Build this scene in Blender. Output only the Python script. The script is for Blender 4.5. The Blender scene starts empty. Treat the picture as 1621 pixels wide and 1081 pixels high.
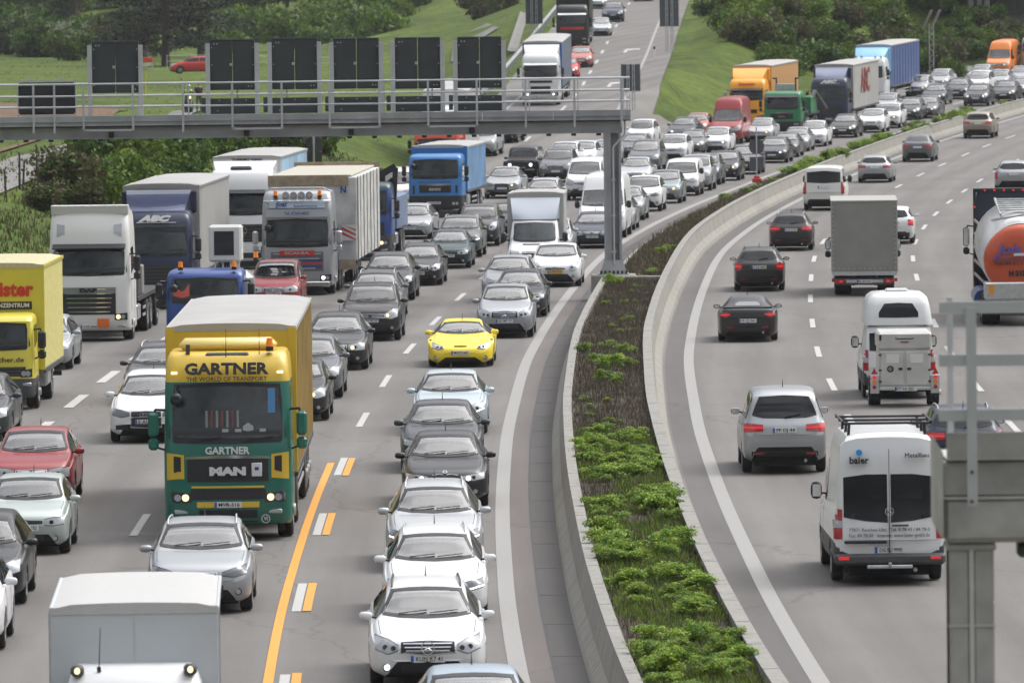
import bpy, bmesh, math, random
from mathutils import Vector, Matrix, noise
from mathutils.bvhtree import BVHTree
R = math.radians
rnd = random.Random(7)
sc = bpy.context.scene
col = sc.collection

# ------------------------------------------------------------------ camera
CAM_H = 10.75                 # the photographer stands on an overpass
FPX = 12000.0                 # focal length in photo pixels (a long telephoto)
PITCH = math.atan(573.5 / FPX)
ROLL = 0.012
cam = bpy.data.cameras.new('camera')
cam_o = bpy.data.objects.new('camera', cam)
col.objects.link(cam_o)
cam.sensor_width = 36.0
cam.lens = 36.0 * FPX / 1621.0
cam.clip_start = 1.0
cam.clip_end = 6000.0
cam_o.matrix_world = (Matrix.Translation((0, 0, CAM_H)) @ Matrix.Rotation(R(90) - PITCH, 4, 'X')
                      @ Matrix.Rotation(-ROLL, 4, 'Z'))
cam.dof.use_dof = True
cam.dof.focus_distance = 165.0
cam.dof.aperture_fstop = 6.0
sc.camera = cam_o
sc.render.resolution_x = 1024
sc.render.resolution_y = 682

# ------------------------------------------------------------------ sky and sun (overcast)
SUN_EL, SUN_AZ = R(55), R(62)
w = bpy.data.worlds.new('World'); sc.world = w
w.use_nodes = True
nt = w.node_tree
bg = nt.nodes['Background']
sky = nt.nodes.new('ShaderNodeTexSky'); sky.sky_type = 'NISHITA'; sky.sun_disc = False
sky.sun_elevation = SUN_EL; sky.sun_rotation = SUN_AZ
sky.dust_density = 4.0; sky.air_density = 1.0
hs = nt.nodes.new('ShaderNodeHueSaturation'); hs.inputs['Saturation'].default_value = 0.22
tc = nt.nodes.new('ShaderNodeTexCoord')
mp = nt.nodes.new('ShaderNodeMapping'); mp.inputs['Scale'].default_value = (1, 1, 2.2)
nz = nt.nodes.new('ShaderNodeTexNoise'); nz.inputs['Scale'].default_value = 2.6; nz.inputs['Detail'].default_value = 6
rp = nt.nodes.new('ShaderNodeValToRGB')
rp.color_ramp.elements[0].position = 0.33; rp.color_ramp.elements[0].color = (0.42, 0.44, 0.48, 1)
rp.color_ramp.elements[1].position = 0.66; rp.color_ramp.elements[1].color = (2.0, 1.96, 1.9, 1)
mx = nt.nodes.new('ShaderNodeMixRGB'); mx.blend_type = 'MULTIPLY'; mx.inputs[0].default_value = 1.0
nt.links.new(sky.outputs[0], hs.inputs['Color'])
nt.links.new(tc.outputs['Generated'], mp.inputs[0]); nt.links.new(mp.outputs[0], nz.inputs['Vector'])
nt.links.new(nz.outputs['Fac'], rp.inputs[0])
nt.links.new(hs.outputs[0], mx.inputs[1]); nt.links.new(rp.outputs[0], mx.inputs[2])
# overcast sky: about a third as bright at the horizon as overhead
sp = nt.nodes.new('ShaderNodeSeparateXYZ'); nt.links.new(tc.outputs['Generated'], sp.inputs[0])
gr = nt.nodes.new('ShaderNodeMapRange'); gr.inputs[1].default_value = 0.0; gr.inputs[2].default_value = 0.8; gr.inputs[3].default_value = 0.17; gr.inputs[4].default_value = 4.6
nt.links.new(sp.outputs['Z'], gr.inputs[0])
vs_ = nt.nodes.new('ShaderNodeVectorMath'); vs_.operation = 'SCALE'
nt.links.new(mx.outputs[0], vs_.inputs[0]); nt.links.new(gr.outputs[0], vs_.inputs['Scale'])
nt.links.new(vs_.outputs[0], bg.inputs[0])
bg.inputs[1].default_value = 0.15
sun = bpy.data.lights.new('sun', 'SUN'); sun.energy = 0.5; sun.angle = R(25); sun.color = (1, 0.965, 0.92)
sun_o = bpy.data.objects.new('sun', sun); col.objects.link(sun_o)
# direction towards the sun (azimuth measured like the sky texture's, from +Y clockwise)
sd = Vector((math.sin(SUN_AZ) * math.cos(SUN_EL), math.cos(SUN_AZ) * math.cos(SUN_EL), math.sin(SUN_EL)))
sun_o.rotation_euler = sd.to_track_quat('Z', 'Y').to_euler()
sc.view_settings.view_transform = 'Standard'
sc.view_settings.look = 'None'
sc.view_settings.exposure = -1.1
sc.view_settings.gamma = 1.0

# ------------------------------------------------------------------ road geometry (metres)
def pchip(pts):
    xs = [p[0] for p in pts]; ys = [p[1] for p in pts]; n = len(xs)
    d = [(ys[i+1]-ys[i])/(xs[i+1]-xs[i]) for i in range(n-1)]
    m = [d[0]]
    for i in range(1, n-1):
        if d[i-1]*d[i] <= 0: m.append(0.0)
        else:
            h0 = xs[i]-xs[i-1]; h1 = xs[i+1]-xs[i]
            w1 = 2*h1+h0; w2 = h1+2*h0
            m.append((w1+w2)/(w1/d[i-1]+w2/d[i]))
    m.append(d[-1])
    def f(x):
        if x <= xs[0]: return ys[0]+m[0]*(x-xs[0])
        if x >= xs[-1]: return ys[-1]+m[-1]*(x-xs[-1])
        lo, hi = 0, n-1
        while hi-lo > 1:
            k = (lo+hi)//2
            if xs[k] <= x: lo = k
            else: hi = k
        h = xs[hi]-xs[lo]; t = (x-xs[lo])/h
        return ((1+2*t)*(1-t)**2*ys[lo] + t*(1-t)**2*h*m[lo] + t*t*(3-2*t)*ys[hi] + t*t*(t-1)*h*m[hi])
    return f
# inner edge line of the left carriageway: everything lateral is measured from it
XA = pchip([(-60, 12.4), (0, 5.9), (60, 1.9), (90, 0.75), (116, 0.06), (135, -0.17), (155, -0.24), (175, -0.17), (195, 0.08), (212, 0.38),
            (226, 0.78), (240, 1.25), (262, 2.10), (294, 3.60), (323, 5.65), (349, 7.90), (367, 9.65),
            (406, 13.8), (440, 18.1), (462, 21.2), (498, 27.2), (511, 29.6), (550, 37.5), (600, 48.8), (700, 74.5), (900, 136), (1200, 245)])
XRc = pchip([(340, -3.6), (400, -1.4), (447, 1.02), (486, 3.5), (508, 4.62), (537, 5.7), (572, 7.0), (610, 8.29), (667, 10.3), (690, 11.14), (900, 19.5), (1200, 32)])
def zmain(Y):
    if Y < 380: return 0.0
    if Y < 650: return 5.8e-5*(Y-380)**2
    return 5.8e-5*270**2 + .0313*(Y-650)
def zramp(Y):
    if Y < 375: return 0.0
    if Y < 435: return .00025*(Y-375)**2
    return .9+.03*(Y-435)
LM = -17.6                    # left edge of the paving, from XA
def sstep(t):
    t = max(0.0, min(1.0, t)); return t*t*(3-2*t)
def roadz(X, Y):
    if Y < 375: return 0.0
    m = XA(Y)+LM; r = XRc(Y)+5.3
    a, b = min(m, r), max(m, r)
    if b-a < 3: a -= 1.5; b += 1.5
    t = sstep((X-a)/(b-a))
    return zramp(Y)*(1-t)+zmain(Y)*t
def groundz(X, Y):
    s = X-XA(Y)
    if Y < 60: Y0 = 60
    z = roadz(X, Y)
    xl = XA(Y)+LM if Y < 405 else min(XA(Y)+LM, XRc(Y)-5.3)
    nb = 0.35*noise.noise(Vector((X*.08, Y*.05, 0)))
    if X < xl:                                        # verge, bank and the meadow on the left
        d = xl-X
        P = 3.0 + 0.0016*max(0, d-25)*8
        P += 0.9*nb
        if Y > 860: P += min(.11*(Y-860), 34)
        if Y > 1100: P += 3*noise.noise(Vector((X*.01, Y*.01, 3)))
        ze = roadz(xl, Y)
        dd = max(0, d-.6)
        rise = .42*dd; 
        z = min(ze+rise, P) if P > ze else max(ze-rise, P)
        return z
    m = XA(Y)+LM; r = XRc(Y)+5.3
    if Y > 470 and r+.4 < X < m-.3:                   # the wedge between ramp and motorway
        dm = m-X; dr = X-r
        z1 = zmain(Y)+.48*max(0, dm-.8); z2 = zramp(Y)+.55*max(0, dr-2.0)
        k = 1.2
        h = max(0, k-abs(z1-z2))/k
        zz = min(z1, z2)-h*h*k*.25
        return min(zz + (nb*min(1, dm*.2, dr*.2)), 24)
    if s > 17.5:
        d = s-17.5
        return z + min(.3*max(0, d-1), 4)
    return z
def tangent(Y, ramp=False):
    f = XRc if ramp else XA
    return (f(Y+2)-f(Y-2))/4.0

def ray(u, v):
    a = (u-810.5)/FPX; b = (540.5-v)/FPX
    a, b = a+ROLL*b, b-ROLL*a
    return a, math.cos(PITCH)+b*math.sin(PITCH), -math.sin(PITCH)+b*math.cos(PITCH)
def ground_point(u, v, h=0.0, zf=None):
    """where a line of sight meets the ground (or a plane h above it)"""
    x, y, z = ray(u, v); x /= y; z /= y
    f = zf or roadz
    lo = 60.0; hi = lo
    while CAM_H+z*hi-f(x*hi, hi)-h > 0 and hi < 2500: lo = hi; hi += 4
    for _ in range(30):
        m = (lo+hi)/2
        if CAM_H+z*m-f(x*m, m)-h > 0: lo = m
        else: hi = m
    return x*lo, lo
def at_depth(u, v, Y):
    x, y, z = ray(u, v)
    return x/y*Y, CAM_H+z/y*Y
# ------------------------------------------------------------------ materials
_m = {}
def mat(name, c, rough=.5, metal=0.0, coat=0.0, spec=None, emit=None, estr=0.0, bump=0.0, nscale=8.0, var=0.0, alpha=None):
    if name in _m: return _m[name]
    m = bpy.data.materials.new(name); m.use_nodes = True
    n = m.node_tree; p = n.nodes['Principled BSDF']
    p.inputs['Base Color'].default_value = (c[0], c[1], c[2], 1)
    p.inputs['Roughness'].default_value = rough
    p.inputs['Metallic'].default_value = metal
    if coat: p.inputs['Coat Weight'].default_value = coat; p.inputs['Coat Roughness'].default_value = .06
    if spec is not None: p.inputs['Specular IOR Level'].default_value = spec
    if emit: p.inputs['Emission Color'].default_value = (*emit, 1); p.inputs['Emission Strength'].default_value = estr
    if var or bump:
        tc = n.nodes.new('ShaderNodeTexCoord'); nz = n.nodes.new('ShaderNodeTexNoise')
        nz.inputs['Scale'].default_value = nscale; nz.inputs['Detail'].default_value = 5
        n.links.new(tc.outputs['Object'], nz.inputs['Vector'])
        if var:
            mr = n.nodes.new('ShaderNodeMapRange'); mr.inputs[1].default_value = .3; mr.inputs[2].default_value = .7
            mr.inputs[3].default_value = 1-var; mr.inputs[4].default_value = 1+var
            n.links.new(nz.outputs['Fac'], mr.inputs[0])
            mm = n.nodes.new('ShaderNodeVectorMath'); mm.operation = 'SCALE'
            mm.inputs[0].default_value = c[:3]
            n.links.new(mr.outputs[0], mm.inputs['Scale'])
            n.links.new(mm.outputs[0], p.inputs['Base Color'])
        if bump:
            b = n.nodes.new('ShaderNodeBump'); b.inputs['Strength'].default_value = bump; b.inputs['Distance'].default_value = .05
            n.links.new(nz.outputs['Fac'], b.inputs['Height']); n.links.new(b.outputs[0], p.inputs['Normal'])
    _m[name] = m
    return m
def paint(name, c, metallic=0.0, rough=.35):
    """car paint: clear coat over a base with a thin uneven film of road dust"""
    k = 'paint_'+name
    if k in _m: return _m[k]
    m = mat(k, c, rough, metallic, coat=.32)
    n = m.node_tree; p = n.nodes['Principled BSDF']
    tc = n.nodes.new('ShaderNodeTexCoord')
    sx = n.nodes.new('ShaderNodeSeparateXYZ'); n.links.new(tc.outputs['Object'], sx.inputs[0])
    nz = n.nodes.new('ShaderNodeTexNoise'); nz.inputs['Scale'].default_value = 3.5; nz.inputs['Detail'].default_value = 6
    n.links.new(tc.outputs['Object'], nz.inputs['Vector'])
    mr = n.nodes.new('ShaderNodeMapRange'); mr.inputs[1].default_value = .95; mr.inputs[2].default_value = .15
    mr.inputs[3].default_value = 0.0; mr.inputs[4].default_value = .22
    n.links.new(sx.outputs['Z'], mr.inputs[0])
    mu = n.nodes.new('ShaderNodeMath'); mu.operation = 'MULTIPLY'; n.links.new(mr.outputs[0], mu.inputs[0]); n.links.new(nz.outputs['Fac'], mu.inputs[1])
    ad = n.nodes.new('ShaderNodeMath'); ad.operation = 'ADD'; ad.inputs[1].default_value = .008
    n.links.new(mu.outputs[0], ad.inputs[0])
    mx = n.nodes.new('ShaderNodeMixRGB'); mx.inputs[1].default_value = (*c, 1); mx.inputs[2].default_value = (.16, .145, .125, 1)
    n.links.new(ad.outputs[0], mx.inputs[0]); ge = n.nodes.new('ShaderNodeNewGeometry'); m5 = n.nodes.new('ShaderNodeMixRGB'); m5.inputs[2].default_value = (.03, .03, .032, 1)
    n.links.new(ge.outputs['Backfacing'], m5.inputs[0]); n.links.new(mx.outputs[0], m5.inputs[1]); n.links.new(m5.outputs[0], p.inputs['Base Color'])
    mr2 = n.nodes.new('ShaderNodeMapRange'); mr2.inputs[3].default_value = rough*.8; mr2.inputs[4].default_value = rough*1.4
    n.links.new(nz.outputs['Fac'], mr2.inputs[0]); n.links.new(mr2.outputs[0], p.inputs['Roughness'])
    return m
PAINT = {
 'white': ((.66, .67, .68), 0), 'offwhite': ((.68, .68, .65), 0), 'silver': ((.36, .375, .39), .5), 'lightsilver': ((.47, .485, .50), .5),
 'grey': ((.12, .128, .136), .35), 'darkgrey': ((.034, .037, .043), .1), 'black': ((.012, .012, .014), .1), 'brownblack': ((.015, .012, .012), .1),
 'darkblue': ((.012, .018, .042), .2), 'navy': ((.007, .016, .052), .05), 'blue': ((.012, .05, .22), .1), 'brightblue': ((.025, .17, .44), 0),
 'lightblue': ((.46, .53, .57), .4), 'skyblue': ((.36, .43, .50), .4), 'red': ((.27, .02, .024), .15), 'brightred': ((.55, .03, .02), 0), 'salmon': ((.45, .13, .10), .1),
 'yellow': ((.86, .66, .02), 0), 'truckyellow': ((.62, .42, .03), 0), 'lemon': ((.60, .52, .05), 0), 'amber': ((.80, .34, .01), 0), 'green': ((.004, .12, .088), 0),
 'leafgreen': ((.01, .17, .06), 0), 'orange': ((.78, .22, .03), 0), 'beige': ((.30, .26, .21), .5), 'darkgreen': ((.015, .045, .05), .4),
 'greygreen': ((.25, .29, .29), .5), 'chalk': ((.55, .56, .53), 0), 'vermilion': ((.70, .09, .03), 0), 'palegold': ((.45, .42, .33), .4), 'icegreen': ((.42, .47, .45), .45)}
def P(n):
    c, mt = PAINT[n]; return paint(n, c, mt)
def glass_mat():
    m = mat('window_glass', (.022, .028, .028), .02, 0, spec=.75)
    n = m.node_tree; p = n.nodes['Principled BSDF']
    p.inputs['IOR'].default_value = 1.52
    p.inputs['Specular IOR Level'].default_value = .5
    return m
G_GLASS = glass_mat()
def clear_glass():
    m = bpy.data.materials.new('clear_glass'); m.use_nodes = True; n = m.node_tree
    for x in list(n.nodes):
        if x.type != 'OUTPUT_MATERIAL': n.nodes.remove(x)
    tr = n.nodes.new('ShaderNodeBsdfTransparent'); tr.inputs[0].default_value = (.58, .65, .62, 1)
    gl = n.nodes.new('ShaderNodeBsdfGlossy'); gl.inputs['Roughness'].default_value = .02; gl.inputs[0].default_value = (1, 1, 1, 1)
    fr = n.nodes.new('ShaderNodeFresnel'); fr.inputs[0].default_value = 1.52
    mu = n.nodes.new('ShaderNodeMath'); mu.operation = 'MULTIPLY'; mu.inputs[1].default_value = 2.3; mu.use_clamp = True
    n.links.new(fr.outputs[0], mu.inputs[0])
    ms = n.nodes.new('ShaderNodeMixShader'); n.links.new(mu.outputs[0], ms.inputs[0]); n.links.new(tr.outputs[0], ms.inputs[1]); n.links.new(gl.outputs[0], ms.inputs[2])
    n.links.new(ms.outputs[0], n.nodes['Material Output'].inputs[0])
    return m
G_CLEAR = clear_glass()
G_GLASS_D = mat('dark_glass', (.008, .009, .010), .03)
M_TYRE = mat('tyre_rubber', (.018, .018, .018), .75, var=.3, nscale=9)
M_RIM = mat('alloy_rim', (.42, .43, .44), .35, .8)
M_RIMD = mat('dark_steel', (.05, .05, .055), .5, .5)
M_BLACK = mat('black_plastic', (.016, .016, .017), .5, var=.25, nscale=12)
M_GREYPL = mat('grey_plastic', (.055, .057, .06), .55, var=.2)
M_UNDER = mat('underbody', (.012, .012, .012), .9)
M_CHROME = mat('chrome', (.75, .76, .78), .12, 1.0)
M_ALU = mat('aluminium', (.55, .56, .57), .38, .8, var=.12)
M_LAMP = mat('lamp_lens', (.36, .38, .40), .12, .1, coat=.6)
M_LAMPD = mat('lamp_housing', (.06, .063, .068), .10, .4, coat=.6)
M_LAMPS = mat('smoked_lens', (.13, .14, .155), .12, .1, coat=.6)
M_LIT = mat('lit_headlight', (.9, .9, .9), .2, emit=(1, .93, .80), estr=4.0)
M_LITW = mat('lit_daylight_lamp', (.9, .9, .9), .2, emit=(.88, .94, 1), estr=5.0)
M_LITY = mat('lit_halogen', (.9, .8, .6), .2, emit=(1, .72, .35), estr=3.5)
M_AMBER = mat('amber_lens', (.75, .20, .01), .2, coat=.6)
M_AMBERL = mat('amber_beacon', (.8, .22, .01), .2, emit=(1, .25, .02), estr=.35)
M_TAIL = mat('tail_lens', (.36, .012, .02), .15, coat=.8)
M_TAILL = mat('lit_tail_lens', (.5, .01, .02), .15, emit=(1, .05, .05), estr=.9)
M_PLATE = mat('plate_white', (.62, .63, .62), .4)
M_PLATEY = mat('plate_yellow', (.72, .42, .02), .4)
M_EU = mat('plate_blue', (.02, .08, .42), .4)
M_INK = mat('black_lettering', (.015, .015, .02), .5)
M_WHITEINK = mat('white_lettering', (.78, .78, .78), .5)
M_BLUEINK = mat('blue_lettering', (.02, .05, .25), .5)
M_REDINK = mat('red_lettering', (.50, .03, .02), .5)
M_SEAT = mat('seat_cloth', (.05, .05, .055), .9)
M_DASH = mat('dashboard', (.03, .03, .032), .7)
M_STEEL = mat('galvanised_steel', (.34, .35, .365), .5, .15, var=.16, nscale=1.2, bump=.02)
M_STEELL = mat('galvanised_rail', (.46, .47, .485), .45, .2, var=.1, nscale=2)
M_SIGN = mat('sign_back_grey', (.036, .042, .046), .6, var=.12, nscale=3)
M_SIGNGREY = mat('sign_back_mid', (.075, .085, .095), .6, var=.12, nscale=3)

# ------------------------------------------------------------------ mesh helpers
class MB:
    def __init__(s): s.v = []; s.f = []; s.m = []; s.mats = []; s.uv = None
    def mi(s, m):
        if m not in s.mats: s.mats.append(m)
        return s.mats.index(m)
    def add(s, vs, fs, m):
        o = len(s.v); s.v += [tuple(v) for v in vs]; k = s.mi(m)
        for f in fs: s.f.append(tuple(i+o for i in f)); s.m.append(k)
        return s
    def box(s, x0, x1, y0, y1, z0, z1, m, b=0.0):
        if x0 > x1: x0, x1 = x1, x0
        if y0 > y1: y0, y1 = y1, y0
        if z0 > z1: z0, z1 = z1, z0
        b = min(b, (x1-x0)*.45, (y1-y0)*.45, (z1-z0)*.45)
        if b <= 0:
            vs = [(x0,y0,z0),(x1,y0,z0),(x1,y1,z0),(x0,y1,z0),(x0,y0,z1),(x1,y0,z1),(x1,y1,z1),(x0,y1,z1)]
            return s.add(vs, [(0,3,2,1),(4,5,6,7),(0,1,5,4),(1,2,6,5),(2,3,7,6),(3,0,4,7)], m)
        X = (x0, x1); Y = (y0, y1); Z = (z0, z1); vs = []; idx = {}
        for i in (0, 1):
            for j in (0, 1):
                for k in (0, 1):
                    sx = b if i == 0 else -b; sy = b if j == 0 else -b; sz = b if k == 0 else -b
                    for a in range(3):
                        idx[(i,j,k,a)] = len(vs)
                        vs.append((X[i]+(0 if a == 0 else sx), Y[j]+(0 if a == 1 else sy), Z[k]+(0 if a == 2 else sz)))
        fs = []
        for i in (0, 1):
            fs.append([idx[(i,0,0,0)], idx[(i,1,0,0)], idx[(i,1,1,0)], idx[(i,0,1,0)]][::(1 if i else -1)])
            fs.append([idx[(0,i,0,1)], idx[(0,i,1,1)], idx[(1,i,1,1)], idx[(1,i,0,1)]][::(1 if i else -1)])
            fs.append([idx[(0,0,i,2)], idx[(1,0,i,2)], idx[(1,1,i,2)], idx[(0,1,i,2)]][::(1 if i else -1)])
        for a in (0, 1):
            for c in (0, 1):
                fs.append([idx[(0,a,c,1)], idx[(1,a,c,1)], idx[(1,a,c,2)], idx[(0,a,c,2)]])
                fs.append([idx[(a,0,c,0)], idx[(a,1,c,0)], idx[(a,1,c,2)], idx[(a,0,c,2)]])
                fs.append([idx[(a,c,0,0)], idx[(a,c,1,0)], idx[(a,c,1,1)], idx[(a,c,0,1)]])
        for i in (0, 1):
            for j in (0, 1):
                for k in (0, 1): fs.append([idx[(i,j,k,0)], idx[(i,j,k,1)], idx[(i,j,k,2)]])
        return s.add(vs, fs, m)
    def cyl(s, p0, p1, r0, m, r1=None, n=12, caps=True):
        if r1 is None: r1 = r0
        p0 = Vector(p0); p1 = Vector(p1); d = (p1-p0).normalized()
        a = d.orthogonal().normalized(); b = d.cross(a)
        vs = []
        for p, r in ((p0, r0), (p1, r1)):
            for i in range(n):
                t = 2*math.pi*i/n; vs.append(p+a*(r*math.cos(t))+b*(r*math.sin(t)))
        fs = [(i, (i+1) % n, n+(i+1) % n, n+i) for i in range(n)]
        if caps: fs += [tuple(range(n))[::-1], tuple(range(n, 2*n))]
        return s.add(vs, fs, m)
    def tube(s, pts, r, m, n=6):
        for a, b in zip(pts[:-1], pts[1:]): s.cyl(a, b, r, m, n=n)
        return s
    def beam(s, p0, p1, wx, wz, m):
        """rectangular bar between two points"""
        p0 = Vector(p0); p1 = Vector(p1); d = (p1-p0).normalized()
        up = Vector((0, 0, 1)) if abs(d.z) < .95 else Vector((0, 1, 0))
        a = d.cross(up).normalized(); b = a.cross(d).normalized()
        vs = []
        for p in (p0, p1):
            for i, j in ((-1, -1), (1, -1), (1, 1), (-1, 1)): vs.append(p+a*(wx/2*i)+b*(wz/2*j))
        return s.add(vs, [(0,1,2,3)[::-1], (4,5,6,7), (0,1,5,4), (1,2,6,5), (2,3,7,6), (3,0,4,7)], m)
    def ring(s, c, ax, R0, R1, w, m, n=24):
        """flat annulus with thickness w along axis ax"""
        c = Vector(c); ax = Vector(ax).normalized(); a = ax.orthogonal().normalized(); b = ax.cross(a); vs = []
        for k in range(n):
            t = 2*math.pi*k/n; d = a*math.cos(t)+b*math.sin(t)
            vs += [c+d*R0-ax*w/2, c+d*R1-ax*w/2, c+d*R1+ax*w/2, c+d*R0+ax*w/2]
        fs = []
        for k in range(n):
            o = 4*k; q = 4*((k+1) % n)
            for i in range(4): fs.append((o+i, o+(i+1) % 4, q+(i+1) % 4, q+i))
        return s.add(vs, fs, m)
    def disc(s, c, ax, r, w, m, n=20):
        c = Vector(c); ax = Vector(ax).normalized()
        return s.cyl(c-ax*w/2, c+ax*w/2, r, m, n=n)
    def prism(s, poly, axis, a0, a1, m):
        """extrude a 2-D outline along an axis: x -> (y,z), y -> (x,z), z -> (x,y)"""
        n = len(poly); vs = []
        for a in (a0, a1):
            for (p, q) in poly:
                vs.append((a, p, q) if axis == 'x' else (p, a, q) if axis == 'y' else (p, q, a))
        fs = [(i, (i+1) % n, n+(i+1) % n, n+i) for i in range(n)]+[tuple(range(n))[::-1], tuple(range(n, 2*n))]
        return s.add(vs, fs, m)
    def grid(s, rows, m, closed=False):
        o = len(s.v); nr = len(rows); nc = len(rows[0]); k = s.mi(m)
        for r in rows: s.v += [tuple(p) for p in r]
        for i in range(nr-1):
            for j in range(nc-(0 if closed else 1)):
                jj = (j+1) % nc
                s.f.append((o+i*nc+j, o+i*nc+jj, o+(i+1)*nc+jj, o+(i+1)*nc+j)); s.m.append(k)
        return s
    def mesh(s, name, smooth=None, fix=True):
        me = bpy.data.meshes.new(name); me.from_pydata(s.v, [], s.f)
        for m in s.mats: me.materials.append(m)
        me.polygons.foreach_set('material_index', s.m)
        if fix:
            bm = bmesh.new(); bm.from_mesh(me); bmesh.ops.recalc_face_normals(bm, faces=bm.faces); bm.to_mesh(me); bm.free()
        if smooth is not None:
            me.polygons.foreach_set('use_smooth', [True]*len(me.polygons))
            me.set_sharp_from_angle(angle=R(smooth))
        me.update()
        return me
def link(name, me, parent=None, loc=None, rz=None):
    o = bpy.data.objects.new(name, me); col.objects.link(o)
    if parent is not None: o.parent = parent
    if loc is not None: o.location = loc
    if rz is not None: o.rotation_euler = (0, 0, rz)
    return o
def tag(o, label=None, cat=None, group=None, kind=None):
    if label: o['label'] = label
    if cat: o['category'] = cat
    if group: o['group'] = group
    if kind: o['kind'] = kind
    return o
def empty(name, loc, rz=0.0, rx=0.0):
    o = bpy.data.objects.new(name, None); col.objects.link(o); o.location = loc
    o.rotation_euler = (rx, 0, rz); o.empty_display_size = .3
    return o
_fonts = {}
def text_mesh(body, size, m, depth=.004, width=None, bold=0.0, shear=0.0, space=1.0):
    """letters as flat solid shapes in the x-z plane, facing -y, centred"""
    key = (body, size, m.name, width, bold, shear, space)
    if key in _fonts: return _fonts[key]
    cu = bpy.data.curves.new('letters', 'FONT'); cu.body = body; cu.size = size; cu.align_x = 'CENTER'; cu.align_y = 'CENTER'
    cu.extrude = depth; cu.offset = bold; cu.resolution_u = 2; cu.shear = shear; cu.space_character = space
    o = bpy.data.objects.new('letters', cu); col.objects.link(o)
    dg = bpy.context.evaluated_depsgraph_get(); dg.update()
    me = bpy.data.meshes.new_from_object(o.evaluated_get(dg))
    bpy.data.objects.remove(o)
    xs = [v.co.x for v in me.vertices]
    k = 1.0
    if width and xs: k = width/(max(xs)-min(xs))
    cx = (max(xs)+min(xs))/2 if xs else 0
    for v in me.vertices: v.co = Vector(((v.co.x-cx)*k, -v.co.z, v.co.y))
    me.materials.clear(); me.materials.append(m)
    _fonts[key] = me
    return me
# ------------------------------------------------------------------ ground, roads, markings
def ground_mat(name, cols, scale=.15, rough=.95, bump=.5, fine=3.0):
    m = bpy.data.materials.new(name); m.use_nodes = True; n = m.node_tree; p = n.nodes['Principled BSDF']
    p.inputs['Roughness'].default_value = rough; p.inputs['Specular IOR Level'].default_value = .2
    tc = n.nodes.new('ShaderNodeTexCoord')
    a = n.nodes.new('ShaderNodeTexNoise'); a.inputs['Scale'].default_value = scale; a.inputs['Detail'].default_value = 9; a.inputs['Roughness'].default_value = .68
    n.links.new(tc.outputs['Object'], a.inputs['Vector'])
    r = n.nodes.new('ShaderNodeValToRGB'); e = r.color_ramp.elements
    for i, (pos, c) in enumerate(cols):
        if i < 2: e[i].position = pos; e[i].color = (*c, 1)
        else: q = e.new(pos); q.color = (*c, 1)
    n.links.new(a.outputs['Fac'], r.inputs[0])
    b = n.nodes.new('ShaderNodeTexNoise'); b.inputs['Scale'].default_value = fine; b.inputs['Detail'].default_value = 8; b.inputs['Roughness'].default_value = .75
    n.links.new(tc.outputs['Object'], b.inputs['Vector'])
    mr = n.nodes.new('ShaderNodeMapRange'); mr.inputs[1].default_value = .3; mr.inputs[2].default_value = .7; mr.inputs[3].default_value = .6; mr.inputs[4].default_value = 1.45
    n.links.new(b.outputs['Fac'], mr.inputs[0])
    g = n.nodes.new('ShaderNodeTexNoise'); g.inputs['Scale'].default_value = scale*9; g.inputs['Detail'].default_value = 7; g.inputs['Roughness'].default_value = .7
    n.links.new(tc.outputs['Object'], g.inputs['Vector'])
    m3 = n.nodes.new('ShaderNodeMapRange'); m3.inputs[1].default_value = .34; m3.inputs[2].default_value = .66; m3.inputs[3].default_value = .62; m3.inputs[4].default_value = 1.32
    n.links.new(g.outputs['Fac'], m3.inputs[0])
    mq = n.nodes.new('ShaderNodeMath'); mq.operation = 'MULTIPLY'; n.links.new(mr.outputs[0], mq.inputs[0]); n.links.new(m3.outputs[0], mq.inputs[1])
    mm = n.nodes.new('ShaderNodeVectorMath'); mm.operation = 'SCALE'
    n.links.new(r.outputs[0], mm.inputs[0]); n.links.new(mq.outputs[0], mm.inputs['Scale'])
    n.links.new(mm.outputs[0], p.inputs['Base Color'])
    bp = n.nodes.new('ShaderNodeBump'); bp.inputs['Strength'].default_value = bump; bp.inputs['Distance'].default_value = .3
    n.links.new(b.outputs['Fac'], bp.inputs['Height']); n.links.new(bp.outputs[0], p.inputs['Normal'])
    return m
M_GRASS = ground_mat('meadow_grass', [(.30, (.040, .056, .012)), (.45, (.060, .092, .014)), (.60, (.088, .125, .018)), (.74, (.110, .105, .034))], .06)
M_SOIL = ground_mat('planting_soil', [(.35, (.060, .052, .042)), (.65, (.115, .100, .080))], 1.2, fine=14)
M_FIELD = ground_mat('ploughed_soil', [(.35, (.13, .082, .055)), (.65, (.19, .125, .085))], .5, fine=5)

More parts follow.
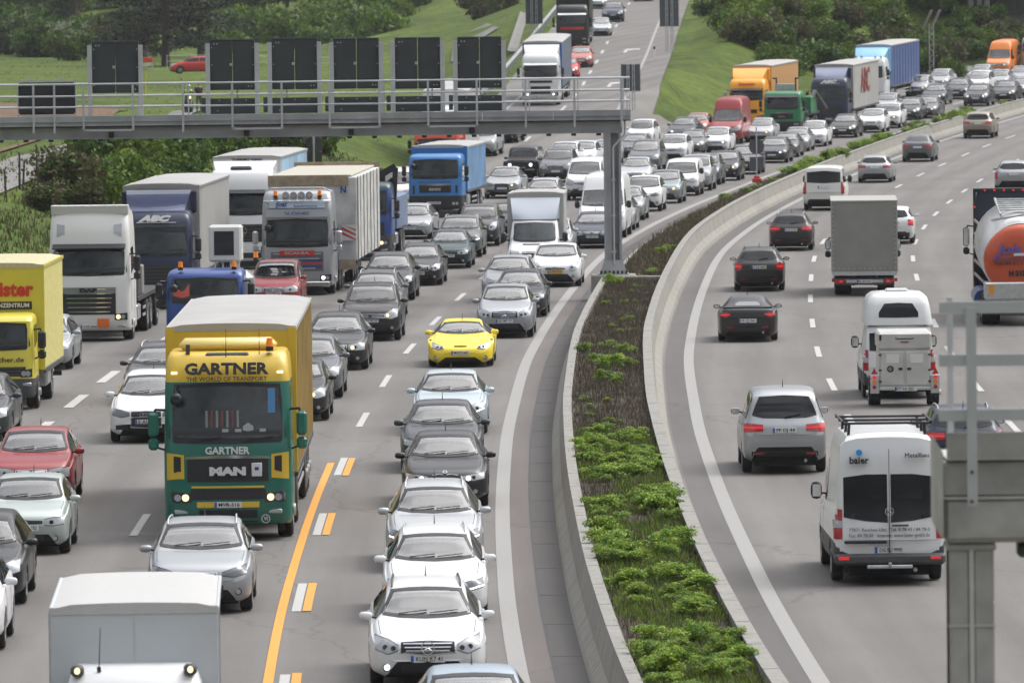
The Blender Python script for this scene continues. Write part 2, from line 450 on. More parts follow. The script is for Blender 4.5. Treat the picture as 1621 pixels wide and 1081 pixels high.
def asphalt(name, base, lanes=None, rough=.82):
    m = bpy.data.materials.new(name); m.use_nodes = True; n = m.node_tree; p = n.nodes['Principled BSDF']
    p.inputs['Roughness'].default_value = rough; p.inputs['Specular IOR Level'].default_value = .35
    uv = n.nodes.new('ShaderNodeUVMap'); uv.uv_map = 'road'
    tc = n.nodes.new('ShaderNodeTexCoord')
    def noise_(scale, det, vec, rgh=.6):
        q = n.nodes.new('ShaderNodeTexNoise'); q.inputs['Scale'].default_value = scale; q.inputs['Detail'].default_value = det
        q.inputs['Roughness'].default_value = rgh; n.links.new(vec, q.inputs['Vector']); return q
    def mrange(src, a, b, c, d):
        q = n.nodes.new('ShaderNodeMapRange'); q.inputs[1].default_value = a; q.inputs[2].default_value = b
        q.inputs[3].default_value = c; q.inputs[4].default_value = d; n.links.new(src, q.inputs[0]); return q
    def mul(a, b):
        q = n.nodes.new('ShaderNodeMath'); q.operation = 'MULTIPLY'; n.links.new(a, q.inputs[0]); n.links.new(b, q.inputs[1]); return q
    st = n.nodes.new('ShaderNodeMapping'); st.inputs['Scale'].default_value = (1.1, .035, 1); n.links.new(uv.outputs[0], st.inputs[0])
    streak = mrange(noise_(1.0, 6, st.outputs[0]).outputs['Fac'], .3, .7, .85, 1.13)
    blot = mrange(noise_(.09, 5, tc.outputs['Object']).outputs['Fac'], .3, .7, .88, 1.09)
    grain = mrange(noise_(22, 3, tc.outputs['Object'], .8).outputs['Fac'], .25, .75, .80, 1.2)
    grain2 = mrange(noise_(3.5, 5, tc.outputs['Object'], .8).outputs['Fac'], .25, .75, .94, 1.06)
    k = mul(mul(mul(streak.outputs[0], blot.outputs[0]).outputs[0], grain.outputs[0]).outputs[0], grain2.outputs[0])
    mm = n.nodes.new('ShaderNodeVectorMath'); mm.operation = 'SCALE'; mm.inputs[0].default_value = base
    n.links.new(k.outputs[0], mm.inputs['Scale'])
    # wheel tracks: two slightly darker bands per lane, fading in and out
    sx = n.nodes.new('ShaderNodeSeparateXYZ'); n.links.new(uv.outputs[0], sx.inputs[0])
    wv = n.nodes.new('ShaderNodeMath'); wv.operation = 'MULTIPLY'; wv.inputs[1].default_value = 2*math.pi/1.83; n.links.new(sx.outputs['X'], wv.inputs[0])
    cs = n.nodes.new('ShaderNodeMath'); cs.operation = 'COSINE'; n.links.new(wv.outputs[0], cs.inputs[0])
    tk = mrange(cs.outputs[0], -1, 1, .90, 1.05); mt = n.nodes.new('ShaderNodeVectorMath'); mt.operation = 'SCALE'
    n.links.new(mm.outputs[0], mt.inputs[0]); n.links.new(tk.outputs[0], mt.inputs['Scale'])
    out = mt.outputs[0]
    # tar-sealed cracks wandering along the lanes
    vo = n.nodes.new('ShaderNodeTexVoronoi'); vo.feature = 'DISTANCE_TO_EDGE'; vo.inputs['Scale'].default_value = 1
    sc2 = n.nodes.new('ShaderNodeMapping'); sc2.inputs['Scale'].default_value = (.11, .03, 1)
    wob = n.nodes.new('ShaderNodeMixRGB'); wob.inputs[0].default_value = .12
    nn = noise_(.35, 4, uv.outputs[0])
    n.links.new(uv.outputs[0], sc2.inputs[0]); n.links.new(sc2.outputs[0], wob.inputs[1]); n.links.new(nn.outputs['Color'], wob.inputs[2])
    n.links.new(wob.outputs[0], vo.inputs['Vector'])
    ck = mrange(vo.outputs['Distance'], .0015, .004, .80, 1.0)
    m3 = n.nodes.new('ShaderNodeVectorMath'); m3.operation = 'SCALE'; n.links.new(out, m3.inputs[0]); n.links.new(ck.outputs[0], m3.inputs['Scale'])
    n.links.new(m3.outputs[0], p.inputs['Base Color'])
    bp = n.nodes.new('ShaderNodeBump'); bp.inputs['Strength'].default_value = .25; bp.inputs['Distance'].default_value = .01
    n.links.new(grain.outputs[0], bp.inputs['Height']); n.links.new(bp.outputs[0], p.inputs['Normal'])
    return m
M_ROAD = asphalt('asphalt', (.150, .142, .135))
M_ROADD = asphalt('shoulder_asphalt', (.112, .106, .104))
M_ROADR = asphalt('reddish_asphalt', (.128, .114, .108))
M_GUT = asphalt('gutter_asphalt', (.082, .078, .075))
M_PATH = asphalt('path_concrete', (.165, .16, .15))
def worn(name, c, wear=.25):
    m = bpy.data.materials.new(name); m.use_nodes = True; n = m.node_tree; p = n.nodes['Principled BSDF']; p.inputs['Roughness'].default_value = .6
    tc = n.nodes.new('ShaderNodeTexCoord'); q = n.nodes.new('ShaderNodeTexNoise'); q.inputs['Scale'].default_value = 9; q.inputs['Detail'].default_value = 8; q.inputs['Roughness'].default_value = .8
    n.links.new(tc.outputs['Object'], q.inputs['Vector'])
    r = n.nodes.new('ShaderNodeValToRGB'); r.color_ramp.elements[0].position = .30; r.color_ramp.elements[1].position = .46
    r.color_ramp.elements[0].color = (c[0]*(1-wear)*.6+.05, c[1]*(1-wear)*.6+.05, c[2]*(1-wear)*.6+.05, 1); r.color_ramp.elements[1].color = (*c, 1)
    n.links.new(q.outputs['Fac'], r.inputs[0]); n.links.new(r.outputs[0], p.inputs['Base Color'])
    return m
M_MARK = worn('road_paint_white', (.27, .265, .255))
M_MARKB = worn('road_paint_bright', (.42, .42, .41))
M_MARKY = worn('road_tape_yellow', (.66, .28, .025))
def strip(name, f0, f1, Ys, m, dz=0.0, nc=2, skirt=0.0, zf=roadz, kind='structure', parent=None, ybase=0):
    """a sheet between two lateral curves f0(Y), f1(Y) that follows the surface"""
    vs = []; uv = []; fs = []
    for Y in Ys:
        a = f0(Y); b = f1(Y)
        for j in range(nc+1):
            X = a+(b-a)*j/nc
            vs.append((X, Y, zf(X, Y)+dz)); uv.append((X-XA(Y), Y))
    n = nc+1
    for i in range(len(Ys)-1):
        for j in range(nc): fs.append((i*n+j, i*n+j+1, (i+1)*n+j+1, (i+1)*n+j))
    if skirt:
        for side in (0, nc):
            o = len(vs)
            for i in range(len(Ys)):
                x, y, z = vs[i*n+side]; vs.append((x, y, z-skirt)); uv.append(uv[i*n+side])
            for i in range(len(Ys)-1): fs.append((i*n+side, (i+1)*n+side, o+i+1, o+i))
    me = bpy.data.meshes.new(name); me.from_pydata(vs, [], fs); me.materials.append(m)
    l = me.uv_layers.new(name='road')
    for lp in me.loops: l.data[lp.index].uv = uv[lp.vertex_index]
    me.update()
    o = link(name, me, parent)
    if kind: tag(o, kind=kind)
    return o
def lin(a, b, st):
    n = max(1, int(round((b-a)/st))); return [a+(b-a)*i/n for i in range(n+1)]
YS = lin(50, 470, 4)+lin(475, 960, 5)
off = lambda s: (lambda Y: XA(Y)+s)
# terrain
sv = [-900, -700, -550, -420, -330, -270, -220, -180, -150, -125, -105, -90]+lin(-80, -20, 1.5)+lin(-19.2, 20, 1.4)+[22, 25, 30, 40, 60, 90, 140, 220, 350]
yv = [-100, 0]+lin(50, 700, 5)+lin(710, 1300, 12)+[1350, 1450, 1600, 1800, 2100, 2500]
vs = []; fs = []
def paved(X, Y):
    s = X-XA(Y)
    if LM-.1 < s < 16.7: return True
    return Y > 396 and abs(X-XRc(Y)) < 5.4
for Y in yv:
    for s in sv:
        X = XA(min(Y, 1250))+s
        z = groundz(X, max(Y, 60)) if Y < 1250 else groundz(X-XA(1250)+XA(Y), Y)
        if paved(X, Y): z -= .16
        vs.append((X, Y, z))
n = len(sv)
for i in range(len(yv)-1):
    for j in range(n-1): fs.append((i*n+j, i*n+j+1, (i+1)*n+j+1, (i+1)*n+j))
me = bpy.data.meshes.new('ground'); me.from_pydata(vs, [], fs); me.materials.append(M_GRASS)
me.polygons.foreach_set('use_smooth', [True]*len(me.polygons)); me.update()
tag(link('ground', me), kind='structure')
strip('road', off(LM), off(16.5), YS, M_ROAD, 0, 44, skirt=.2)
strip('ramp_road', lambda Y: XRc(Y)-5.3, lambda Y: XRc(Y)+5.3, lin(398, 960, 4), M_ROAD, .012, 12, skirt=.2)
strip('shoulder', off(-17.4), off(-15.25), lin(50, 400, 4), M_ROADD, .004)
strip('inner_strip', off(.16), off(.56), lin(50, 700, 4), M_ROADR, .004)
strip('gutter', off(.56), off(1.12), lin(50, 700, 4), M_GUT, .006)
strip('inner_shoulder', off(3.9), off(4.42), lin(50, 800, 4), M_ROADD, .004)
# gutter joints
jm = MB(); 
for Y in lin(90, 330, 6.0):
    for k in range(1):
        x0, x1 = XA(Y)+.57, XA(Y)+1.1
        jm.box(x0, x1, Y-.03, Y+.03, .007, .0105, M_INK)
tag(link('gutter_joints', jm.mesh('gutter_joints')), kind='structure')
strip('gutter_edge', off(.545), off(.585), lin(50, 500, 4), M_INK, .0085)
# markings
strip('edge_line', off(-.14), off(.15), lin(50, 800, 4), M_MARK, .008, 1)
strip('edge_line', off(4.42), off(4.70), lin(50, 900, 4), M_MARK, .008, 1)
strip('edge_line', off(15.6), off(15.85), lin(50, 800, 4), M_MARK, .008, 1)
strip('edge_line', off(-15.3), off(-15.05), lin(50, 398, 4), M_MARK, .008, 1)
strip('edge_line', off(-15.3), off(-15.05), lin(480, 800, 4), M_MARK, .008, 1)
strip('edge_line', lambda Y: XRc(Y)-3.75, lambda Y: XRc(Y)-3.55, lin(400, 940, 4), M_MARK, .022, 1)
strip('edge_line', lambda Y: XRc(Y)+3.35, lambda Y: XRc(Y)+3.55, lin(478, 940, 4), M_MARK, .022, 1)
def dashes(name, f, centres, ln, wd, m, dz=.010):
    mb = MB()
    for c in centres:
        rows = []
        for Y in lin(c-ln/2, c+ln/2, 2):
            X = f(Y); rows.append([(X-wd/2, Y, roadz(X-wd/2, Y)+dz), (X+wd/2, Y, roadz(X+wd/2, Y)+dz)])
        mb.grid(rows, m)
    return tag(link(name, mb.mesh(name, fix=False)), kind='structure')
Fc = pchip([(0, 182.3), (1, 199), (2, 216.5), (3, 234.3), (4, 252.2), (5, 269.6), (6, 287.5), (10, 364.7), (11, 384.9), (12, 405), (13, 423), (14, 441.3), (15, 457.5), (16, 473.8)])
dashes('lane_dashes', off(8.25), [Fc(i) for i in range(-6, 34)], 6, .16, M_MARKB)
dashes('lane_dashes', off(12.0), [197.9+17.75*i for i in range(-7, 32)], 6, .16, M_MARKB)
dashes('lane_dashes', off(-3.62), [132.2+17.8*i for i in range(-3, 34)], 6, .16, M_MARKB)
dashes('lane_dashes', off(-7.2), [150.4+18.58*i for i in range(-4, 32)], 6, .16, M_MARKB)
dashes('lane_dashes', off(-11.35), [183.4+12*i for i in range(-8, 12)], 6, .26, M_MARKB)
dashes('lane_dashes', off(-11.35), [480+18*i for i in range(14)], 6, .18, M_MARKB)
dashes('ramp_dashes', lambda Y: XRc(Y), [447.6, 466, 485.8]+[503.5+18.0*i for i in range(20)], 6, .2, M_MARKB, .024)
strip('work_line', off(-3.95), off(-3.79), lin(50, 169, 3), M_MARKY, .014, 1)
dashes('work_dashes', off(-3.44), [114.6, 132.2, 150, 167.6, 97, 79], 6, .15, M_MARKY, .014)
def arrow(cx, cy):
    pts = [(-.12, -2.2), (.12, -2.2), (.14, .2), (.75, 1.1), (1.1, .8), (1.0, 2.3), (-.35, 1.95), (.05, 1.6), (-.10, .5)]
    mb = MB(); a = tangent(cy, True)
    vs = []
    for x, y in pts:
        y = y*1.7; X = cx+x*1.0+a*y; Y = cy+y; vs.append((X, Y, roadz(X, Y)+.03))
    mb.add(vs, [(0, 1, 2, 8), (2, 3, 7, 8), (3, 4, 5), (3, 5, 6, 7)], M_MARKB)
    tag(link('lane_arrow', mb.mesh('lane_arrow')), kind='structure')
arrow(8.9, 577); arrow(6.9, 519); arrow(6.0, 462)

# concrete barriers of the central reservation (each run is one thing with a coping)
def concrete(name, c, streak=1.0):
    m = bpy.data.materials.new(name); m.use_nodes = True; n = m.node_tree; p = n.nodes['Principled BSDF']; p.inputs['Roughness'].default_value = .88
    tc = n.nodes.new('ShaderNodeTexCoord'); mp = n.nodes.new('ShaderNodeMapping'); mp.inputs['Scale'].default_value = (3, 3, .5)
    n.links.new(tc.outputs['Object'], mp.inputs[0])
    q = n.nodes.new('ShaderNodeTexNoise'); q.inputs['Scale'].default_value = 1.3; q.inputs['Detail'].default_value = 9; q.inputs['Roughness'].default_value = .72
    n.links.new(mp.outputs[0], q.inputs['Vector'])
    r = n.nodes.new('ShaderNodeValToRGB'); e = r.color_ramp.elements
    e[0].position = .30; e[0].color = (c[0]*.48, c[1]*.47, c[2]*.44, 1); e[1].position = .66; e[1].color = (*c, 1)
    q2 = e.new(.45); q2.color = (c[0]*.84, c[1]*.83, c[2]*.80, 1)
    n.links.new(q.outputs['Fac'], r.inputs[0]); n.links.new(r.outputs[0], p.inputs['Base Color'])
    bp = n.nodes.new('ShaderNodeBump'); bp.inputs['Strength'].default_value = .3; bp.inputs['Distance'].default_value = .02
    n.links.new(q.outputs['Fac'], bp.inputs['Height']); n.links.new(bp.outputs[0], p.inputs['Normal'])
    return m
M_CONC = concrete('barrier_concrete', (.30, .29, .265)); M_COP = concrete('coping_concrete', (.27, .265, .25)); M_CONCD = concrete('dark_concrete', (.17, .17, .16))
def wall_run(name, prof, Y0, Y1, st, m, label, cat, gap=.028, cop=None):
    """prof: closed section as (offset from XA, height); segments of length st with open joints"""
    root = tag(empty(name, (XA(Y0)+prof[0][0], Y0, 0)), label, cat)
    for pr, mm_, nm in ((prof, m, 'wall_body'),)+(((cop, M_COP, 'coping'),) if cop else ()):
        mb = MB(); Y = Y0
        while Y < Y1-.1:
            ye = min(Y+st, Y1); rows = []
            for yy in (Y+gap, (Y+ye)/2, ye-gap):
                z0 = roadz(XA(yy)+pr[0][0], yy); rows.append([(XA(yy)+s_, yy, z0+h) for s_, h in pr])
            mb.grid(rows, mm_, closed=True)
            o = len(mb.v); k = len(pr)
            mb.f.append(tuple(range(o-k, o))); mb.m.append(0); mb.f.append(tuple(range(o-3*k, o-2*k))[::-1]); mb.m.append(0)
            Y = ye
        o = link(nm, mb.mesh(nm), root); o.matrix_parent_inverse = Matrix.Translation(-root.location)
    return root
wall_run('concrete_barrier', [(1.06, 0), (1.10, .09), (1.24, .30), (1.34, .80), (1.52, .80), (1.54, 0)], 60, 251.5, 4.0, M_CONC,
         'pale concrete safety barrier along the left side of the planted strip, nearest the jam', 'barrier', cop=[(1.33, .802), (1.33, .83), (1.53, .83), (1.53, .802)])
wall_run('concrete_barrier', [(3.32, 0), (3.32, .84), (3.52, .84), (3.62, .34), (3.80, .12), (3.84, 0)], 60, 900, 4.0, M_CONC,
         'long curving concrete barrier between the planted strip and the free-flowing right carriageway', 'barrier', cop=[(3.30, .842), (3.30, .872), (3.54, .872), (3.54, .842)])
cw = MB(); cw.box(XA(252)+1.35, XA(252)+3.3, 251.6, 252.1, 0, .84, M_CONC, .02)
tag(link('cross_wall', cw.mesh('cross_wall')), 'short concrete cross wall in the planted strip at the foot of the gantry column', 'wall')
strip('kerb', off(1.12), off(1.30), lin(252.2, 760, 4), M_COP, .10, 1, skirt=.1)
# soil of the central reservation
def soilz(X, Y):
    s = X-XA(Y); z = roadz(X, Y)
    nn = .05*noise.noise(Vector((X*1.3, Y*.9, 2)))
    if Y < 252: return z+.70+nn
    return z+.12+.5*max(0, min(1, (s-1.3)/1.9))**.8+nn
strip('planting_strip', off(1.5), off(3.34), lin(60, 252, 1.5), M_SOIL, 0, 8, zf=soilz)
strip('planting_strip', off(1.28), off(3.34), lin(252.1, 880, 3), M_SOIL, 0, 6, zf=soilz)
def planez(h): return lambda X, Y: h
# field path, brown field, asphalt lane behind
def sheet(name, left, right, m, dz=.05, st=6):
    """sheet between two polylines of ground points (X,Y)"""
    n = len(left); vs = []; uv = []; fs = []; nc = 4
    L2 = []; R2 = []
    for i in range(n-1):
        k = max(1, int(max((Vector(left[i+1])-Vector(left[i])).length, (Vector(right[i+1])-Vector(right[i])).length)/st))
        for j in range(k):
            t = j/k
            L2.append(Vector(left[i]).lerp(Vector(left[i+1]), t)); R2.append(Vector(right[i]).lerp(Vector(right[i+1]), t))
    L2.append(Vector(left[-1])); R2.append(Vector(right[-1]))
    for a, b in zip(L2, R2):
        for j in range(nc+1):
            p = a.lerp(b, j/nc); vs.append((p.x, p.y, groundz(p.x, p.y)+dz)); uv.append((p.x, p.y))
    for i in range(len(L2)-1):
        for j in range(nc): fs.append((i*(nc+1)+j, i*(nc+1)+j+1, (i+1)*(nc+1)+j+1, (i+1)*(nc+1)+j))
    me = bpy.data.meshes.new(name); me.from_pydata(vs, [], fs); me.materials.append(m)
    l = me.uv_layers.new(name='road')
    for lp in me.loops: l.data[lp.index].uv = uv[lp.vertex_index]
    me.update(); return tag(link(name, me), kind='structure')
gp3 = lambda u, v: ground_point(u, v, 0, groundz)
def pts3(l): return [gp3(*q) for q in l]
sheet('field_path', pts3([(-60, 272), (0, 261), (60, 243), (133, 222), (200, 203), (262, 186), (300, 174)]),
      pts3([(-60, 330), (0, 310), (60, 284), (133, 252), (215, 220), (290, 190), (330, 177)]), M_PATH, .10)
sheet('brown_field', pts3([(-90, 160), (0, 166), (120, 170), (200, 176)]), pts3([(-90, 255), (0, 244), (70, 222), (150, 200)]), M_FIELD, .10)
# side road curving through the meadow behind the signs
sheet('side_road', pts3([(500, 62), (600, 50), (668, 40), (740, 38), (775, 40)]), pts3([(500, 66), (600, 54), (672, 46), (735, 50), (790, 47)]), M_PATH, .12, 8)
sheet('side_road', pts3([(735, 46), (725, 60), (716, 84), (714, 100)]), pts3([(790, 46), (768, 60), (727, 84), (722, 100)]), M_PATH, .14, 8)
# ------------------------------------------------------------------ vegetation
def leafmat(name, c, var=.35):
    m = bpy.data.materials.new(name); m.use_nodes = True; n = m.node_tree; p = n.nodes['Principled BSDF']
    p.inputs['Roughness'].default_value = .6; p.inputs['Specular IOR Level'].default_value = .3
    oi = n.nodes.new('ShaderNodeNewGeometry'); mr = n.nodes.new('ShaderNodeMapRange')
    mr.inputs[3].default_value = 1-var; mr.inputs[4].default_value = 1+var
    n.links.new(oi.outputs['Random Per Island'], mr.inputs[0])
    ob = n.nodes.new('ShaderNodeObjectInfo'); m2 = n.nodes.new('ShaderNodeMapRange'); m2.inputs[3].default_value = .8; m2.inputs[4].default_value = 1.2
    n.links.new(ob.outputs['Random'], m2.inputs[0])
    mu = n.nodes.new('ShaderNodeMath'); mu.operation = 'MULTIPLY'; n.links.new(mr.outputs[0], mu.inputs[0]); n.links.new(m2.outputs[0], mu.inputs[1])
    mm = n.nodes.new('ShaderNodeVectorMath'); mm.operation = 'SCALE'; mm.inputs[0].default_value = c
    n.links.new(mu.outputs[0], mm.inputs['Scale']); n.links.new(mm.outputs[0], p.inputs['Base Color'])
    tr = n.nodes.new('ShaderNodeBsdfTranslucent'); n.links.new(mm.outputs[0], tr.inputs['Color'])
    ms = n.nodes.new('ShaderNodeMixShader'); ms.inputs[0].default_value = .3
    n.links.new(p.outputs[0], ms.inputs[1]); n.links.new(tr.outputs[0], ms.inputs[2]); n.links.new(ms.outputs[0], n.nodes['Material Output'].inputs[0])
    return m
LF = {'light': leafmat('leaf_light', (0.093, 0.169, 0.017)), 'mid': leafmat('leaf_mid', (0.050, 0.101, 0.012)), 'dark': leafmat('leaf_dark', (0.026, 0.059, 0.009)),
      'yellow': leafmat('leaf_yellow', (0.110, 0.163, 0.010)), 'brown': leafmat('leaf_brown', (0.088, 0.080, 0.033)), 'pine': leafmat('needle', (0.014, 0.020, 0.011)),
      'fresh': leafmat('leaf_fresh', (0.241, 0.336, 0.044)), 'freshd': leafmat('leaf_fresh_dark', (0.102, 0.198, 0.029)), 'blossom': leafmat('blossom', (0.383, 0.399, 0.323), .2),
      'twig': leafmat('twig', (0.064, 0.051, 0.041)), 'dry': leafmat('dry_stalk', (0.119, 0.092, 0.060)), 'blade': leafmat('grass_blade', (0.056, 0.101, 0.010)), 'bladey': leafmat('grass_blade_yellow', (0.165, 0.221, 0.023))}
M_BARK = mat('bark', (.06, .045, .035), .9, var=.3)
def leaf(mb, p, s, m, r, flat=0.0):
    a = Vector((r.gauss(0, 1), r.gauss(0, 1), r.gauss(0, 1)*(1-flat))).normalized()
    b = a.orthogonal().normalized(); q = Matrix.Rotation(r.random()*6.28, 3, a); b = q @ b
    if flat:
        a = Vector((r.gauss(0, .5), r.gauss(0, .5), 1)).normalized(); b = Vector((r.gauss(0, 1), r.gauss(0, 1), 0)).normalized(); b = (b-a*b.dot(a)).normalized()
    c = a.cross(b)
    mb.add([p-b*s*.5, p+c*s*.28, p+b*s*.6, p-c*s*.28], [(0, 1, 2, 3)], m)
def crown_mesh(name, seed, n, size, blobs, mats, leafs, flat=0.0, shell=.55):
    r = random.Random(seed); mb = MB()
    wts = [b[3]**2 for b in blobs]
    for i in range(n):
        b = r.choices(blobs, wts)[0]
        d = Vector((r.gauss(0, 1), r.gauss(0, 1), r.gauss(0, 1))).normalized()
        rad = b[3]*(r.random()**shell)*(1+.25*noise.noise(d*2.2+Vector((seed, b[0], b[1]))))
        p = Vector((b[0]+d.x*rad, b[1]+d.y*rad, b[2]+d.z*rad*b[4]))
        if p.z < .02: p.z = .02+r.random()*.1
        k = noise.noise(p*(1.6/size)+Vector((seed*3, 0, 0)))+.25*r.gauss(0, 1)
        m = mats[0] if k > .18 else mats[1] if k > -.15 else mats[2]
        leaf(mb, p, leafs*r.uniform(.6, 1.3), LF[m], r, flat)
    return mb.mesh(name, fix=False)
def bush_blobs(seed, w, h, n=9):
    r = random.Random(seed); out = []
    for i in range(n):
        a = r.random()*6.28; q = r.random()**.6*w*.33
        rr = r.uniform(.20, .34)*w
        out.append((math.cos(a)*q, math.sin(a)*q, rr*.6+r.random()*max(.05, h-rr*1.5), rr, min(1.0, h/w*1.1)))
    return out
def stems_mesh(name, seed, w, h, n=7, rad=.03):
    r = random.Random(seed); mb = MB()
    for i in range(n):
        a = r.random()*6.28; q = r.random()*w*.3
        p0 = Vector((r.gauss(0, .05)*w, r.gauss(0, .05)*w, -.1)); p2 = Vector((math.cos(a)*q, math.sin(a)*q, h*r.uniform(.55, .9)))
        p1 = p0.lerp(p2, .5)+Vector((r.gauss(0, .05)*w, r.gauss(0, .05)*w, .1*h))
        mb.cyl(p0, p1, rad, M_BARK, rad*.7, 5); mb.cyl(p1, p2, rad*.7, M_BARK, rad*.25, 5)
    return mb.mesh(name)
BUSH = {}
def bush_proto(kind, i):
    k = (kind, i)
    if k in BUSH: return BUSH[k]
    mats = {'green': ('yellow', 'light', 'mid'), 'brown': ('brown', 'mid', 'brown'), 'dark': ('light', 'mid', 'dark'), 'yellow': ('yellow', 'light', 'mid')}[kind]
    BUSH[k] = (crown_mesh('foliage', i*7+hash_(kind), 3000, 3.2, bush_blobs(i*5+1, 3.2, 2.4), mats, .26), stems_mesh('stems', i, 3.2, 2.2))
    return BUSH[k]
def hash_(s): return sum(ord(c) for c in s) % 97
def bush(X, Y, sc_, kind, label, group, z=None, name='bush', cat='bush', sz=None):
    f, s = bush_proto(kind, rnd.randrange(3))
    o = empty(name, (X, Y, groundz(X, Y) if z is None else z), rnd.random()*6.28)
    o.scale = (sc_, sc_, sz or sc_*rnd.uniform(.85, 1.15))
    link('foliage', f, o); link('stems', s, o)
    return tag(o, label, cat, group)
# bank on the left beside the jam
bank = [(150, 262, 1.05, 'green'), (108, 300, 1.1, 'brown'), (182, 272, 1.0, 'green'), (205, 250, .9, 'green'), (232, 262, 1.0, 'green'), (258, 245, .95, 'green'), (285, 240, 1.0, 'yellow'),
        (175, 236, .9, 'yellow'), (136, 240, .7, 'green'), (300, 258, 1.0, 'green'), (200, 296, 1.0, 'yellow'), (160, 310, 1.0, 'green'), (222, 300, .8, 'green'), (340, 232, .8, 'green'), (372, 226, .8, 'dark'),
        (405, 228, .8, 'green'), (440, 226, .8, 'green'), (470, 230, .7, 'dark'), (520, 228, .7, 'green'), (120, 326, .8, 'brown'), (70, 318, .6, 'brown'), (275, 290, .9, 'green'), (250, 292, .8, 'green')]
for k, (u, v, s_, kd) in enumerate(bank):
    X, Y = ground_point(u, v+18, 0, groundz)
    bush(X, Y, s_, kd, {'green': 'leafy green shrub in the row on the bank between the field path and the trucks', 'brown': 'brownish half-bare shrub on the bank between the field path and the trucks',
                        'yellow': 'yellow-green shrub among the darker shrubs on the bank beside the field path', 'dark': 'dark green shrub on the bank below the gantry beam'}[kd],
         'shrubs on the left bank '+kd)
# hill shrubs between ramp and motorway (right background)
hill = []
r2 = random.Random(21)
def hill_bush(u, v, s_, kd, grp, lab):
    X, Y = ground_point(u, v, 0, groundz)
    bush(X, Y, s_, kd, lab, grp)
for k in range(150):
    u = r2.uniform(1085, 1600); v = r2.uniform(-60, 128)
    lim = -6+(u-1085)*.80 if u < 1240 else 118-max(0, u-1500)*.45
    if v > lim or (u > 1460 and v < (u-1470)*.62-8): continue
    kd = r2.choice(['green', 'dark', 'green', 'green', 'brown'])
    hill_bush(u, v+10, r2.uniform(.75, 1.35), kd, 'hillside shrubs '+kd,
              {'green': 'bright green shrub on the hillside behind the stationary trucks', 'dark': 'dark green shrub on the hillside behind the stationary trucks', 'brown': 'brownish shrub on the hillside behind the stationary trucks'}[kd])
# hedges and shrubs beyond the meadow (left background)
for k in range(34):
    u = r2.uniform(-20, 230); v = 86+r2.uniform(-10, 4)
    hill_bush(u, v, r2.uniform(1.2, 2.4), 'dark' if r2.random() < .75 else 'brown', 'hedge beyond the meadow', 'dense dark shrub in the hedge at the far side of the meadow')
for k in range(26):
    u = r2.uniform(330, 625); v = 66+r2.uniform(-30, 22)
    hill_bush(u, v, r2.uniform(1.2, 2.6), r2.choice(['yellow', 'green', 'green', 'dark']), 'shrubs behind the signal boards', 'leafy shrub in the thicket behind the row of sign boards')
for k in range(14):
    u = r2.uniform(430, 820); v = r2.uniform(0, 30)
    hill_bush(u, v, r2.uniform(1.2, 2.4), r2.choice(['brown', 'green', 'dark']), 'shrubs on the far slope', 'shrub on the far slope above the side road')
for k in range(16):
    u = r2.uniform(-20, 420); v = r2.uniform(-10, 30)
    hill_bush(u, v, r2.uniform(1.4, 2.8), r2.choice(['brown', 'green', 'dark', 'green']), 'shrubs on the far hillside', 'shrub on the far hillside at the upper left')
for (u, v, s_, kd) in ((560, 52, 3.0, 'yellow'), (592, 60, 2.6, 'yellow'), (520, 60, 2.3, 'yellow'), (470, 66, 1.8, 'green')):
    hill_bush(u, v, s_, kd, 'bright thicket', 'big bright yellow-green shrub behind the middle sign boards')
# flowering elder on the hill
def blossom_bush(u, v, s_):
    X, Y = ground_point(u, v, 0, groundz)
    o = bush(X, Y, s_, 'green', 'shrub dotted with white blossom on the hillside', 'blossoming shrubs')
    key = 'bl'
    if key not in BUSH:
        r = random.Random(5); mb = MB()
        for b in range(26):
            c = Vector((r.gauss(0, .7), r.gauss(0, .7), 1.3+r.random()*1.1))
            for q in range(16): leaf(mb, c+Vector((r.gauss(0, .12), r.gauss(0, .12), r.gauss(0, .08))), .12, LF['blossom'], r)
        BUSH[key] = mb.mesh('blossom', fix=False)
    link('blossom', BUSH[key], o)
blossom_bush(1500, 40, 1.4); blossom_bush(1425, 14, 1.2); blossom_bush(1448, 40, 1.0); blossom_bush(110, 96, 1.6); blossom_bush(478, 58, 1.4); blossom_bush(1200, 16, 1.3)

# trees at the top left: two dark conifers, one broadleaf
def conifer(u, v, H, spread, label, seed):
    X, Y = ground_point(u, v, 0, groundz); z = groundz(X, Y)
    root = tag(empty('conifer_tree', (X, Y, z)), label, 'tree')
    r = random.Random(seed)
    tm = MB(); tm.cyl((0, 0, -.3), (.1, 0, H*.5), .42, M_BARK, .26, 9); tm.cyl((.1, 0, H*.5), (0, 0, H), .26, M_BARK, .04, 8)
    cm = MB()
    z_ = 2.0
    while z_ < H:
        L = spread*(1-(z_/H)**1.6)*r.uniform(.65, 1.1)+.5
        for k in range(r.randrange(3, 6)):
            a = r.random()*6.28; e = Vector((math.cos(a)*L, math.sin(a)*L, z_+r.uniform(-1.0, .5)))
            tm.cyl((0, 0, z_), e, .09, M_BARK, .02, 5, caps=False)
            for q in range(int(70*L/3)+12):
                t = r.uniform(.25, 1.05); p = Vector((0, 0, z_)).lerp(e, t)+Vector((r.gauss(0, .35), r.gauss(0, .35), r.gauss(0, .22)-.1))
                leaf(cm, p, r.uniform(.22, .5), LF['pine'] if r.random() < .8 else LF['dark'], r, .4)
        z_ += r.uniform(.45, .9)
    link('trunk', tm.mesh('trunk', 40), root); link('crown', cm.mesh('crown', fix=False), root)
conifer(262, 106, 17, 6.2, 'large dark spreading conifer beyond the meadow, left of the red car', 3)
conifer(228, 98, 15, 4.6, 'dark conifer just left of the largest conifer beyond the meadow', 4)
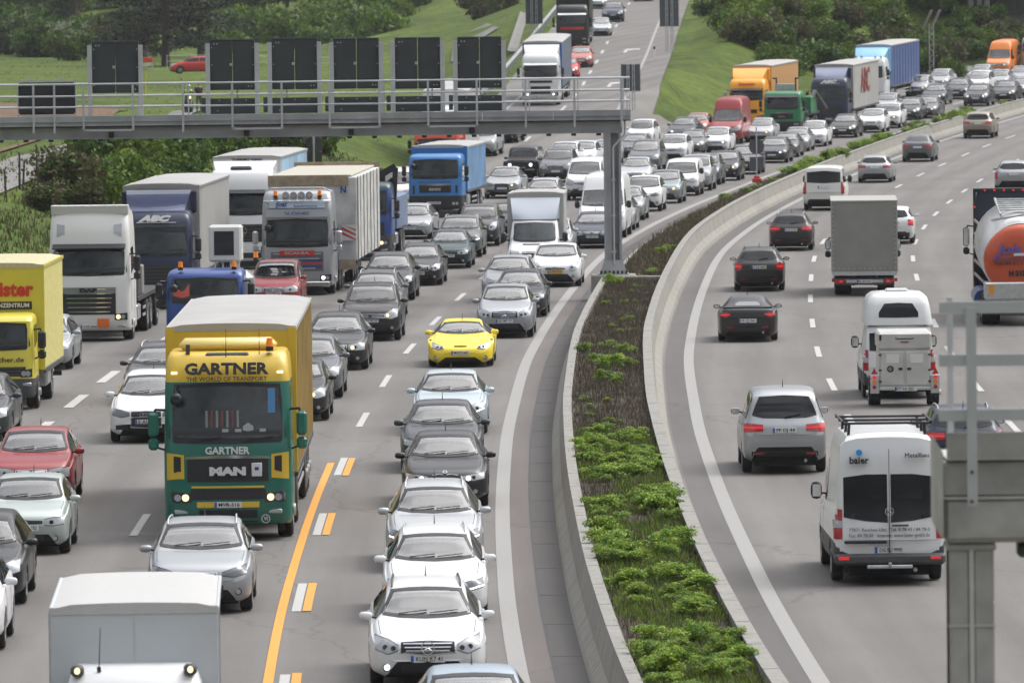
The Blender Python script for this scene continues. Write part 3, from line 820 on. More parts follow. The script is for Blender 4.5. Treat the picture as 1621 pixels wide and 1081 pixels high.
conifer(318, 92, 15, 5.0, 'dark conifer above and behind the parked red car', 9)
def broad(u, v, H, W, label, seed, kinds=('mid', 'dark', 'dark'), n=5200):
    X, Y = ground_point(u, v, 0, groundz); z = groundz(X, Y); r = random.Random(seed)
    root = tag(empty('deciduous_tree', (X, Y, z)), label, 'tree')
    tm = MB(); tm.cyl((0, 0, -.3), (0, 0, H*.45), .28, M_BARK, .2, 8)
    bl = []
    for i in range(12):
        a = r.random()*6.28; q = r.random()*W*.36; zz = H*r.uniform(.4, .88); rr = W*r.uniform(.15, .26)
        e = Vector((math.cos(a)*q, math.sin(a)*q, zz)); bl.append((e.x, e.y, e.z, rr, .85)); tm.cyl((0, 0, H*.4), e, .12, M_BARK, .03, 6)
    link('trunk', tm.mesh('trunk', 40), root); link('crown', crown_mesh('crown', seed, n, W, bl, kinds, .42), root)
broad(30, 60, 8, 8, 'round dark tree on the hillside at the far upper left', 31)
broad(455, 40, 8, 7, 'leafy tree behind the second sign board from the left of the row', 32, ('light', 'mid', 'dark'))
broad(640, 22, 8, 8, 'loose green tree on the slope above the side road', 33, ('mid', 'brown', 'dark'))
broad(120, 34, 7, 7, 'half-bare brownish tree on the upper left hillside', 34, ('brown', 'twig', 'mid'), 2500)

# grass and weeds on the near bank (one mass)
def blades(name, pts, h, m, seed, wd=.02, lean=.25, zf=groundz, per=1):
    r = random.Random(seed); mb = MB()
    for (X, Y, k) in pts:
        z = zf(X, Y)
        for q in range(per):
            a = r.random()*6.28; hh = h*k*r.uniform(.5, 1.3)
            x = X+r.gauss(0, .08); y = Y+r.gauss(0, .08)
            lx = r.gauss(0, lean)*hh; ly = r.gauss(0, lean)*hh; c, s = math.cos(a)*wd, math.sin(a)*wd
            mb.add([(x-c, y-s, z-.03), (x+c, y+s, z-.03), (x+lx*.4+c*.6, y+ly*.4+s*.6, z+hh*.6), (x+lx*.4-c*.6, y+ly*.4-s*.6, z+hh*.6), (x+lx, y+ly, z+hh)],
                   [(0, 1, 2, 3), (3, 2, 4)], m[r.randrange(len(m))] if isinstance(m, (list, tuple)) else m)
    return tag(link(name, mb.mesh(name, fix=False)), kind='stuff')
r3 = random.Random(77); pl = []
for k in range(9000):
    Y = r3.uniform(190, 400); X = XA(Y)+LM-.5-abs(r3.gauss(0, 1))*5
    pl.append((X, Y, .6+.8*abs(noise.noise(Vector((X*.2, Y*.1, 5))))))
blades('bank_grass', pl, .30, [LF['blade'], LF['brown'], LF['dry'], LF['mid'], LF['brown']], 3, .035, per=2)
pl = []
for k in range(5000):
    Y = r3.uniform(470, 640); m_ = XA(Y)+LM; r_ = XRc(Y)+5.5
    if m_-r_ < .5: continue
    X = r3.uniform(r_+.3, min(m_-.3, r_+14)); pl.append((X, Y, 1))
for k in range(4000):
    Y = r3.uniform(400, 640); X = XRc(Y)-5.6-r3.random()*8; pl.append((X, Y, 1))
pl = []
for k in range(9000):
    Y = r3.uniform(430, 820); X = -Y*.0675*r3.random(); 
    if X > XRc(Y)-7: continue
    pl.append((X, Y, 1))
blades('meadow_grass', pl[::3], .07, [LF['blade'], LF['bladey'], LF['blade'], LF['bladey'], LF['blossom']], 5, .05, per=2)
# central reservation: dry stalks, low grass, and the countable green plants
pl = []
for k in range(15000):
    Y = 100+160*r3.random()**.8; X = XA(Y)+r3.uniform(1.58, 3.28); pl.append((X, Y, 1))
blades('dry_stalks', pl, .17, [LF['twig'], LF['twig'], LF['twig'], LF['dry'], LF['brown']], 6, .007, .35, soilz, 2)
pl = []
for k in range(7000):
    Y = r3.uniform(258, 470); X = XA(Y)+r3.uniform(1.45, 3.25); pl.append((X, Y, 1))
blades('dry_stalks', pl, .22, [LF['twig'], LF['twig'], LF['brown'], LF['brown'], LF['dry']], 8, .02, .35, soilz, 2)
pl = []
for k in range(14000):
    Y = 96+72*r3.random(); X = XA(Y)+r3.uniform(1.6, 3.25)
    if noise.noise(Vector((X*.9, Y*.16, 9))) > -.22: pl.append((X, Y, 1))
blades('reservation_grass', pl, .13, [LF['bladey'], LF['blade'], LF['light']], 7, .010, .4, soilz, 2)
PL = []
for i in range(5):
    r = random.Random(50+i); bl = []
    for k in range(13):
        a = r.random()*6.28; q = r.random()**.5*.5
        bl.append((math.cos(a)*q*.85, math.sin(a)*q*.7, r.uniform(.14, .44), r.uniform(.12, .22), .55))
    PL.append((crown_mesh('leaves', 50+i, 2200, .5, bl, ('fresh', 'fresh', 'freshd'), .062, .55, .4), stems_mesh('stems', 60+i, 1.0, .4, 9, .008)))
def plant(X, Y, s_, label, group):
    f, st = PL[rnd.randrange(5)]
    o = empty('low_plant', (X, Y, soilz(X, Y)-.02), rnd.random()*6.28); o.scale = (s_, s_*rnd.uniform(.8, 1.2), s_*rnd.uniform(.8, 1.15))
    link('leaves', f, o); link('stems', st, o); tag(o, label, 'plant', group)
upper = [(918, 556, .6), (960, 548, .5), (990, 556, .7), (945, 572, .7), (968, 582, 1.0), (995, 576, .7), (958, 600, .8), (975, 604, .5), (957, 634, .35), (972, 668, .4),
         (960, 448, .8), (985, 438, 1.0), (1010, 436, .9), (1035, 424, .6), (1046, 392, .7), (1062, 388, .6), (1000, 520, .35), (1150, 302, .8), (1180, 297, .9), (1200, 292, .8), (1225, 282, .8)]
for u, v, s_ in upper:
    X, Y = ground_point(u, v+4, .7, roadz); s = max(1.75, min(3.1, X-XA(Y)))
    plant(XA(Y)+s, Y, s_, 'lone fresh green plant in the bare brown part of the planted strip', 'plants in the bare part of the planted strip')
r4 = random.Random(12)
for k in range(112):
    Y = 97+70*r4.random(); s = r4.choice([r4.uniform(1.75, 2.1), r4.uniform(2.75, 3.1), r4.uniform(1.8, 3.1)])
    plant(XA(Y)+s, Y, r4.uniform(.4, .9), 'fresh green plant in the dense near part of the planted strip', 'plants in the dense part of the planted strip')
for k in range(16):
    Y = r4.uniform(172, 248); plant(XA(Y)+r4.uniform(1.8, 3.1), Y, r4.uniform(.2, .45), 'small green tuft in the bare brown middle of the planted strip', 'small tufts in the planted strip')
for k in range(75):
    Y = r4.uniform(385, 560); s = r4.uniform(2.4, 3.1)
    if noise.noise(Vector((Y*.06, 3, 1))) < -.12: continue
    plant(XA(Y)+s, Y, r4.uniform(.9, 1.4), 'green plant in the far curving part of the planted strip', 'plants in the far part of the planted strip')
# ------------------------------------------------------------------ gantries, signs, posts
GY = 253.0
def gx(u, v=200): return at_depth(u, v, GY)[0]
def gh(v, u=700): return at_depth(u, v, GY)[1]
root = tag(empty('sign_gantry', (gx(972, 475), GY, 0)), 'long grey steel gantry with walkway and railings spanning the jammed carriageway', 'gantry')
def gpart(name, mb, parent=root, smooth=None):
    o = link(name, mb.mesh(name, smooth), parent); o.matrix_parent_inverse = Matrix.Translation(-root.location); return o
cx = gx(971, 400)
mb = MB()
for sx in (-1, 1): mb.box(cx+sx*.20, cx+sx*.29, GY-.34, GY+.34, .9, 5.58, M_STEEL, .01)
mb.box(cx-.20, cx+.20, GY-.05, GY+.05, .9, 5.58, M_STEEL)
mb.box(cx-.20, cx-.05, GY-.30, GY-.26, .9, 5.58, M_STEEL)
for z in (1.9, 3.1, 4.3): mb.box(cx-.2, cx+.2, GY-.2, GY+.2, z, z+.03, M_STEEL)
gpart('column', mb)
mb = MB(); mb.box(cx-.50, cx+.50, GY-.5, GY+.5, .86, .90, M_STEEL)
mb.add([(cx-.30, GY-.36, 1.35), (cx-.46, GY-.44, .9), (cx+.46, GY-.44, .9), (cx+.30, GY-.36, 1.35), (cx-.30, GY+.36, 1.35), (cx-.46, GY+.44, .9), (cx+.46, GY+.44, .9), (cx+.30, GY+.36, 1.35)],
       [(0, 1, 2, 3), (7, 6, 5, 4), (0, 4, 5, 1), (3, 2, 6, 7)], M_STEEL)
for k in range(7): mb.cyl((cx-.42+.14*k, GY-.48, .90), (cx-.42+.14*k, GY-.48, 1.0), .035, M_BLACK, n=6)
gpart('base_plate', mb)
mb = MB(); mb.box(cx-.75, cx+.75, GY-.7, GY+.7, 0, .86, M_CONC, .03); gpart('footing', mb)
mb = MB(); mb.tube([(cx+.02, GY-.42, 1.2), (cx+.02, GY-.42, 5.1), (cx+.42, GY-.42, 5.55), (cx+.42, GY-.42, 6.0)], .035, M_STEELL, 8)
for z in (1.6, 2.8, 4.0): mb.box(cx-.06, cx+.10, GY-.45, GY-.34, z, z+.06, M_STEELL)
gpart('cable_pipe', mb)
xl, xr = -24.5, cx+.62
mb = MB()   # lower I-beam: web and flanges
mb.box(xl, xr-.28, GY-.32, GY+.32, 5.58, 5.63, M_STEEL); mb.box(xl, xr-.28, GY-.32, GY+.32, 5.93, 5.97, M_STEEL)
mb.box(xl, xr-.28, GY-.26, GY-.22, 5.63, 5.93, M_STEEL); mb.box(xl, xr-.28, GY+.22, GY+.26, 5.63, 5.93, M_STEEL)
gpart('lower_beam', mb)
mb = MB()
k = xl
while k < xr-.5:
    mb = MB(); mb.box(k, k+.16, GY-.30, GY-.1, 5.50, 5.578, M_BLACK); k += .83; gpart('light_fitting', mb)
mb = MB(); mb.box(xl, xr, GY-.55, GY+.75, 5.985, 6.03, M_BLACK); 
k = xl
while k < xr:
    e = min(k+2.36, xr); mb.box(k+.006, e-.006, GY-.62, GY-.56, 6.02, 6.36, M_STEEL); mb.box(k+.006, e-.006, GY-.68, GY-.56, 6.16, 6.19, M_STEEL); k = e
mb.box(xl, xr, GY-.56, GY+.78, 6.30, 6.34, M_STEEL)
gpart('walkway', mb)
# railings: three rails, posts bolted outside the walkway
mb = MB()
for yy in (GY-.74,):
    for z in (6.66, 7.02, 7.42): mb.cyl((xl, yy, z), (xr-.02, yy, z), .030, M_STEELL, n=8)
gpart('handrail', mb)
mb = MB()
for z in (6.66, 7.02, 7.42): mb.cyl((xl, GY+.74, z), (xr-.02, GY+.74, z), .026, M_STEELL, n=8)
gpart('handrail', mb)
mb = MB()
posts = [90, 136, 214, 293, 371, 449, 603, 680, 757, 834, 911, 985]
lows = {136: 214, 371: 449, 603: None, 680: 757}
for u in posts:
    x = gx(u-2, 160)
    if u in (136, 214, 371, 449, 680, 757, 603): z0 = 5.86
    else: z0 = 5.80
    q_ = MB(); q_.beam((x, GY-.74, z0), (x, GY-.74, 7.42), .07, .05, M_STEELL); gpart('railing_post', q_)
for a, b in ((136, 214), (371, 449), (525, 603), (680, 757)): mb = MB(); mb.beam((gx(a-2, 200), GY-.74, 5.88), (gx(b-2, 200), GY-.74, 5.88), .05, .06, M_STEELL); gpart('railing_bottom_bar', mb)
mb = MB(); mb.beam((gx(523, 200), GY-.74, 5.86), (gx(523, 200), GY-.74, 7.42), .07, .05, M_STEELL)
gpart('railing_post', mb)
for u in (0, 55, -60): mb = MB(); mb.beam((gx(u, 160), GY-.74, 5.80), (gx(u, 160), GY-.74, 7.42), .07, .05, M_STEELL); gpart('railing_post', mb)
mb = MB()
for u in (90, 214, 293, 371, 449, 603, 680, 757, 834, 911, 983): mb = MB(); mb.beam((gx(u+4, 160), GY+.74, 6.3), (gx(u+4, 160), GY+.74, 7.42), .05, .05, M_STEELL); gpart('railing_post', mb)
for u in (177, 391, 556, 747): 
    mb = MB(); mb.box(gx(u)-.09, gx(u)+.09, GY-.42, GY-.33, 5.62, 5.82, M_BLACK, .01); mb.box(gx(u)-.03, gx(u)+.03, GY-.36, GY-.3, 5.82, 6.1, M_STEEL)
    gpart('bracket', mb)
# sign boards seen from behind, each on its two posts
def board(u0, u1, v0, v1, low, label):
    x0, x1 = gx(u0, 100), gx(u1, 100); z0, z1 = gh(v1, (u0+u1)/2), gh(v0, (u0+u1)/2)
    r = tag(empty('sign_board', ((x0+x1)/2, GY+.2, 6.35)), label, 'sign', 'overhead sign boards on the long gantry')
    def pt(nm, mb, sm=None):
        o = link(nm, mb.mesh(nm, sm), r); o.matrix_parent_inverse = Matrix.Translation(-r.location)
    for sx, xx in ((-1, x0-.07), (1, x1+.07)):
        mb = MB(); mb.box(xx-.075, xx+.075, GY+.05, GY+.09, 6.35, z1-.10, M_STEELL); mb.box(xx-.02, xx+.02, GY+.09, GY+.22, 6.35, z1-.10, M_STEELL); pt('post', mb)
    mb = MB(); xm = (x0+x1)/2
    for a, b in ((x0, xm-.012), (xm+.012, x1)):
        mb.box(a, b, GY+.22, GY+.45, z0, z1, M_SIGN, .02); mb.box(a+.06, b-.06, GY+.205, GY+.22, z0+.06, z1-.06, M_SIGN, .005)
    mb.box(x0, x1, GY+.20, GY+.40, z1, z1+.03, M_SIGNGREY)
    pt('panel', mb)
    mb = MB()
    mb.box(xm-.09, xm-.01, GY+.18, GY+.2, (z0+z1)/2-.03, (z0+z1)/2+.06, M_STEELL)
    for dx in (.14, .24): mb.disc((x0+dx, GY+.19, z1-.12), (0, 1, 0), .022, .02, M_STEELL, 8)
    for dx in (-.12, -.22): mb.disc((x1+dx, GY+.19, z0+.12), (0, 1, 0), .022, .02, M_STEELL, 8)
    for zz in (z1-.25, (z0+z1)/2, z0+.25):
        for xx in (x0+.06, x1-.06): mb.disc((xx, GY+.19, zz), (0, 1, 0), .02, .02, M_STEELL, 8)
    pt('bolt', mb)
    if low:
        mb = MB(); mb.box(x0, x1, GY+.15, GY+.32, 6.36, 6.88, M_SIGN, .01); mb.box(x0-.3, x0-.16, GY+.2, GY+.32, 6.40, 6.9, M_SIGNGREY); pt('lower_panel', mb)
        mb = MB()
        for t in (.2, .5, .8): mb.box(x0+(x1-x0)*t-.02, x0+(x1-x0)*t+.02, GY+.135, GY+.15, 6.80, 6.83, M_STEELL)
        mb.box(x0+.22, x0+.26, GY+.135, GY+.15, 6.45, 6.48, M_STEELL); pt('bolt', mb)
lab = ['leftmost tall dark sign board on the gantry, standing alone', 'first of the five tall sign boards in a row, in front of the red car',
       'tall dark sign board, second of the five in a row on the gantry', 'tall dark sign board in the middle of the five in a row on the gantry',
       'tall dark sign board, fourth of the five in a row on the gantry', 'tall dark sign board at the right end of the row, nearest the white trailer truck']
for i, (a, b, c, d) in enumerate([(145, 219, 67, 148), (332, 403, 64, 143), (430, 502, 62, 142), (528, 600, 62, 141), (625, 697, 61, 141), (724, 794, 60, 140)]):
    board(a, b, c, d, i > 0, lab[i])
# low matrix sign at the far left of the gantry
r = tag(empty('matrix_sign', (gx(72), GY+.3, 6.35)), 'low wide black matrix sign with rounded light frame at the left end of the gantry', 'sign')
mb = MB(); mb.box(gx(28, 150), gx(118, 150), GY+.3, GY+.6, gh(183, 70)+.02, gh(131, 70), M_INK, .06)
for k in range(5): mb.box(gx(30, 150), gx(116, 150), GY+.28, GY+.3, gh(178-k*10, 70), gh(177-k*10, 70), M_BLACK)
o = link('casing', mb.mesh('casing'), r); o.matrix_parent_inverse = Matrix.Translation(-r.location)
mb = MB(); a, b, c, d = gx(27, 150), gx(119, 150), gh(184, 70), gh(128, 70)
for p, q in (((a, c), (a, d)), ((b, c), (b, d)), ((a, d), (b, d)), ((a, c), (b, c))): mb.beam((p[0], GY+.35, p[1]), (q[0], GY+.35, q[1]), .04, .04, M_STEELL)
for u in (45, 97): mb.ring((gx(u, 130), GY+.35, gh(127, u)), (0, 1, 0), .05, .08, .03, M_STEELL, 12)
o = link('frame', mb.mesh('frame'), r); o.matrix_parent_inverse = Matrix.Translation(-r.location)

# near gantry (out of focus at the lower right)
NY = 64.0
def nx(u, v=700): return at_depth(u, v, NY)[0]
def nh(v, u=1550): return at_depth(u, v, NY)[1]
root2 = tag(empty('near_gantry', (nx(1537, 1000), NY, 0)), 'large blurred grey steel gantry close to the viewer at the lower right', 'gantry')
def npart(name, mb, sm=None):
    o = link(name, mb.mesh(name, sm), root2); o.matrix_parent_inverse = Matrix.Translation(-root2.location); return o
M_NST = mat('weathered_steel', (.34, .33, .32), .6, .1, var=.22, nscale=3, bump=.03)
M_NSTL = mat('bright_weathered_steel', (.46, .45, .43), .55, .1, var=.15, nscale=3)
c0 = nx(1536, 950)
mb = MB(); mb.box(c0-.19, c0-.012, NY-.20, NY+.20, .5, nh(857), M_NST, .02); mb.box(c0+.012, c0+.19, NY-.20, NY+.20, .5, nh(857), M_NST, .02)
mb.box(c0-.19, c0+.19, NY-.16, NY+.2, .5, nh(857), M_NST); npart('column', mb)
mb = MB(); mb.box(c0-.02, c0+.02, NY-.215, NY-.2, .5, nh(860), M_NSTL); mb.box(c0-.2, c0+.2, NY-.21, NY-.2, nh(988), nh(985), M_NSTL)
mb.box(c0-.21, c0+.21, NY-.22, NY+.22, nh(868), nh(857), M_NST, .01); npart('weld_strip', mb)
mb = MB(); mb.box(c0-.8, c0+.8, NY-.6, NY+.6, 0, .84, M_CONC, .03); npart('footing', mb)
xe = 26.0
mb = MB(); mb.box(nx(1489), xe, NY-.3, NY+.5, nh(855), nh(783), M_NST, .045); mb.box(nx(1489), xe, NY-.28, NY+.5, nh(781), nh(727), M_NST, .01)
mb.box(nx(1489), xe, NY-.31, NY-.28, nh(786), nh(782), M_NSTL); npart('main_beam', mb)
mb = MB(); mb.box(nx(1495), xe, NY-.34, NY-.30, nh(722), nh(680), M_NST); mb.box(nx(1495), xe, NY-.34, NY+1.0, nh(724), nh(722), M_NSTL); npart('walkway', mb)
mb = MB(); a = nx(1476); b = nx(1489)
mb.add([(a, NY-.2, nh(690)), (b, NY-.34, nh(712)), (b, NY-.34, nh(848)), (a, NY-.1, nh(826)), (a, NY+.3, nh(690)), (b, NY+.45, nh(712)), (b, NY+.45, nh(848)), (a, NY+.3, nh(826))],
       [(0, 1, 2, 3), (7, 6, 5, 4), (0, 4, 5, 1), (3, 2, 6, 7), (0, 3, 7, 4)], M_NSTL); npart('end_cap', mb)
mb = MB()
for v in (483, 566, 652): mb.beam((nx(1482, v)-.0, NY-.42, nh(v)), (xe, NY-.42, nh(v)), .05, .10, M_STEELL)
npart('handrail', mb)
mb = MB()
for q in range(8): mb = MB(); mb.beam((nx(1533, 640)+q*1.6, NY-.46, nh(795)), (nx(1533, 640)+q*1.6, NY-.46, nh(483)), .085, .03, M_STEELL); npart('railing_post', mb)
mb = MB(); mb.beam((nx(1515, 600), NY+1.0, nh(700)), (nx(1515, 600), NY+1.0, nh(478)), .05, .05, M_STEELL); npart('railing_post', mb)
mb = MB()
for q in range(8):
    for v in (741, 787): mb.disc((nx(1533, v)+q*1.6, NY-.48, nh(v)), (0, 1, 0), .014, .02, M_BLACK, 8)
npart('bolt', mb)
mb = MB(); mb.box(nx(1608), nx(1608)+.2, NY-.2, NY+.1, nh(880), nh(857), M_BLACK, .02); mb.box(nx(1610), nx(1610)+.16, NY-.24, NY-.2, nh(876), nh(866), M_GLASS if False else M_LAMPD); npart('lamp', mb)

# roadside signs seen from behind
def back_sign(u, vb, w_, h_, vtop, zf, label, Y=None, nb=4, lattice=True):
    if Y is None: X, Y = ground_point(u, vb, 0, zf)
    else: X = at_depth(u, vb, Y)[0]
    z = groundz(X, Y); zt = at_depth(u, vtop, Y)[1]
    r = tag(empty('road_sign', (X, Y, z)), label, 'sign')
    mb = MB(); mb.box(-w_/2, w_/2, .05, .11, zt-h_-z, zt-z, M_SIGNGREY, .02)
    for k in range(3): mb.box(-w_/2+.03, w_/2-.03, .035, .05, zt-z-h_+h_*(k+.5)/3-.03, zt-z-h_+h_*(k+.5)/3+.03, M_SIGNGREY)
    link('panel', mb.mesh('panel'), r)
    for sx in (-1, 1):
        mb = MB(); x = sx*w_*.14
        if lattice:
            for q in (-.09, .09): mb.cyl((x+q, 0, 0), (x+q*.6, 0, zt-z), .03, M_STEELL, n=6)
            n = int((zt-z)/.5)
            for k in range(n): mb.beam((x-.09, 0, k*.5), (x+.09, 0, k*.5+.5), .02, .02, M_STEELL)
        else: mb.cyl((x, 0, 0), (x, 0, zt-z), .04, M_STEELL, n=8)
        link('post', mb.mesh('post'), r)
    return r
back_sign(999, 176, 1.25, 1.75, 102, groundz, 'dark back of a road sign on lattice posts at the right end of the gantry')
back_sign(1060, 82, 1.45, 2.6, -12, groundz, 'grey back of a road sign right of the ramp at the top edge')
back_sign(846, 66, 1.35, 2.6, -14, groundz, 'grey back of a road sign left of the ramp at the top edge')
def delineator(u, v, label, zf=groundz):
    X, Y = ground_point(u, v, 0, zf); r = tag(empty('delineator_post', (X, Y, groundz(X, Y))), label, 'post', 'white delineator posts')
    mb = MB(); mb.prism([(-.06, -.03), (.06, -.03), (0, .07)], 'z', -.2, 1.0, M_WHITEINK); link('post_body', mb.mesh('post_body'), r)
    mb = MB(); mb.prism([(-.066, -.034), (.066, -.034), (0, .076)], 'z', .68, .88, M_INK); link('black_band', mb.mesh('black_band'), r)
delineator(1036, 212, 'white delineator post at the tip of the grass wedge right of the gantry')
delineator(1036, 93, 'white delineator post on the right edge of the ramp below the top sign')
delineator(1003, 158, 'white delineator post below the dark road sign at the gantry end')
delineator(1526, 122, 'white delineator post on the grass left of the orange van')
# signal cluster below the gantry beam
X, Y = ground_point(497, 262, 0, groundz)
r = tag(empty('road_sign', (X, Y, groundz(X, Y))), 'dark double sign with small red clips on a grey pole behind the white trailers', 'sign')
zz = at_depth(497, 216, Y)[1]-r.location.z
mb = MB(); mb.cyl((0, -.06, 0), (0, -.06, zz+.3), .05, M_STEELL, n=8); link('pole', mb.mesh('pole'), r)
mb = MB(); mb.box(-.42, -.06, 0, .12, zz-1.5, zz, M_SIGN, .02); mb.box(.06, .42, 0, .12, zz-1.5, zz, M_SIGN, .02); link('panel', mb.mesh('panel'), r)
mb = MB()
for zq in (.05, .75, 1.4):
    for xq in (-.34, .30): mb.box(xq, xq+.10, -.03, 0, zz-zq-.06, zz-zq, M_REDINK)
link('clip', mb.mesh('clip'), r)
# sign in the central reservation: round plate over square plate on a pole with a red foot
X, Y = ground_point(1198, 283, .3); zf_ = soilz(X, Y)
r = tag(empty('road_sign', (X, Y, zf_)), 'round and square sign backs on one pole with red foot in the planted strip', 'sign')
k = 12000/Y
mb = MB(); mb.cyl((0, -.05, 0), (0, -.05, 2.85), .035, M_STEELL, n=8); link('pole', mb.mesh('pole'), r)
mb = MB(); mb.disc((0, 0, 1.85), (0, 1, 0), .40, .03, M_SIGNGREY, 28); link('round_plate', mb.mesh('round_plate', 40), r)
mb = MB(); mb.box(-.36, .36, -.015, .015, .62, 1.32, M_SIGNGREY, .005); link('square_plate', mb.mesh('square_plate'), r)
mb = MB()
for x_, z_ in ((-.22, 1.68), (.22, 1.68), (-.26, 1.22), (.26, 1.22), (.26, .72)): mb.box(x_-.04, x_+.04, -.05, -.02, z_-.02, z_+.03, M_REDINK)
link('clip', mb.mesh('clip'), r)
mb = MB(); mb.box(-.24, .24, -.2, .2, 0, .22, M_REDINK, .03); mb.box(-.15, .15, -.13, .13, .22, .34, M_REDINK, .03); link('foot', mb.mesh('foot'), r)
# solar powered lattice mast
X, Y = ground_point(1475, 118, 0, groundz); z = groundz(X, Y)
r = tag(empty('lattice_mast', (X, Y, z)), 'grey lattice mast carrying two tilted solar panels in front of the hillside', 'mast')
zt = at_depth(1475, 38, Y)[1]-z; mb = MB(); hw = .17
for sx in (-1, 1):
    for sy in (-1, 1): mb.beam((sx*hw, sy*hw, -.2), (sx*hw, sy*hw, zt), .05, .05, M_STEELL)
n = int(zt/.42)
for k in range(n):
    for sy in (-1, 1):
        s_ = 1 if k % 2 else -1
        mb.beam((-hw*s_, sy*hw, k*.42), (hw*s_, sy*hw, k*.42+.42), .03, .03, M_STEELL); mb.beam((sy*hw, -hw*s_, k*.42), (sy*hw, hw*s_, k*.42+.42), .03, .03, M_STEELL)
link('lattice', mb.mesh('lattice'), r)
for q in (-1, 1):
    mb = MB(); c = Vector((q*.33, 0, zt+.35))
    a = Vector((.35, 0, .75)); b = Vector((.22, .5, .0))*.55
    mb.add([c-a-b, c-a+b, c+a+b, c+a-b, c-a-b-Vector((0, 0, .06)), c-a+b-Vector((0, 0, .06)), c+a+b-Vector((0, 0, .06)), c+a-b-Vector((0, 0, .06))],
           [(0, 1, 2, 3), (7, 6, 5, 4), (0, 4, 5, 1), (1, 5, 6, 2), (2, 6, 7, 3), (3, 7, 4, 0)], mat('solar_panel', (.16, .155, .15), .35, .1)); link('solar_panel', mb.mesh('solar_panel'), r)
mb = MB(); mb.box(-.35, .35, -.3, .3, -.3, .25, M_CONC, .03); link('footing', mb.mesh('footing'), r)
# guard rail beside the ramp
r = tag(empty('guard_rail', (XRc(500)-6.0, 500, zramp(500))), 'steel guard rail along the left edge of the ramp', 'barrier')
for Y in lin(470, 860, 4)[:98]:
    mb = MB(); X = XRc(Y)-6.0; mb.box(X-.06, X+.06, Y-.06, Y+.06, zramp(Y)-.5, zramp(Y)+.72, M_STEELL)
    o = link('post', mb.mesh('post'), r); o.matrix_parent_inverse = Matrix.Translation(-r.location)
mb = MB(); rows = []
for Y in lin(470, 900, 4):
    X = XRc(Y)-5.92; z = zramp(Y); rows.append([(X+a, Y, z+b) for a, b in ((0, .44), (.05, .50), (.0, .59), (.05, .68), (0, .75))])
mb.grid(rows, M_STEELL); o = link('rail', mb.mesh('rail', fix=False), r); o.matrix_parent_inverse = Matrix.Translation(-r.location)
# concrete drainage chute on the bank left of the ramp
a = gp3(814, 84); b = gp3(833, 22)
mb = MB(); rows = []
for i in range(9):
    t = i/8; X = a[0]+(b[0]-a[0])*t; Y = a[1]+(b[1]-a[1])*t; z = groundz(X, Y)
    rows.append([(X-.55, Y, z+.22), (X-.3, Y, z+.1), (X+.3, Y, z+.1), (X+.55, Y, z+.22)])
mb.grid(rows, M_PATH); tag(link('drainage_chute', mb.mesh('drainage_chute', fix=False)), kind='structure')
# fence posts beside the field path
for k, (u, v, h_) in enumerate([(31, 300, 1.5), (36, 302, 1.3), (58, 290, 1.6), (184, 244, 1.4), (10, 312, 1.2)]):
    X, Y = ground_point(u, v, 0, groundz); mb = MB(); mb.cyl((0, 0, -.3), (rnd.gauss(0, .05), 0, h_*.92), .05, M_BARK, .04, 8); mb.cyl((0, 0, h_*.92), (0, 0, h_), .045, M_BARK, .03, 8); mb.box(-.05, .05, -.06, -.05, h_*.6, h_*.68, M_RIMD)
    o = link('fence_post', mb.mesh('fence_post'), None, (X, Y, groundz(X, Y)))
    tag(o, 'weathered grey wooden fence post between the field path and the bank shrubs', 'post', 'fence posts by the field path')
# low rail fence behind the red car
X, Y = gp3(262, 108); r = tag(empty('rail_fence', (X, Y, groundz(X, Y))), 'thin pale rail fence behind the parked red car at the edge of the meadow', 'fence')
mb = MB()
for k in range(9):
    x = X+k*1.9; mb.cyl((x, Y+3, groundz(x, Y+3)-.2), (x, Y+3, groundz(x, Y+3)+1.1), .04, M_STEELL, n=6)
    if k < 8:
        for h_ in (.55, 1.05): mb.cyl((x, Y+3, groundz(x, Y+3)+h_), (x+1.9, Y+3, groundz(x+1.9, Y+3)+h_), .025, M_STEELL, n=6)
o = link('rails', mb.mesh('rails'), r); o.matrix_parent_inverse = Matrix.Translation(-r.location)
# yellow gas marker post with orange-red sign beyond the meadow
X, Y = ground_point(231, 150, 0, groundz); r = tag(empty('marker_post', (X, Y, groundz(X, Y))), 'thin yellow marker post standing in the meadow left of the motorcyclist', 'post')
hh = at_depth(231, 104, Y)[1]-r.location.z; mb = MB(); mb.cyl((0, 0, -.2), (0, 0, hh-.25), .04, mat('yellow_pole', (.62, .50, .03), .5), n=8); link('pole', mb.mesh('pole'), r)
mb = MB(); mb.box(-.2, .14, -.03, .03, hh-.35, hh, mat('pale_plate', (.35, .38, .30), .5), .02); link('plate', mb.mesh('plate'), r)
X, Y = ground_point(234, 112, 0, groundz); r = tag(empty('road_sign', (X, Y, groundz(X, Y))), 'orange-red board standing beyond the meadow right of the lone sign board', 'sign')
mb = MB(); kk = Y/12000; mb.box(-11*kk, 8*kk, 0, .08, .7, .7+8*kk, mat('orange_red_board', (.62, .07, .02), .5), .05); mb.box(-2*kk, 6*kk, .02, .1, .4, .7, M_PLATE); link('board', mb.mesh('board'), r)
mb = MB(); mb.cyl((-.5, .12, -.2), (-.5, .12, .9), .05, M_STEELL, n=6); mb.cyl((.4, .12, -.2), (.4, .12, .9), .05, M_STEELL, n=6); link('post', mb.mesh('post'), r)

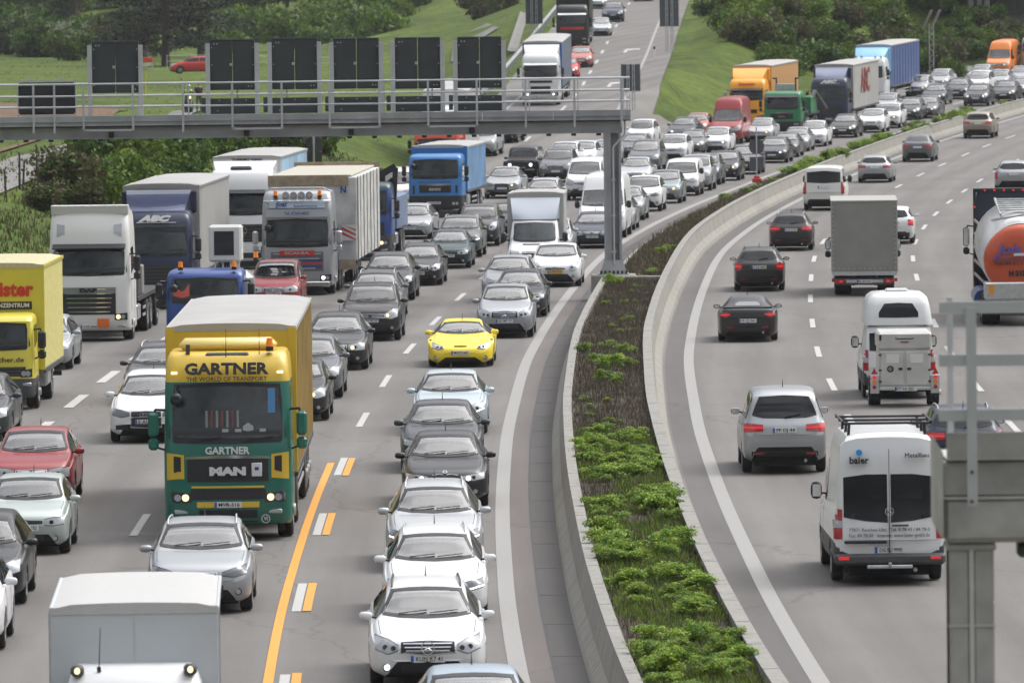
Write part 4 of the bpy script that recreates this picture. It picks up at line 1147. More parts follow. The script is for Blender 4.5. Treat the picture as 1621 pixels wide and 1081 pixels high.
# overpass at the upper right: abutment wall with ribs, deck, the shaded side road with its kerb, and the bank below it
BY = 632.0
def bx(u, v=30, Y=BY): return at_depth(u, v, Y)[0]
def bh(v, u=1560, Y=BY): return at_depth(u, v, Y)[1]
r = tag(empty('overpass', (bx(1580), BY+8, bh(60))), 'concrete overpass abutment above a dark road opening at the upper right corner', 'bridge')
def bpart(nm, mb):
    o = link(nm, mb.mesh(nm), r); o.matrix_parent_inverse = Matrix.Translation(-r.location)
edge = [(1440, -40), (1498, -8), (1530, 12), (1556, 28), (1580, 42), (1600, 58), (1625, 76), (1665, 104), (1720, 140)]
EP = [Vector((bx(u, v, BY-i*1.2), BY-i*1.2, bh(v, u, BY-i*1.2))) for i, (u, v) in enumerate(edge)]
mb = MB(); rows = []
for e in EP:
    Yl = e.y-6; Xl = XA(Yl)+LM+.3; rr_ = []
    X0 = min(e.x, Xl)
    for j in range(9):
        t = j/8; p = e.lerp(Vector((Xl-9*max(0, 1-(e.x-EP[0].x)/8), Yl-4, roadz(Xl, Yl)-.1)), t); rr_.append((p.x, p.y, p.z+.12*noise.noise(p*.6)))
    rows.append(rr_)
mb.grid(rows, M_GRASS); tag(link('embankment', mb.mesh('embankment', 60, fix=False)), kind='structure')
for k in range(46):
    i = rnd.randrange(0, 6); t = rnd.random(); e = EP[i].lerp(EP[i+1], t); Xl = XA(e.y-6)+LM+.3; f_ = rnd.random()**1.3*.72
    p = e.lerp(Vector((Xl-5*max(0, 1-i/4), e.y-10, roadz(Xl, e.y-6))), f_)
    kd = rnd.choice(['green', 'dark', 'brown']); bush(p.x, p.y, rnd.uniform(.5, .95), kd, kd.replace('dark', 'dark green').replace('brown', 'brownish')+' shrub on the bank below the overpass wall', 'shrubs below the overpass '+kd, z=p.z-.2)
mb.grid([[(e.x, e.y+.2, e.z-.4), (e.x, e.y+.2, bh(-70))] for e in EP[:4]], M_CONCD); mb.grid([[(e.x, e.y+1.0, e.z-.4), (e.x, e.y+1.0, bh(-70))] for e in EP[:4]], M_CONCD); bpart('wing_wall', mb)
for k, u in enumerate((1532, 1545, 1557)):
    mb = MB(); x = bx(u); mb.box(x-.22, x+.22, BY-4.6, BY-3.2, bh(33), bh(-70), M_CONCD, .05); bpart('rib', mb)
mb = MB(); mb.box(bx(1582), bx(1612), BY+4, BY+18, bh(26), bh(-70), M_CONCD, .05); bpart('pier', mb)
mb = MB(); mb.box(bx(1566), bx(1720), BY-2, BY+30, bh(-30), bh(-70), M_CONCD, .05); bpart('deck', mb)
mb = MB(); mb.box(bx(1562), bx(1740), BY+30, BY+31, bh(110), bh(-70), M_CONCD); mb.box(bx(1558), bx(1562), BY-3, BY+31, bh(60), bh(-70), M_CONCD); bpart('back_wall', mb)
mb = MB(); rows = [[(p.x, p.y, p.z-.5), (p.x, p.y, p.z+.26), (p.x+.45, p.y+.3, p.z+.26), (p.x+.45, p.y+.3, p.z-.5)] for p in EP[3:]]
mb.grid(rows, M_CONC); bpart('edge_kerb', mb)
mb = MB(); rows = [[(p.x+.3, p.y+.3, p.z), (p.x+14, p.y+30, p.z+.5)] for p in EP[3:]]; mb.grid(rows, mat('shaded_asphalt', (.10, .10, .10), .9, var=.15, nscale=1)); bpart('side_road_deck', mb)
# ------------------------------------------------------------------ cars
# profiles along the length y (0 = nose), metres: top line, belt line, underside, half width, roof/hood half width
BASE = {
 'sedan': dict(L=4.62, top=[(0,.56),(.03,.66),(.10,.73),(.22,.785),(.6,.87),(1.0,.93),(1.30,.965),(1.38,.99),(2.10,1.35),(2.4,1.42),(2.9,1.45),(3.4,1.41),(3.75,1.29),(4.12,1.10),(4.3,1.075),(4.5,1.03),(4.58,.93),(4.62,.76)],
   belt=[(0,.53),(.1,.65),(.4,.73),(1.0,.84),(1.5,.90),(3.9,.98),(4.4,.93),(4.62,.72)], bot=[(0,.42),(.03,.30),(.08,.21),(.3,.18),(4.3,.2),(4.52,.26),(4.58,.35),(4.62,.5)],
   W=[(0,.58),(.03,.70),(.1,.79),(.25,.855),(.5,.885),(1.0,.90),(3.6,.90),(4.2,.87),(4.45,.81),(4.57,.74),(4.62,.60)],
   Wr=[(0,.50),(.1,.64),(.6,.74),(1.25,.76),(1.5,.69),(2.1,.60),(2.6,.585),(3.4,.57),(4.0,.62),(4.5,.66),(4.62,.50)], wy=(.86,3.62), wr=.325,
   ws=(1.0,1.375,.70,.555), rw=(1.10,1.375,.60,.50,3.35), side=(1.55,3.75)),
 'wagon': dict(L=4.72, top=[(0,.56),(.03,.66),(.10,.73),(.22,.785),(.6,.87),(1.0,.93),(1.30,.965),(1.38,.99),(2.10,1.35),(2.4,1.43),(2.9,1.47),(3.9,1.45),(4.25,1.38),(4.50,1.10),(4.60,1.0),(4.69,.90),(4.72,.72)],
   belt=[(0,.53),(.1,.65),(.4,.73),(1.0,.84),(1.5,.90),(4.2,1.0),(4.5,.97),(4.72,.70)], bot=[(0,.42),(.03,.30),(.08,.21),(.3,.18),(4.3,.2),(4.62,.26),(4.68,.35),(4.72,.5)],
   W=[(0,.58),(.03,.70),(.1,.79),(.25,.855),(.5,.885),(1.0,.90),(3.8,.90),(4.4,.87),(4.6,.83),(4.68,.78),(4.72,.66)],
   Wr=[(0,.50),(.1,.64),(.6,.74),(1.25,.76),(1.5,.69),(2.1,.60),(2.6,.585),(4.1,.56),(4.5,.62),(4.6,.68),(4.72,.56)], wy=(.86,3.66), wr=.325,
   ws=(1.0,1.38,.70,.555), rw=(1.06,1.37,.62,.50,0), side=(1.55,4.35)),
 'hatch': dict(L=4.15, top=[(0,.58),(.03,.70),(.08,.77),(.18,.83),(.5,.93),(.85,1.0),(1.02,1.03),(1.10,1.06),(1.80,1.40),(2.1,1.46),(2.6,1.49),(3.4,1.46),(3.72,1.38),(3.98,1.08),(4.06,1.0),(4.12,.88),(4.15,.7)],
   belt=[(0,.55),(.1,.69),(.4,.79),(.9,.90),(1.3,.95),(3.6,1.03),(3.95,.98),(4.15,.68)], bot=[(0,.42),(.03,.30),(.08,.22),(.3,.19),(3.8,.2),(4.05,.26),(4.11,.35),(4.15,.5)],
   W=[(0,.58),(.03,.70),(.1,.78),(.25,.83),(.5,.86),(1.0,.875),(3.4,.875),(3.9,.85),(4.05,.81),(4.12,.76),(4.15,.64)],
   Wr=[(0,.50),(.1,.64),(.5,.72),(1.0,.74),(1.3,.71),(1.8,.64),(2.3,.63),(3.6,.60),(3.95,.62),(4.05,.68),(4.15,.56)], wy=(.78,3.32), wr=.315,
   ws=(1.07,1.43,.70,.59), rw=(1.06,1.37,.60,.49,0), side=(1.28,3.8)),
 'suv': dict(L=4.55, top=[(0,.66),(.03,.80),(.08,.88),(.18,.95),(.6,1.04),(1.0,1.09),(1.22,1.11),(1.30,1.14),(1.95,1.56),(2.25,1.65),(2.8,1.69),(3.7,1.66),(4.05,1.58),(4.30,1.22),(4.42,1.12),(4.51,.98),(4.55,.8)],
   belt=[(0,.63),(.1,.80),(.4,.91),(1.0,1.02),(1.5,1.07),(4.0,1.16),(4.35,1.1),(4.55,.78)], bot=[(0,.50),(.03,.38),(.08,.30),(.3,.26),(4.1,.28),(4.42,.34),(4.5,.42),(4.55,.58)],
   W=[(0,.64),(.03,.76),(.1,.84),(.25,.89),(.5,.92),(1.0,.93),(3.7,.93),(4.25,.90),(4.45,.86),(4.52,.81),(4.55,.70)],
   Wr=[(0,.56),(.1,.70),(.6,.78),(1.2,.80),(1.5,.76),(2.0,.70),(2.5,.69),(3.9,.66),(4.3,.66),(4.45,.70),(4.55,.60)], wy=(.86,3.52), wr=.365,
   ws=(1.16,1.61,.76,.65), rw=(1.18,1.56,.66,.55,0), side=(1.5,4.1)),
 'mpv': dict(L=4.80, top=[(0,.62),(.03,.76),(.08,.83),(.18,.90),(.55,.99),(.85,1.05),(1.0,1.08),(1.08,1.11),(1.95,1.56),(2.3,1.66),(2.9,1.71),(4.1,1.68),(4.42,1.58),(4.60,1.20),(4.68,1.08),(4.76,.96),(4.80,.8)],
   belt=[(0,.58),(.1,.75),(.4,.86),(1.0,.98),(1.5,1.02),(4.2,1.08),(4.55,1.04),(4.80,.78)], bot=[(0,.45),(.03,.33),(.08,.25),(.3,.22),(4.3,.24),(4.66,.30),(4.75,.38),(4.80,.55)],
   W=[(0,.64),(.03,.76),(.1,.84),(.25,.89),(.5,.92),(1.0,.93),(3.9,.93),(4.5,.915),(4.70,.88),(4.77,.83),(4.80,.72)],
   Wr=[(0,.56),(.1,.70),(.6,.76),(1.05,.80),(1.5,.75),(2.0,.71),(2.5,.70),(4.2,.67),(4.58,.70),(4.7,.74),(4.80,.62)], wy=(.9,3.82), wr=.335,
   ws=(1.12,1.63,.76,.66), rw=(1.13,1.58,.70,.56,0), side=(1.3,4.4)),
 'sport': dict(L=4.45, top=[(0,.40),(.03,.48),(.12,.55),(.3,.62),(.7,.72),(1.1,.80),(1.42,.85),(1.50,.87),(2.10,1.13),(2.35,1.20),(2.7,1.235),(3.1,1.19),(3.7,1.02),(4.1,.92),(4.36,.90),(4.42,.82),(4.45,.68)],
   belt=[(0,.38),(.12,.50),(.4,.60),(.8,.74),(1.1,.78),(1.6,.79),(3.2,.86),(3.9,.86),(4.35,.80),(4.45,.62)], bot=[(0,.28),(.03,.20),(.08,.14),(.3,.12),(4.1,.15),(4.38,.22),(4.42,.3),(4.45,.45)],
   W=[(0,.52),(.03,.68),(.12,.82),(.3,.90),(.6,.95),(1.1,.955),(2.2,.93),(3.4,.965),(4.0,.94),(4.3,.89),(4.42,.82),(4.45,.68)],
   Wr=[(0,.42),(.1,.62),(.4,.76),(.7,.80),(1.3,.78),(1.6,.70),(2.2,.57),(2.7,.54),(3.3,.54),(3.8,.66),(4.3,.76),(4.45,.6)], wy=(.86,3.54), wr=.34,
   ws=(.88,1.16,.72,.53), rw=(.92,1.10,.50,.40,3.0), side=(1.72,3.3)),
 'vanlow': dict(L=4.90, top=[(0,.64),(.03,.80),(.08,.90),(.18,.98),(.5,1.08),(.80,1.16),(.86,1.19),(1.50,1.72),(1.8,1.85),(2.3,1.92),(4.5,1.92),(4.72,1.86),(4.80,1.55),(4.86,1.15),(4.88,.95),(4.90,.8)],
   belt=[(0,.6),(.1,.78),(.4,.95),(.9,1.08),(1.3,1.12),(4.6,1.14),(4.85,1.08),(4.90,.76)], bot=[(0,.45),(.03,.33),(.08,.25),(.3,.22),(4.5,.26),(4.80,.32),(4.87,.40),(4.90,.5)],
   W=[(0,.68),(.03,.80),(.1,.88),(.25,.925),(.5,.945),(1.0,.95),(4.4,.95),(4.75,.94),(4.84,.925),(4.88,.90),(4.90,.84)],
   Wr=[(0,.58),(.1,.72),(.5,.80),(.9,.84),(1.5,.78),(2.0,.775),(4.5,.765),(4.8,.82),(4.9,.78)], wy=(.95,3.9), wr=.34,
   ws=(1.20,1.74,.80,.70), rw=(1.18,1.72,.76,.68,0), side=(1.15,4.5)),
 'vanhigh': dict(L=5.95, top=[(0,.70),(.03,.86),(.08,.98),(.2,1.07),(.55,1.18),(.85,1.27),(.92,1.31),(1.55,1.98),(1.75,2.25),(2.05,2.55),(2.5,2.66),(5.5,2.68),(5.72,2.60),(5.80,2.2),(5.88,1.3),(5.92,1.0),(5.95,.8)],
   belt=[(0,.65),(.1,.85),(.4,1.02),(.95,1.18),(1.4,1.22),(5.6,1.24),(5.9,1.1),(5.95,.78)], bot=[(0,.5),(.03,.36),(.08,.29),(.3,.26),(5.5,.34),(5.85,.38),(5.92,.42),(5.95,.55)],
   W=[(0,.70),(.03,.82),(.1,.90),(.25,.955),(.5,.98),(1.0,.99),(5.4,.99),(5.8,.98),(5.88,.965),(5.93,.94),(5.95,.88)],
   Wr=[(0,.60),(.1,.75),(.5,.83),(.95,.88),(1.6,.84),(2.1,.80),(2.6,.80),(5.5,.80),(5.82,.86),(5.95,.82)], wy=(1.0,4.65), wr=.35,
   ws=(1.33,1.97,.85,.78), rw=(1.10,1.95,.80,.74,0), side=(1.2,2.3)),
 'jeep': dict(L=4.3, top=[(0,.82),(.02,.98),(.06,1.10),(.5,1.14),(1.15,1.17),(1.25,1.20),(1.55,1.66),(1.66,1.74),(2.2,1.78),(4.0,1.77),(4.12,1.70),(4.22,1.2),(4.28,1.1),(4.3,.9)],
   belt=[(0,.72),(.05,1.02),(.5,1.05),(1.2,1.08),(4.0,1.10),(4.25,1.05),(4.3,.8)], bot=[(0,.60),(.02,.52),(.3,.46),(4.0,.46),(4.25,.5),(4.3,.6)],
   W=[(0,.66),(.02,.74),(.06,.78),(.5,.80),(.8,.86),(3.8,.86),(4.2,.85),(4.3,.80)], Wr=[(0,.60),(.06,.68),(1.15,.72),(1.3,.76),(1.6,.73),(4.0,.72),(4.2,.76),(4.3,.7)], wy=(.72,3.4), wr=.40,
   ws=(1.24,1.66,.70,.66), rw=(1.16,1.64,.62,.6,0), side=(1.45,4.0)),
}
BASE['roadster'] = dict(BASE['sport'], L=4.34, W=[(a*4.34/4.45, b*.93) for a, b in BASE['sport']['W']], top=[(a*4.34/4.45, b*1.03) for a, b in BASE['sport']['top']],
   belt=[(a*4.34/4.45, b*1.02) for a, b in BASE['sport']['belt']], bot=[(a*4.34/4.45, b) for a, b in BASE['sport']['bot']], Wr=[(a*4.34/4.45, b*.93) for a, b in BASE['sport']['Wr']], wy=(.84, 3.26))
def scaled(b, sx=1, sy=1, sz=1):
    o = dict(b)
    for k in ('top', 'belt', 'bot'): o[k] = [(a*sy, v*sz) for a, v in b[k]]
    for k in ('W', 'Wr'): o[k] = [(a*sy, v*sx) for a, v in b[k]]
    o['L'] = b['L']*sy; o['wy'] = tuple(a*sy for a in b['wy'])
    z0, z1, w0, w1 = b['ws']; o['ws'] = (z0*sz, z1*sz, w0*sx, w1*sx)
    z0, z1, w0, w1, e = b['rw']; o['rw'] = (z0*sz, z1*sz, w0*sx, w1*sx, e*sy); o['side'] = tuple(a*sy for a in b['side'])
    return o
def body_section(y, F, p):
    zb, zt, be, W, Wr = F['bot'](y), F['top'](y), F['belt'](y), F['W'](y), F['Wr'](y)
    be = min(be, zt-.015); h = be-zb
    if h < .03: h = .03
    g = zt-be
    Wr = min(Wr, W*.97)
    pts = [(0, zb), (W*.80, zb), (W*.95, zb+min(.07, h*.25)), (W*.995, zb+.24*h), (W, zb+.5*h), (W*.995, zb+.72*h), (W*.985, zb+.88*h), (W*.955, be)]
    w0 = W*.93
    for t in (.08, .35, .65, .88): pts.append((w0+(Wr+.02-w0)*t, be+g*(.02+.80*t)))
    pts += [(Wr, be+g*.875), (Wr*.90, be+g*.945), (Wr*.66, be+g*.982), (Wr*.33, be+g*.996), (0, zt)]
    R_ = p['wr']+.055
    for k, yw in enumerate(p['wy']):
        d = abs(y-yw)
        if d < R_:
            az = p['wr']+math.sqrt(R_*R_-d*d)
            for j in (1, 2, 3, 4, 5, 6):
                if pts[j][1] < az: pts[j] = (pts[j][0] if j > 1 else W*.86, az+.004*j)
    return pts
def car_body(p, black_low=False):
    F = {k: pchip(p[k]) for k in ('top', 'belt', 'bot', 'W', 'Wr')}
    L = p['L']; ys = set([0, .015, .03, .055, .085, .12, .17, .23, .3, .4, L, L-.015, L-.03, L-.05, L-.08, L-.12, L-.17, L-.23, L-.3, L-.4])
    y = .5
    while y < L-.45: ys.add(y); y += .16
    for yw in p['wy']:
        r = p['wr']+.055
        for k in range(-8, 9): ys.add(yw+r*math.sin(k/8*math.pi/2)*.999)
    for a, b in p['top']: ys.add(a)
    ys = sorted(v for v in ys if 0 <= v <= L)
    ys = [v for i, v in enumerate(ys) if i == 0 or v-ys[i-1] > .006]
    rows = []
    for y in ys:
        s = body_section(y, F, p); full = [(x, z) for x, z in s]+[(-x, z) for x, z in s[-2:0:-1]]
        # plan curvature of nose and tail
        rows.append([(x, y+(.10*(abs(x)/.9)**2.4*max(0, 1-y/.9) if y < .9 else -.07*(abs(x)/.9)**2.4*max(0, 1-(L-y)/.7) if y > L-.7 else 0), z) for x, z in full])
    mb = MB(); n = len(rows[0]); k0 = mb.mi(p['_paint']); k1 = mb.mi(M_UNDER); k2 = mb.mi(M_GREYPL)
    for r in rows: mb.v += r
    ns = len(body_section(1, F, p))
    for i in range(len(rows)-1):
        for j in range(n):
            jj = (j+1) % n; mb.f.append((i*n+j, i*n+jj, (i+1)*n+jj, (i+1)*n+j))
            q = j if j < ns-1 else n-1-j
            ym = (ys[i]+ys[i+1])/2; arch = any(abs(ym-yw) < p['wr']+.05 for yw in p['wy'])
            mb.m.append(k1 if (q == 0 or (q == 1 and arch)) else (k2 if (black_low and q < 4) else k0))
    for r_, rev in ((0, False), (len(rows)-1, True)):
        # cap: mirrored quads between left and right halves
        for j in range(ns-1):
            a, b = j, j+1; c, d = (n-b) % n, (n-a) % n
            f = [r_*n+a, r_*n+b, r_*n+c, r_*n+d]
            f = [v for i, v in enumerate(f) if v not in f[:i]]
            if len(f) > 2: mb.f.append(tuple(f if not rev else f[::-1])); mb.m.append(k0)
    solid = mb.mesh('body', 32)
    z0, z1, w0, w1 = p['ws']; yl = p['side'][0]+1.6; za, zb_ = z0+.038, z1-.05; sl = (w1-w0)/(z1-z0)
    me = solid.copy(); bm = bmesh.new(); bm.from_mesh(me)
    for co, no in (((0, 0, za), (0, 0, 1)), ((0, 0, zb_), (0, 0, 1)), ((w0-.045, 0, z0), (1, 0, -sl)), ((-w0+.045, 0, z0), (-1, 0, -sl))):
        fs_ = [f for f in bm.faces if f.calc_center_median().y < yl and f.calc_center_median().z > z0-.25]
        gm = set(fs_)
        for f in fs_: gm.update(f.edges); gm.update(f.verts)
        bmesh.ops.bisect_plane(bm, geom=list(gm), dist=1e-5, plane_co=co, plane_no=no)
    dl = [f for f in bm.faces if (lambda c: c.y < yl and za < c.z < zb_ and abs(c.x) < w0-.045+sl*(c.z-z0))(f.calc_center_median())]
    bmesh.ops.delete(bm, geom=dl, context='FACES'); bm.to_mesh(me); bm.free()
    return me, F, solid
class Proj:
    """lays panels on the body by casting onto it, then gives them thickness"""
    def __init__(s, me):
        bm = bmesh.new(); bm.from_mesh(me); s.t = BVHTree.FromBMesh(bm); s.bm = bm
    def cast(s, a, b, ax):
        if ax == 'f': return s.t.ray_cast(Vector((a, -3, b)), Vector((0, 1, 0)))
        if ax == 'r': return s.t.ray_cast(Vector((a, 12, b)), Vector((0, -1, 0)))
        if ax == 'R': return s.t.ray_cast(Vector((5, a, b)), Vector((-1, 0, 0)))
        if ax == 'L': return s.t.ray_cast(Vector((-5, a, b)), Vector((1, 0, 0)))
        if ax == 't': return s.t.ray_cast(Vector((a, b, 6)), Vector((0, 0, -1)))
    def patch(s, mb, top, bot, ax, m, off=.006, n=12, rows=5, th=.02, maxdev=None):
        """top and bot are polylines [(a, z)] with the same a-range"""
        a0, a1 = top[0][0], top[-1][0]
        def ev(pl, a):
            for (x0, z0), (x1, z1) in zip(pl[:-1], pl[1:]):
                if a <= x1+1e-9: return z0+(z1-z0)*((a-x0)/(x1-x0) if x1 > x0 else 0)
            return pl[-1][1]
        g = []
        for i in range(n+1):
            a = a0+(a1-a0)*i/n; zt, zb = ev(top, a), ev(bot, a); c = []
            for j in range(rows+1):
                z = zb+(zt-zb)*j/rows; h = s.cast(a, z, ax)
                if h[0] is None: c.append(None); continue
                c.append((h[0], h[1] if h[1].dot(Vector({'f': (0, -1, 0), 'r': (0, 1, 0), 'R': (1, 0, 0), 'L': (-1, 0, 0), 't': (0, 0, 1)}[ax])) > 0 else -h[1]))
            g.append(c)
        vs = []; idx = {}
        for i, c in enumerate(g):
            for j, h in enumerate(c):
                if h is not None: idx[(i, j)] = len(vs); vs.append(h[0]+h[1]*off)
        nv = len(vs); inn = [v-0*v for v in vs]
        k = 0
        for i, c in enumerate(g):
            for j, h in enumerate(c):
                if h is not None: inn[k] = h[0]-h[1]*th; k += 1
        fs = []; edges = {}
        for i in range(n):
            for j in range(rows):
                q = [(i, j), (i+1, j), (i+1, j+1), (i, j+1)]
                if all(t in idx for t in q):
                    P3 = [vs[idx[t]] for t in q]
                    if maxdev and max((P3[a]-P3[(a+1) % 4]).length for a in range(4)) > maxdev: continue
                    f = tuple(idx[t] for t in q); fs.append(f)
                    for a in range(4):
                        e = (f[a], f[(a+1) % 4]); edges[e] = 1
        for (a, b) in list(edges):
            if (b, a) not in edges: fs.append((b, a, a+nv, b+nv))
        mb.add(vs+inn, fs, m)
        return mb
def mirror(pl): return [(-a, z) for a, z in pl[::-1]]
# front and rear faces in numbers: hl = headlight outline, gr = grille, lo = lower intake (fractions of body width / metres)
def front_style(style, W, nz, k=1.0):
    """outlines scaled to half width W and nose height nz (height of the bonnet edge)"""
    w = W/.90; s = nz/.785
    def S(pl): return [(a*w, z*s) for a, z in pl]
    T = {
     'star': dict(hl=([(.46,.66),(.60,.745),(.82,.80)], [(.46,.60),(.62,.54),(.82,.62)]), gr=([(-.42,.715),(0,.735),(.42,.715)], [(-.34,.555),(0,.535),(.34,.555)]), slats=3, star=True, chrome=True,
                  lo=([(-.42,.38),(.42,.38)], [(-.48,.25),(.48,.25)]), fog=(.64,.33)),
     'kidney': dict(hl=([(.36,.66),(.60,.70),(.82,.72)], [(.36,.58),(.60,.57),(.82,.61)]), gr=([(-.27,.69),(-.03,.69),(-.029,.56),(.029,.56),(.03,.69),(.27,.69)], [(-.23,.55),(-.03,.55),(-.029,.555),(.029,.555),(.03,.55),(.23,.55)]), slats=0, kidney=True, chrome=True,
                  lo=([(-.46,.40),(.46,.40)], [(-.40,.25),(.40,.25)]), fog=(.64,.35)),
     'trap': dict(hl=([(.40,.665),(.62,.72),(.83,.75)], [(.40,.61),(.62,.575),(.83,.63)]), gr=([(-.36,.69),(0,.70),(.36,.69)], [(-.27,.36),(0,.35),(.27,.36)]), slats=4, rings=True, chrome=False,
                  lo=([(.45,.42),(.74,.40)], [(.42,.30),(.74,.30)]), fog=None),
     'bar': dict(hl=([(.44,.67),(.62,.75),(.82,.79)], [(.44,.57),(.62,.545),(.82,.60)]), gr=([(-.42,.655),(0,.665),(.42,.655)], [(-.40,.585),(0,.57),(.40,.585)]), slats=2, disc=True, chrome=True,
                  lo=([(-.52,.42),(.52,.42)], [(-.46,.26),(.46,.26)]), fog=(.66,.33)),
     'old': dict(hl=([(.40,.655),(.60,.69),(.80,.70)], [(.40,.565),(.60,.55),(.80,.58)]), gr=([(-.36,.64),(0,.65),(.36,.64)], [(-.34,.585),(0,.58),(.34,.585)]), slats=1, disc=True, chrome=False,
                  lo=([(-.40,.38),(.40,.38)], [(-.40,.27),(.40,.27)]), fog=(.62,.31)),
     'blade': dict(hl=([(.40,.665),(.60,.725),(.82,.775)], [(.40,.625),(.60,.60),(.82,.65)]), gr=([(-.30,.66),(0,.665),(.30,.66)], [(-.30,.625),(0,.62),(.30,.625)]), slats=1, disc=True, chrome=True,
                  lo=([(-.42,.47),(.42,.47)], [(-.58,.25),(.58,.25)]), fog=(.68,.36)),
     'oval': dict(hl=([(.50,.66),(.64,.80),(.80,.82)], [(.50,.57),(.64,.53),(.80,.62)]), gr=([(-.34,.655),(0,.665),(.34,.655)], [(-.34,.60),(0,.59),(.34,.60)]), slats=1, disc=True, chrome=True,
                  lo=([(-.46,.44),(.46,.44)], [(-.40,.27),(.40,.27)]), fog=(.62,.36)),
     'box': dict(hl=([(.38,.69),(.60,.72),(.82,.73)], [(.38,.55),(.60,.545),(.82,.56)]), gr=([(-.33,.68),(0,.69),(.33,.68)], [(-.30,.57),(0,.565),(.30,.57)]), slats=3, disc=True, chrome=True,
                  lo=([(-.45,.40),(.45,.40)], [(-.45,.27),(.45,.27)]), fog=(.64,.33)),
     'sport': dict(hl=([(.47,.74),(.62,.80),(.80,.87)], [(.47,.69),(.64,.66),(.80,.72)]), gr=([(-.18,.775),(0,.785),(.18,.775)], [(-.14,.745),(0,.74),(.14,.745)]), slats=0, chrome=False,
                  lo=([(-.44,.36),(0,.37),(.44,.36)], [(-.36,.23),(0,.21),(.36,.23)]), fog=(.70,.35)),
    }[style]
    o = dict(T)
    for k_ in ('hl', 'gr', 'lo'): o[k_] = (S(T[k_][0]), S(T[k_][1]))
    if T['fog']: o['fog'] = (T['fog'][0]*w, T['fog'][1]*s)
    return o
CARP = {}
def wheel_meshes(r, wdt, big=False):
    key = ('w', round(r, 2), wdt)
    if key in CARP: return CARP[key]
    mb = MB(); n = 22; rows = []
    for (xx, rr) in ((0, r*.62), (0, r*.9), (.02, r*.985), (.05, r), (wdt-.05, r), (wdt-.02, r*.985), (wdt, r*.9), (wdt, r*.62)):
        rows.append([(xx, rr*math.cos(2*math.pi*k/n), rr*math.sin(2*math.pi*k/n)) for k in range(n)])
    mb.grid(rows, M_TYRE, closed=True); ty = mb.mesh('tyre', 35)
    mb = MB(); mb.disc((wdt-.05, 0, 0), (1, 0, 0), r*.64, .03, M_RIMD, 20)
    mb.ring((wdt-.015, 0, 0), (1, 0, 0), r*.57, r*.65, .03, M_RIM, 20)
    for k in range(5 if not big else 8):
        a = 2*math.pi*k/(5 if not big else 8); d = Vector((0, math.cos(a), math.sin(a))); t = Vector((0, -math.sin(a), math.cos(a)))
        c = Vector((wdt-.03, 0, 0)); w0, w1 = r*.14, r*.08
        mb.add([c+t*w0, c-t*w0, c+d*r*.6-t*w1+Vector((.012, 0, 0)), c+d*r*.6+t*w1+Vector((.012, 0, 0)), c+t*w0-Vector((.03, 0, 0)), c-t*w0-Vector((.03, 0, 0)), c+d*r*.6-t*w1-Vector((.02, 0, 0)), c+d*r*.6+t*w1-Vector((.02, 0, 0))],
               [(0, 1, 2, 3), (0, 4, 5, 1), (1, 5, 6, 2), (2, 6, 7, 3), (3, 7, 4, 0)], M_RIM)
    mb.disc((wdt-.015, 0, 0), (1, 0, 0), r*.18, .03, M_RIM, 12); ri = mb.mesh('rim', 35)
    CARP[key] = (ty, ri); return CARP[key]
def star_emblem(mb, c, ax, r, m=None):
    m = m or M_CHROME; c = Vector(c); ax = Vector(ax)
    mb.ring(c, ax, r*.86, r, .012, m, 20)
    for k in range(3):
        a = math.pi/2+k*2*math.pi/3; t = Vector((math.cos(a), 0, math.sin(a))); s = Vector((-math.sin(a), 0, math.cos(a)))
        mb.add([c+s*r*.12, c-s*r*.12, c+t*r*.88, c+ax*.012], [(0, 1, 3), (1, 2, 3), (2, 0, 3)], m)
        mb.add([c+s*r*.12, c-s*r*.12, c+t*r*.88], [(0, 1, 2)], m)
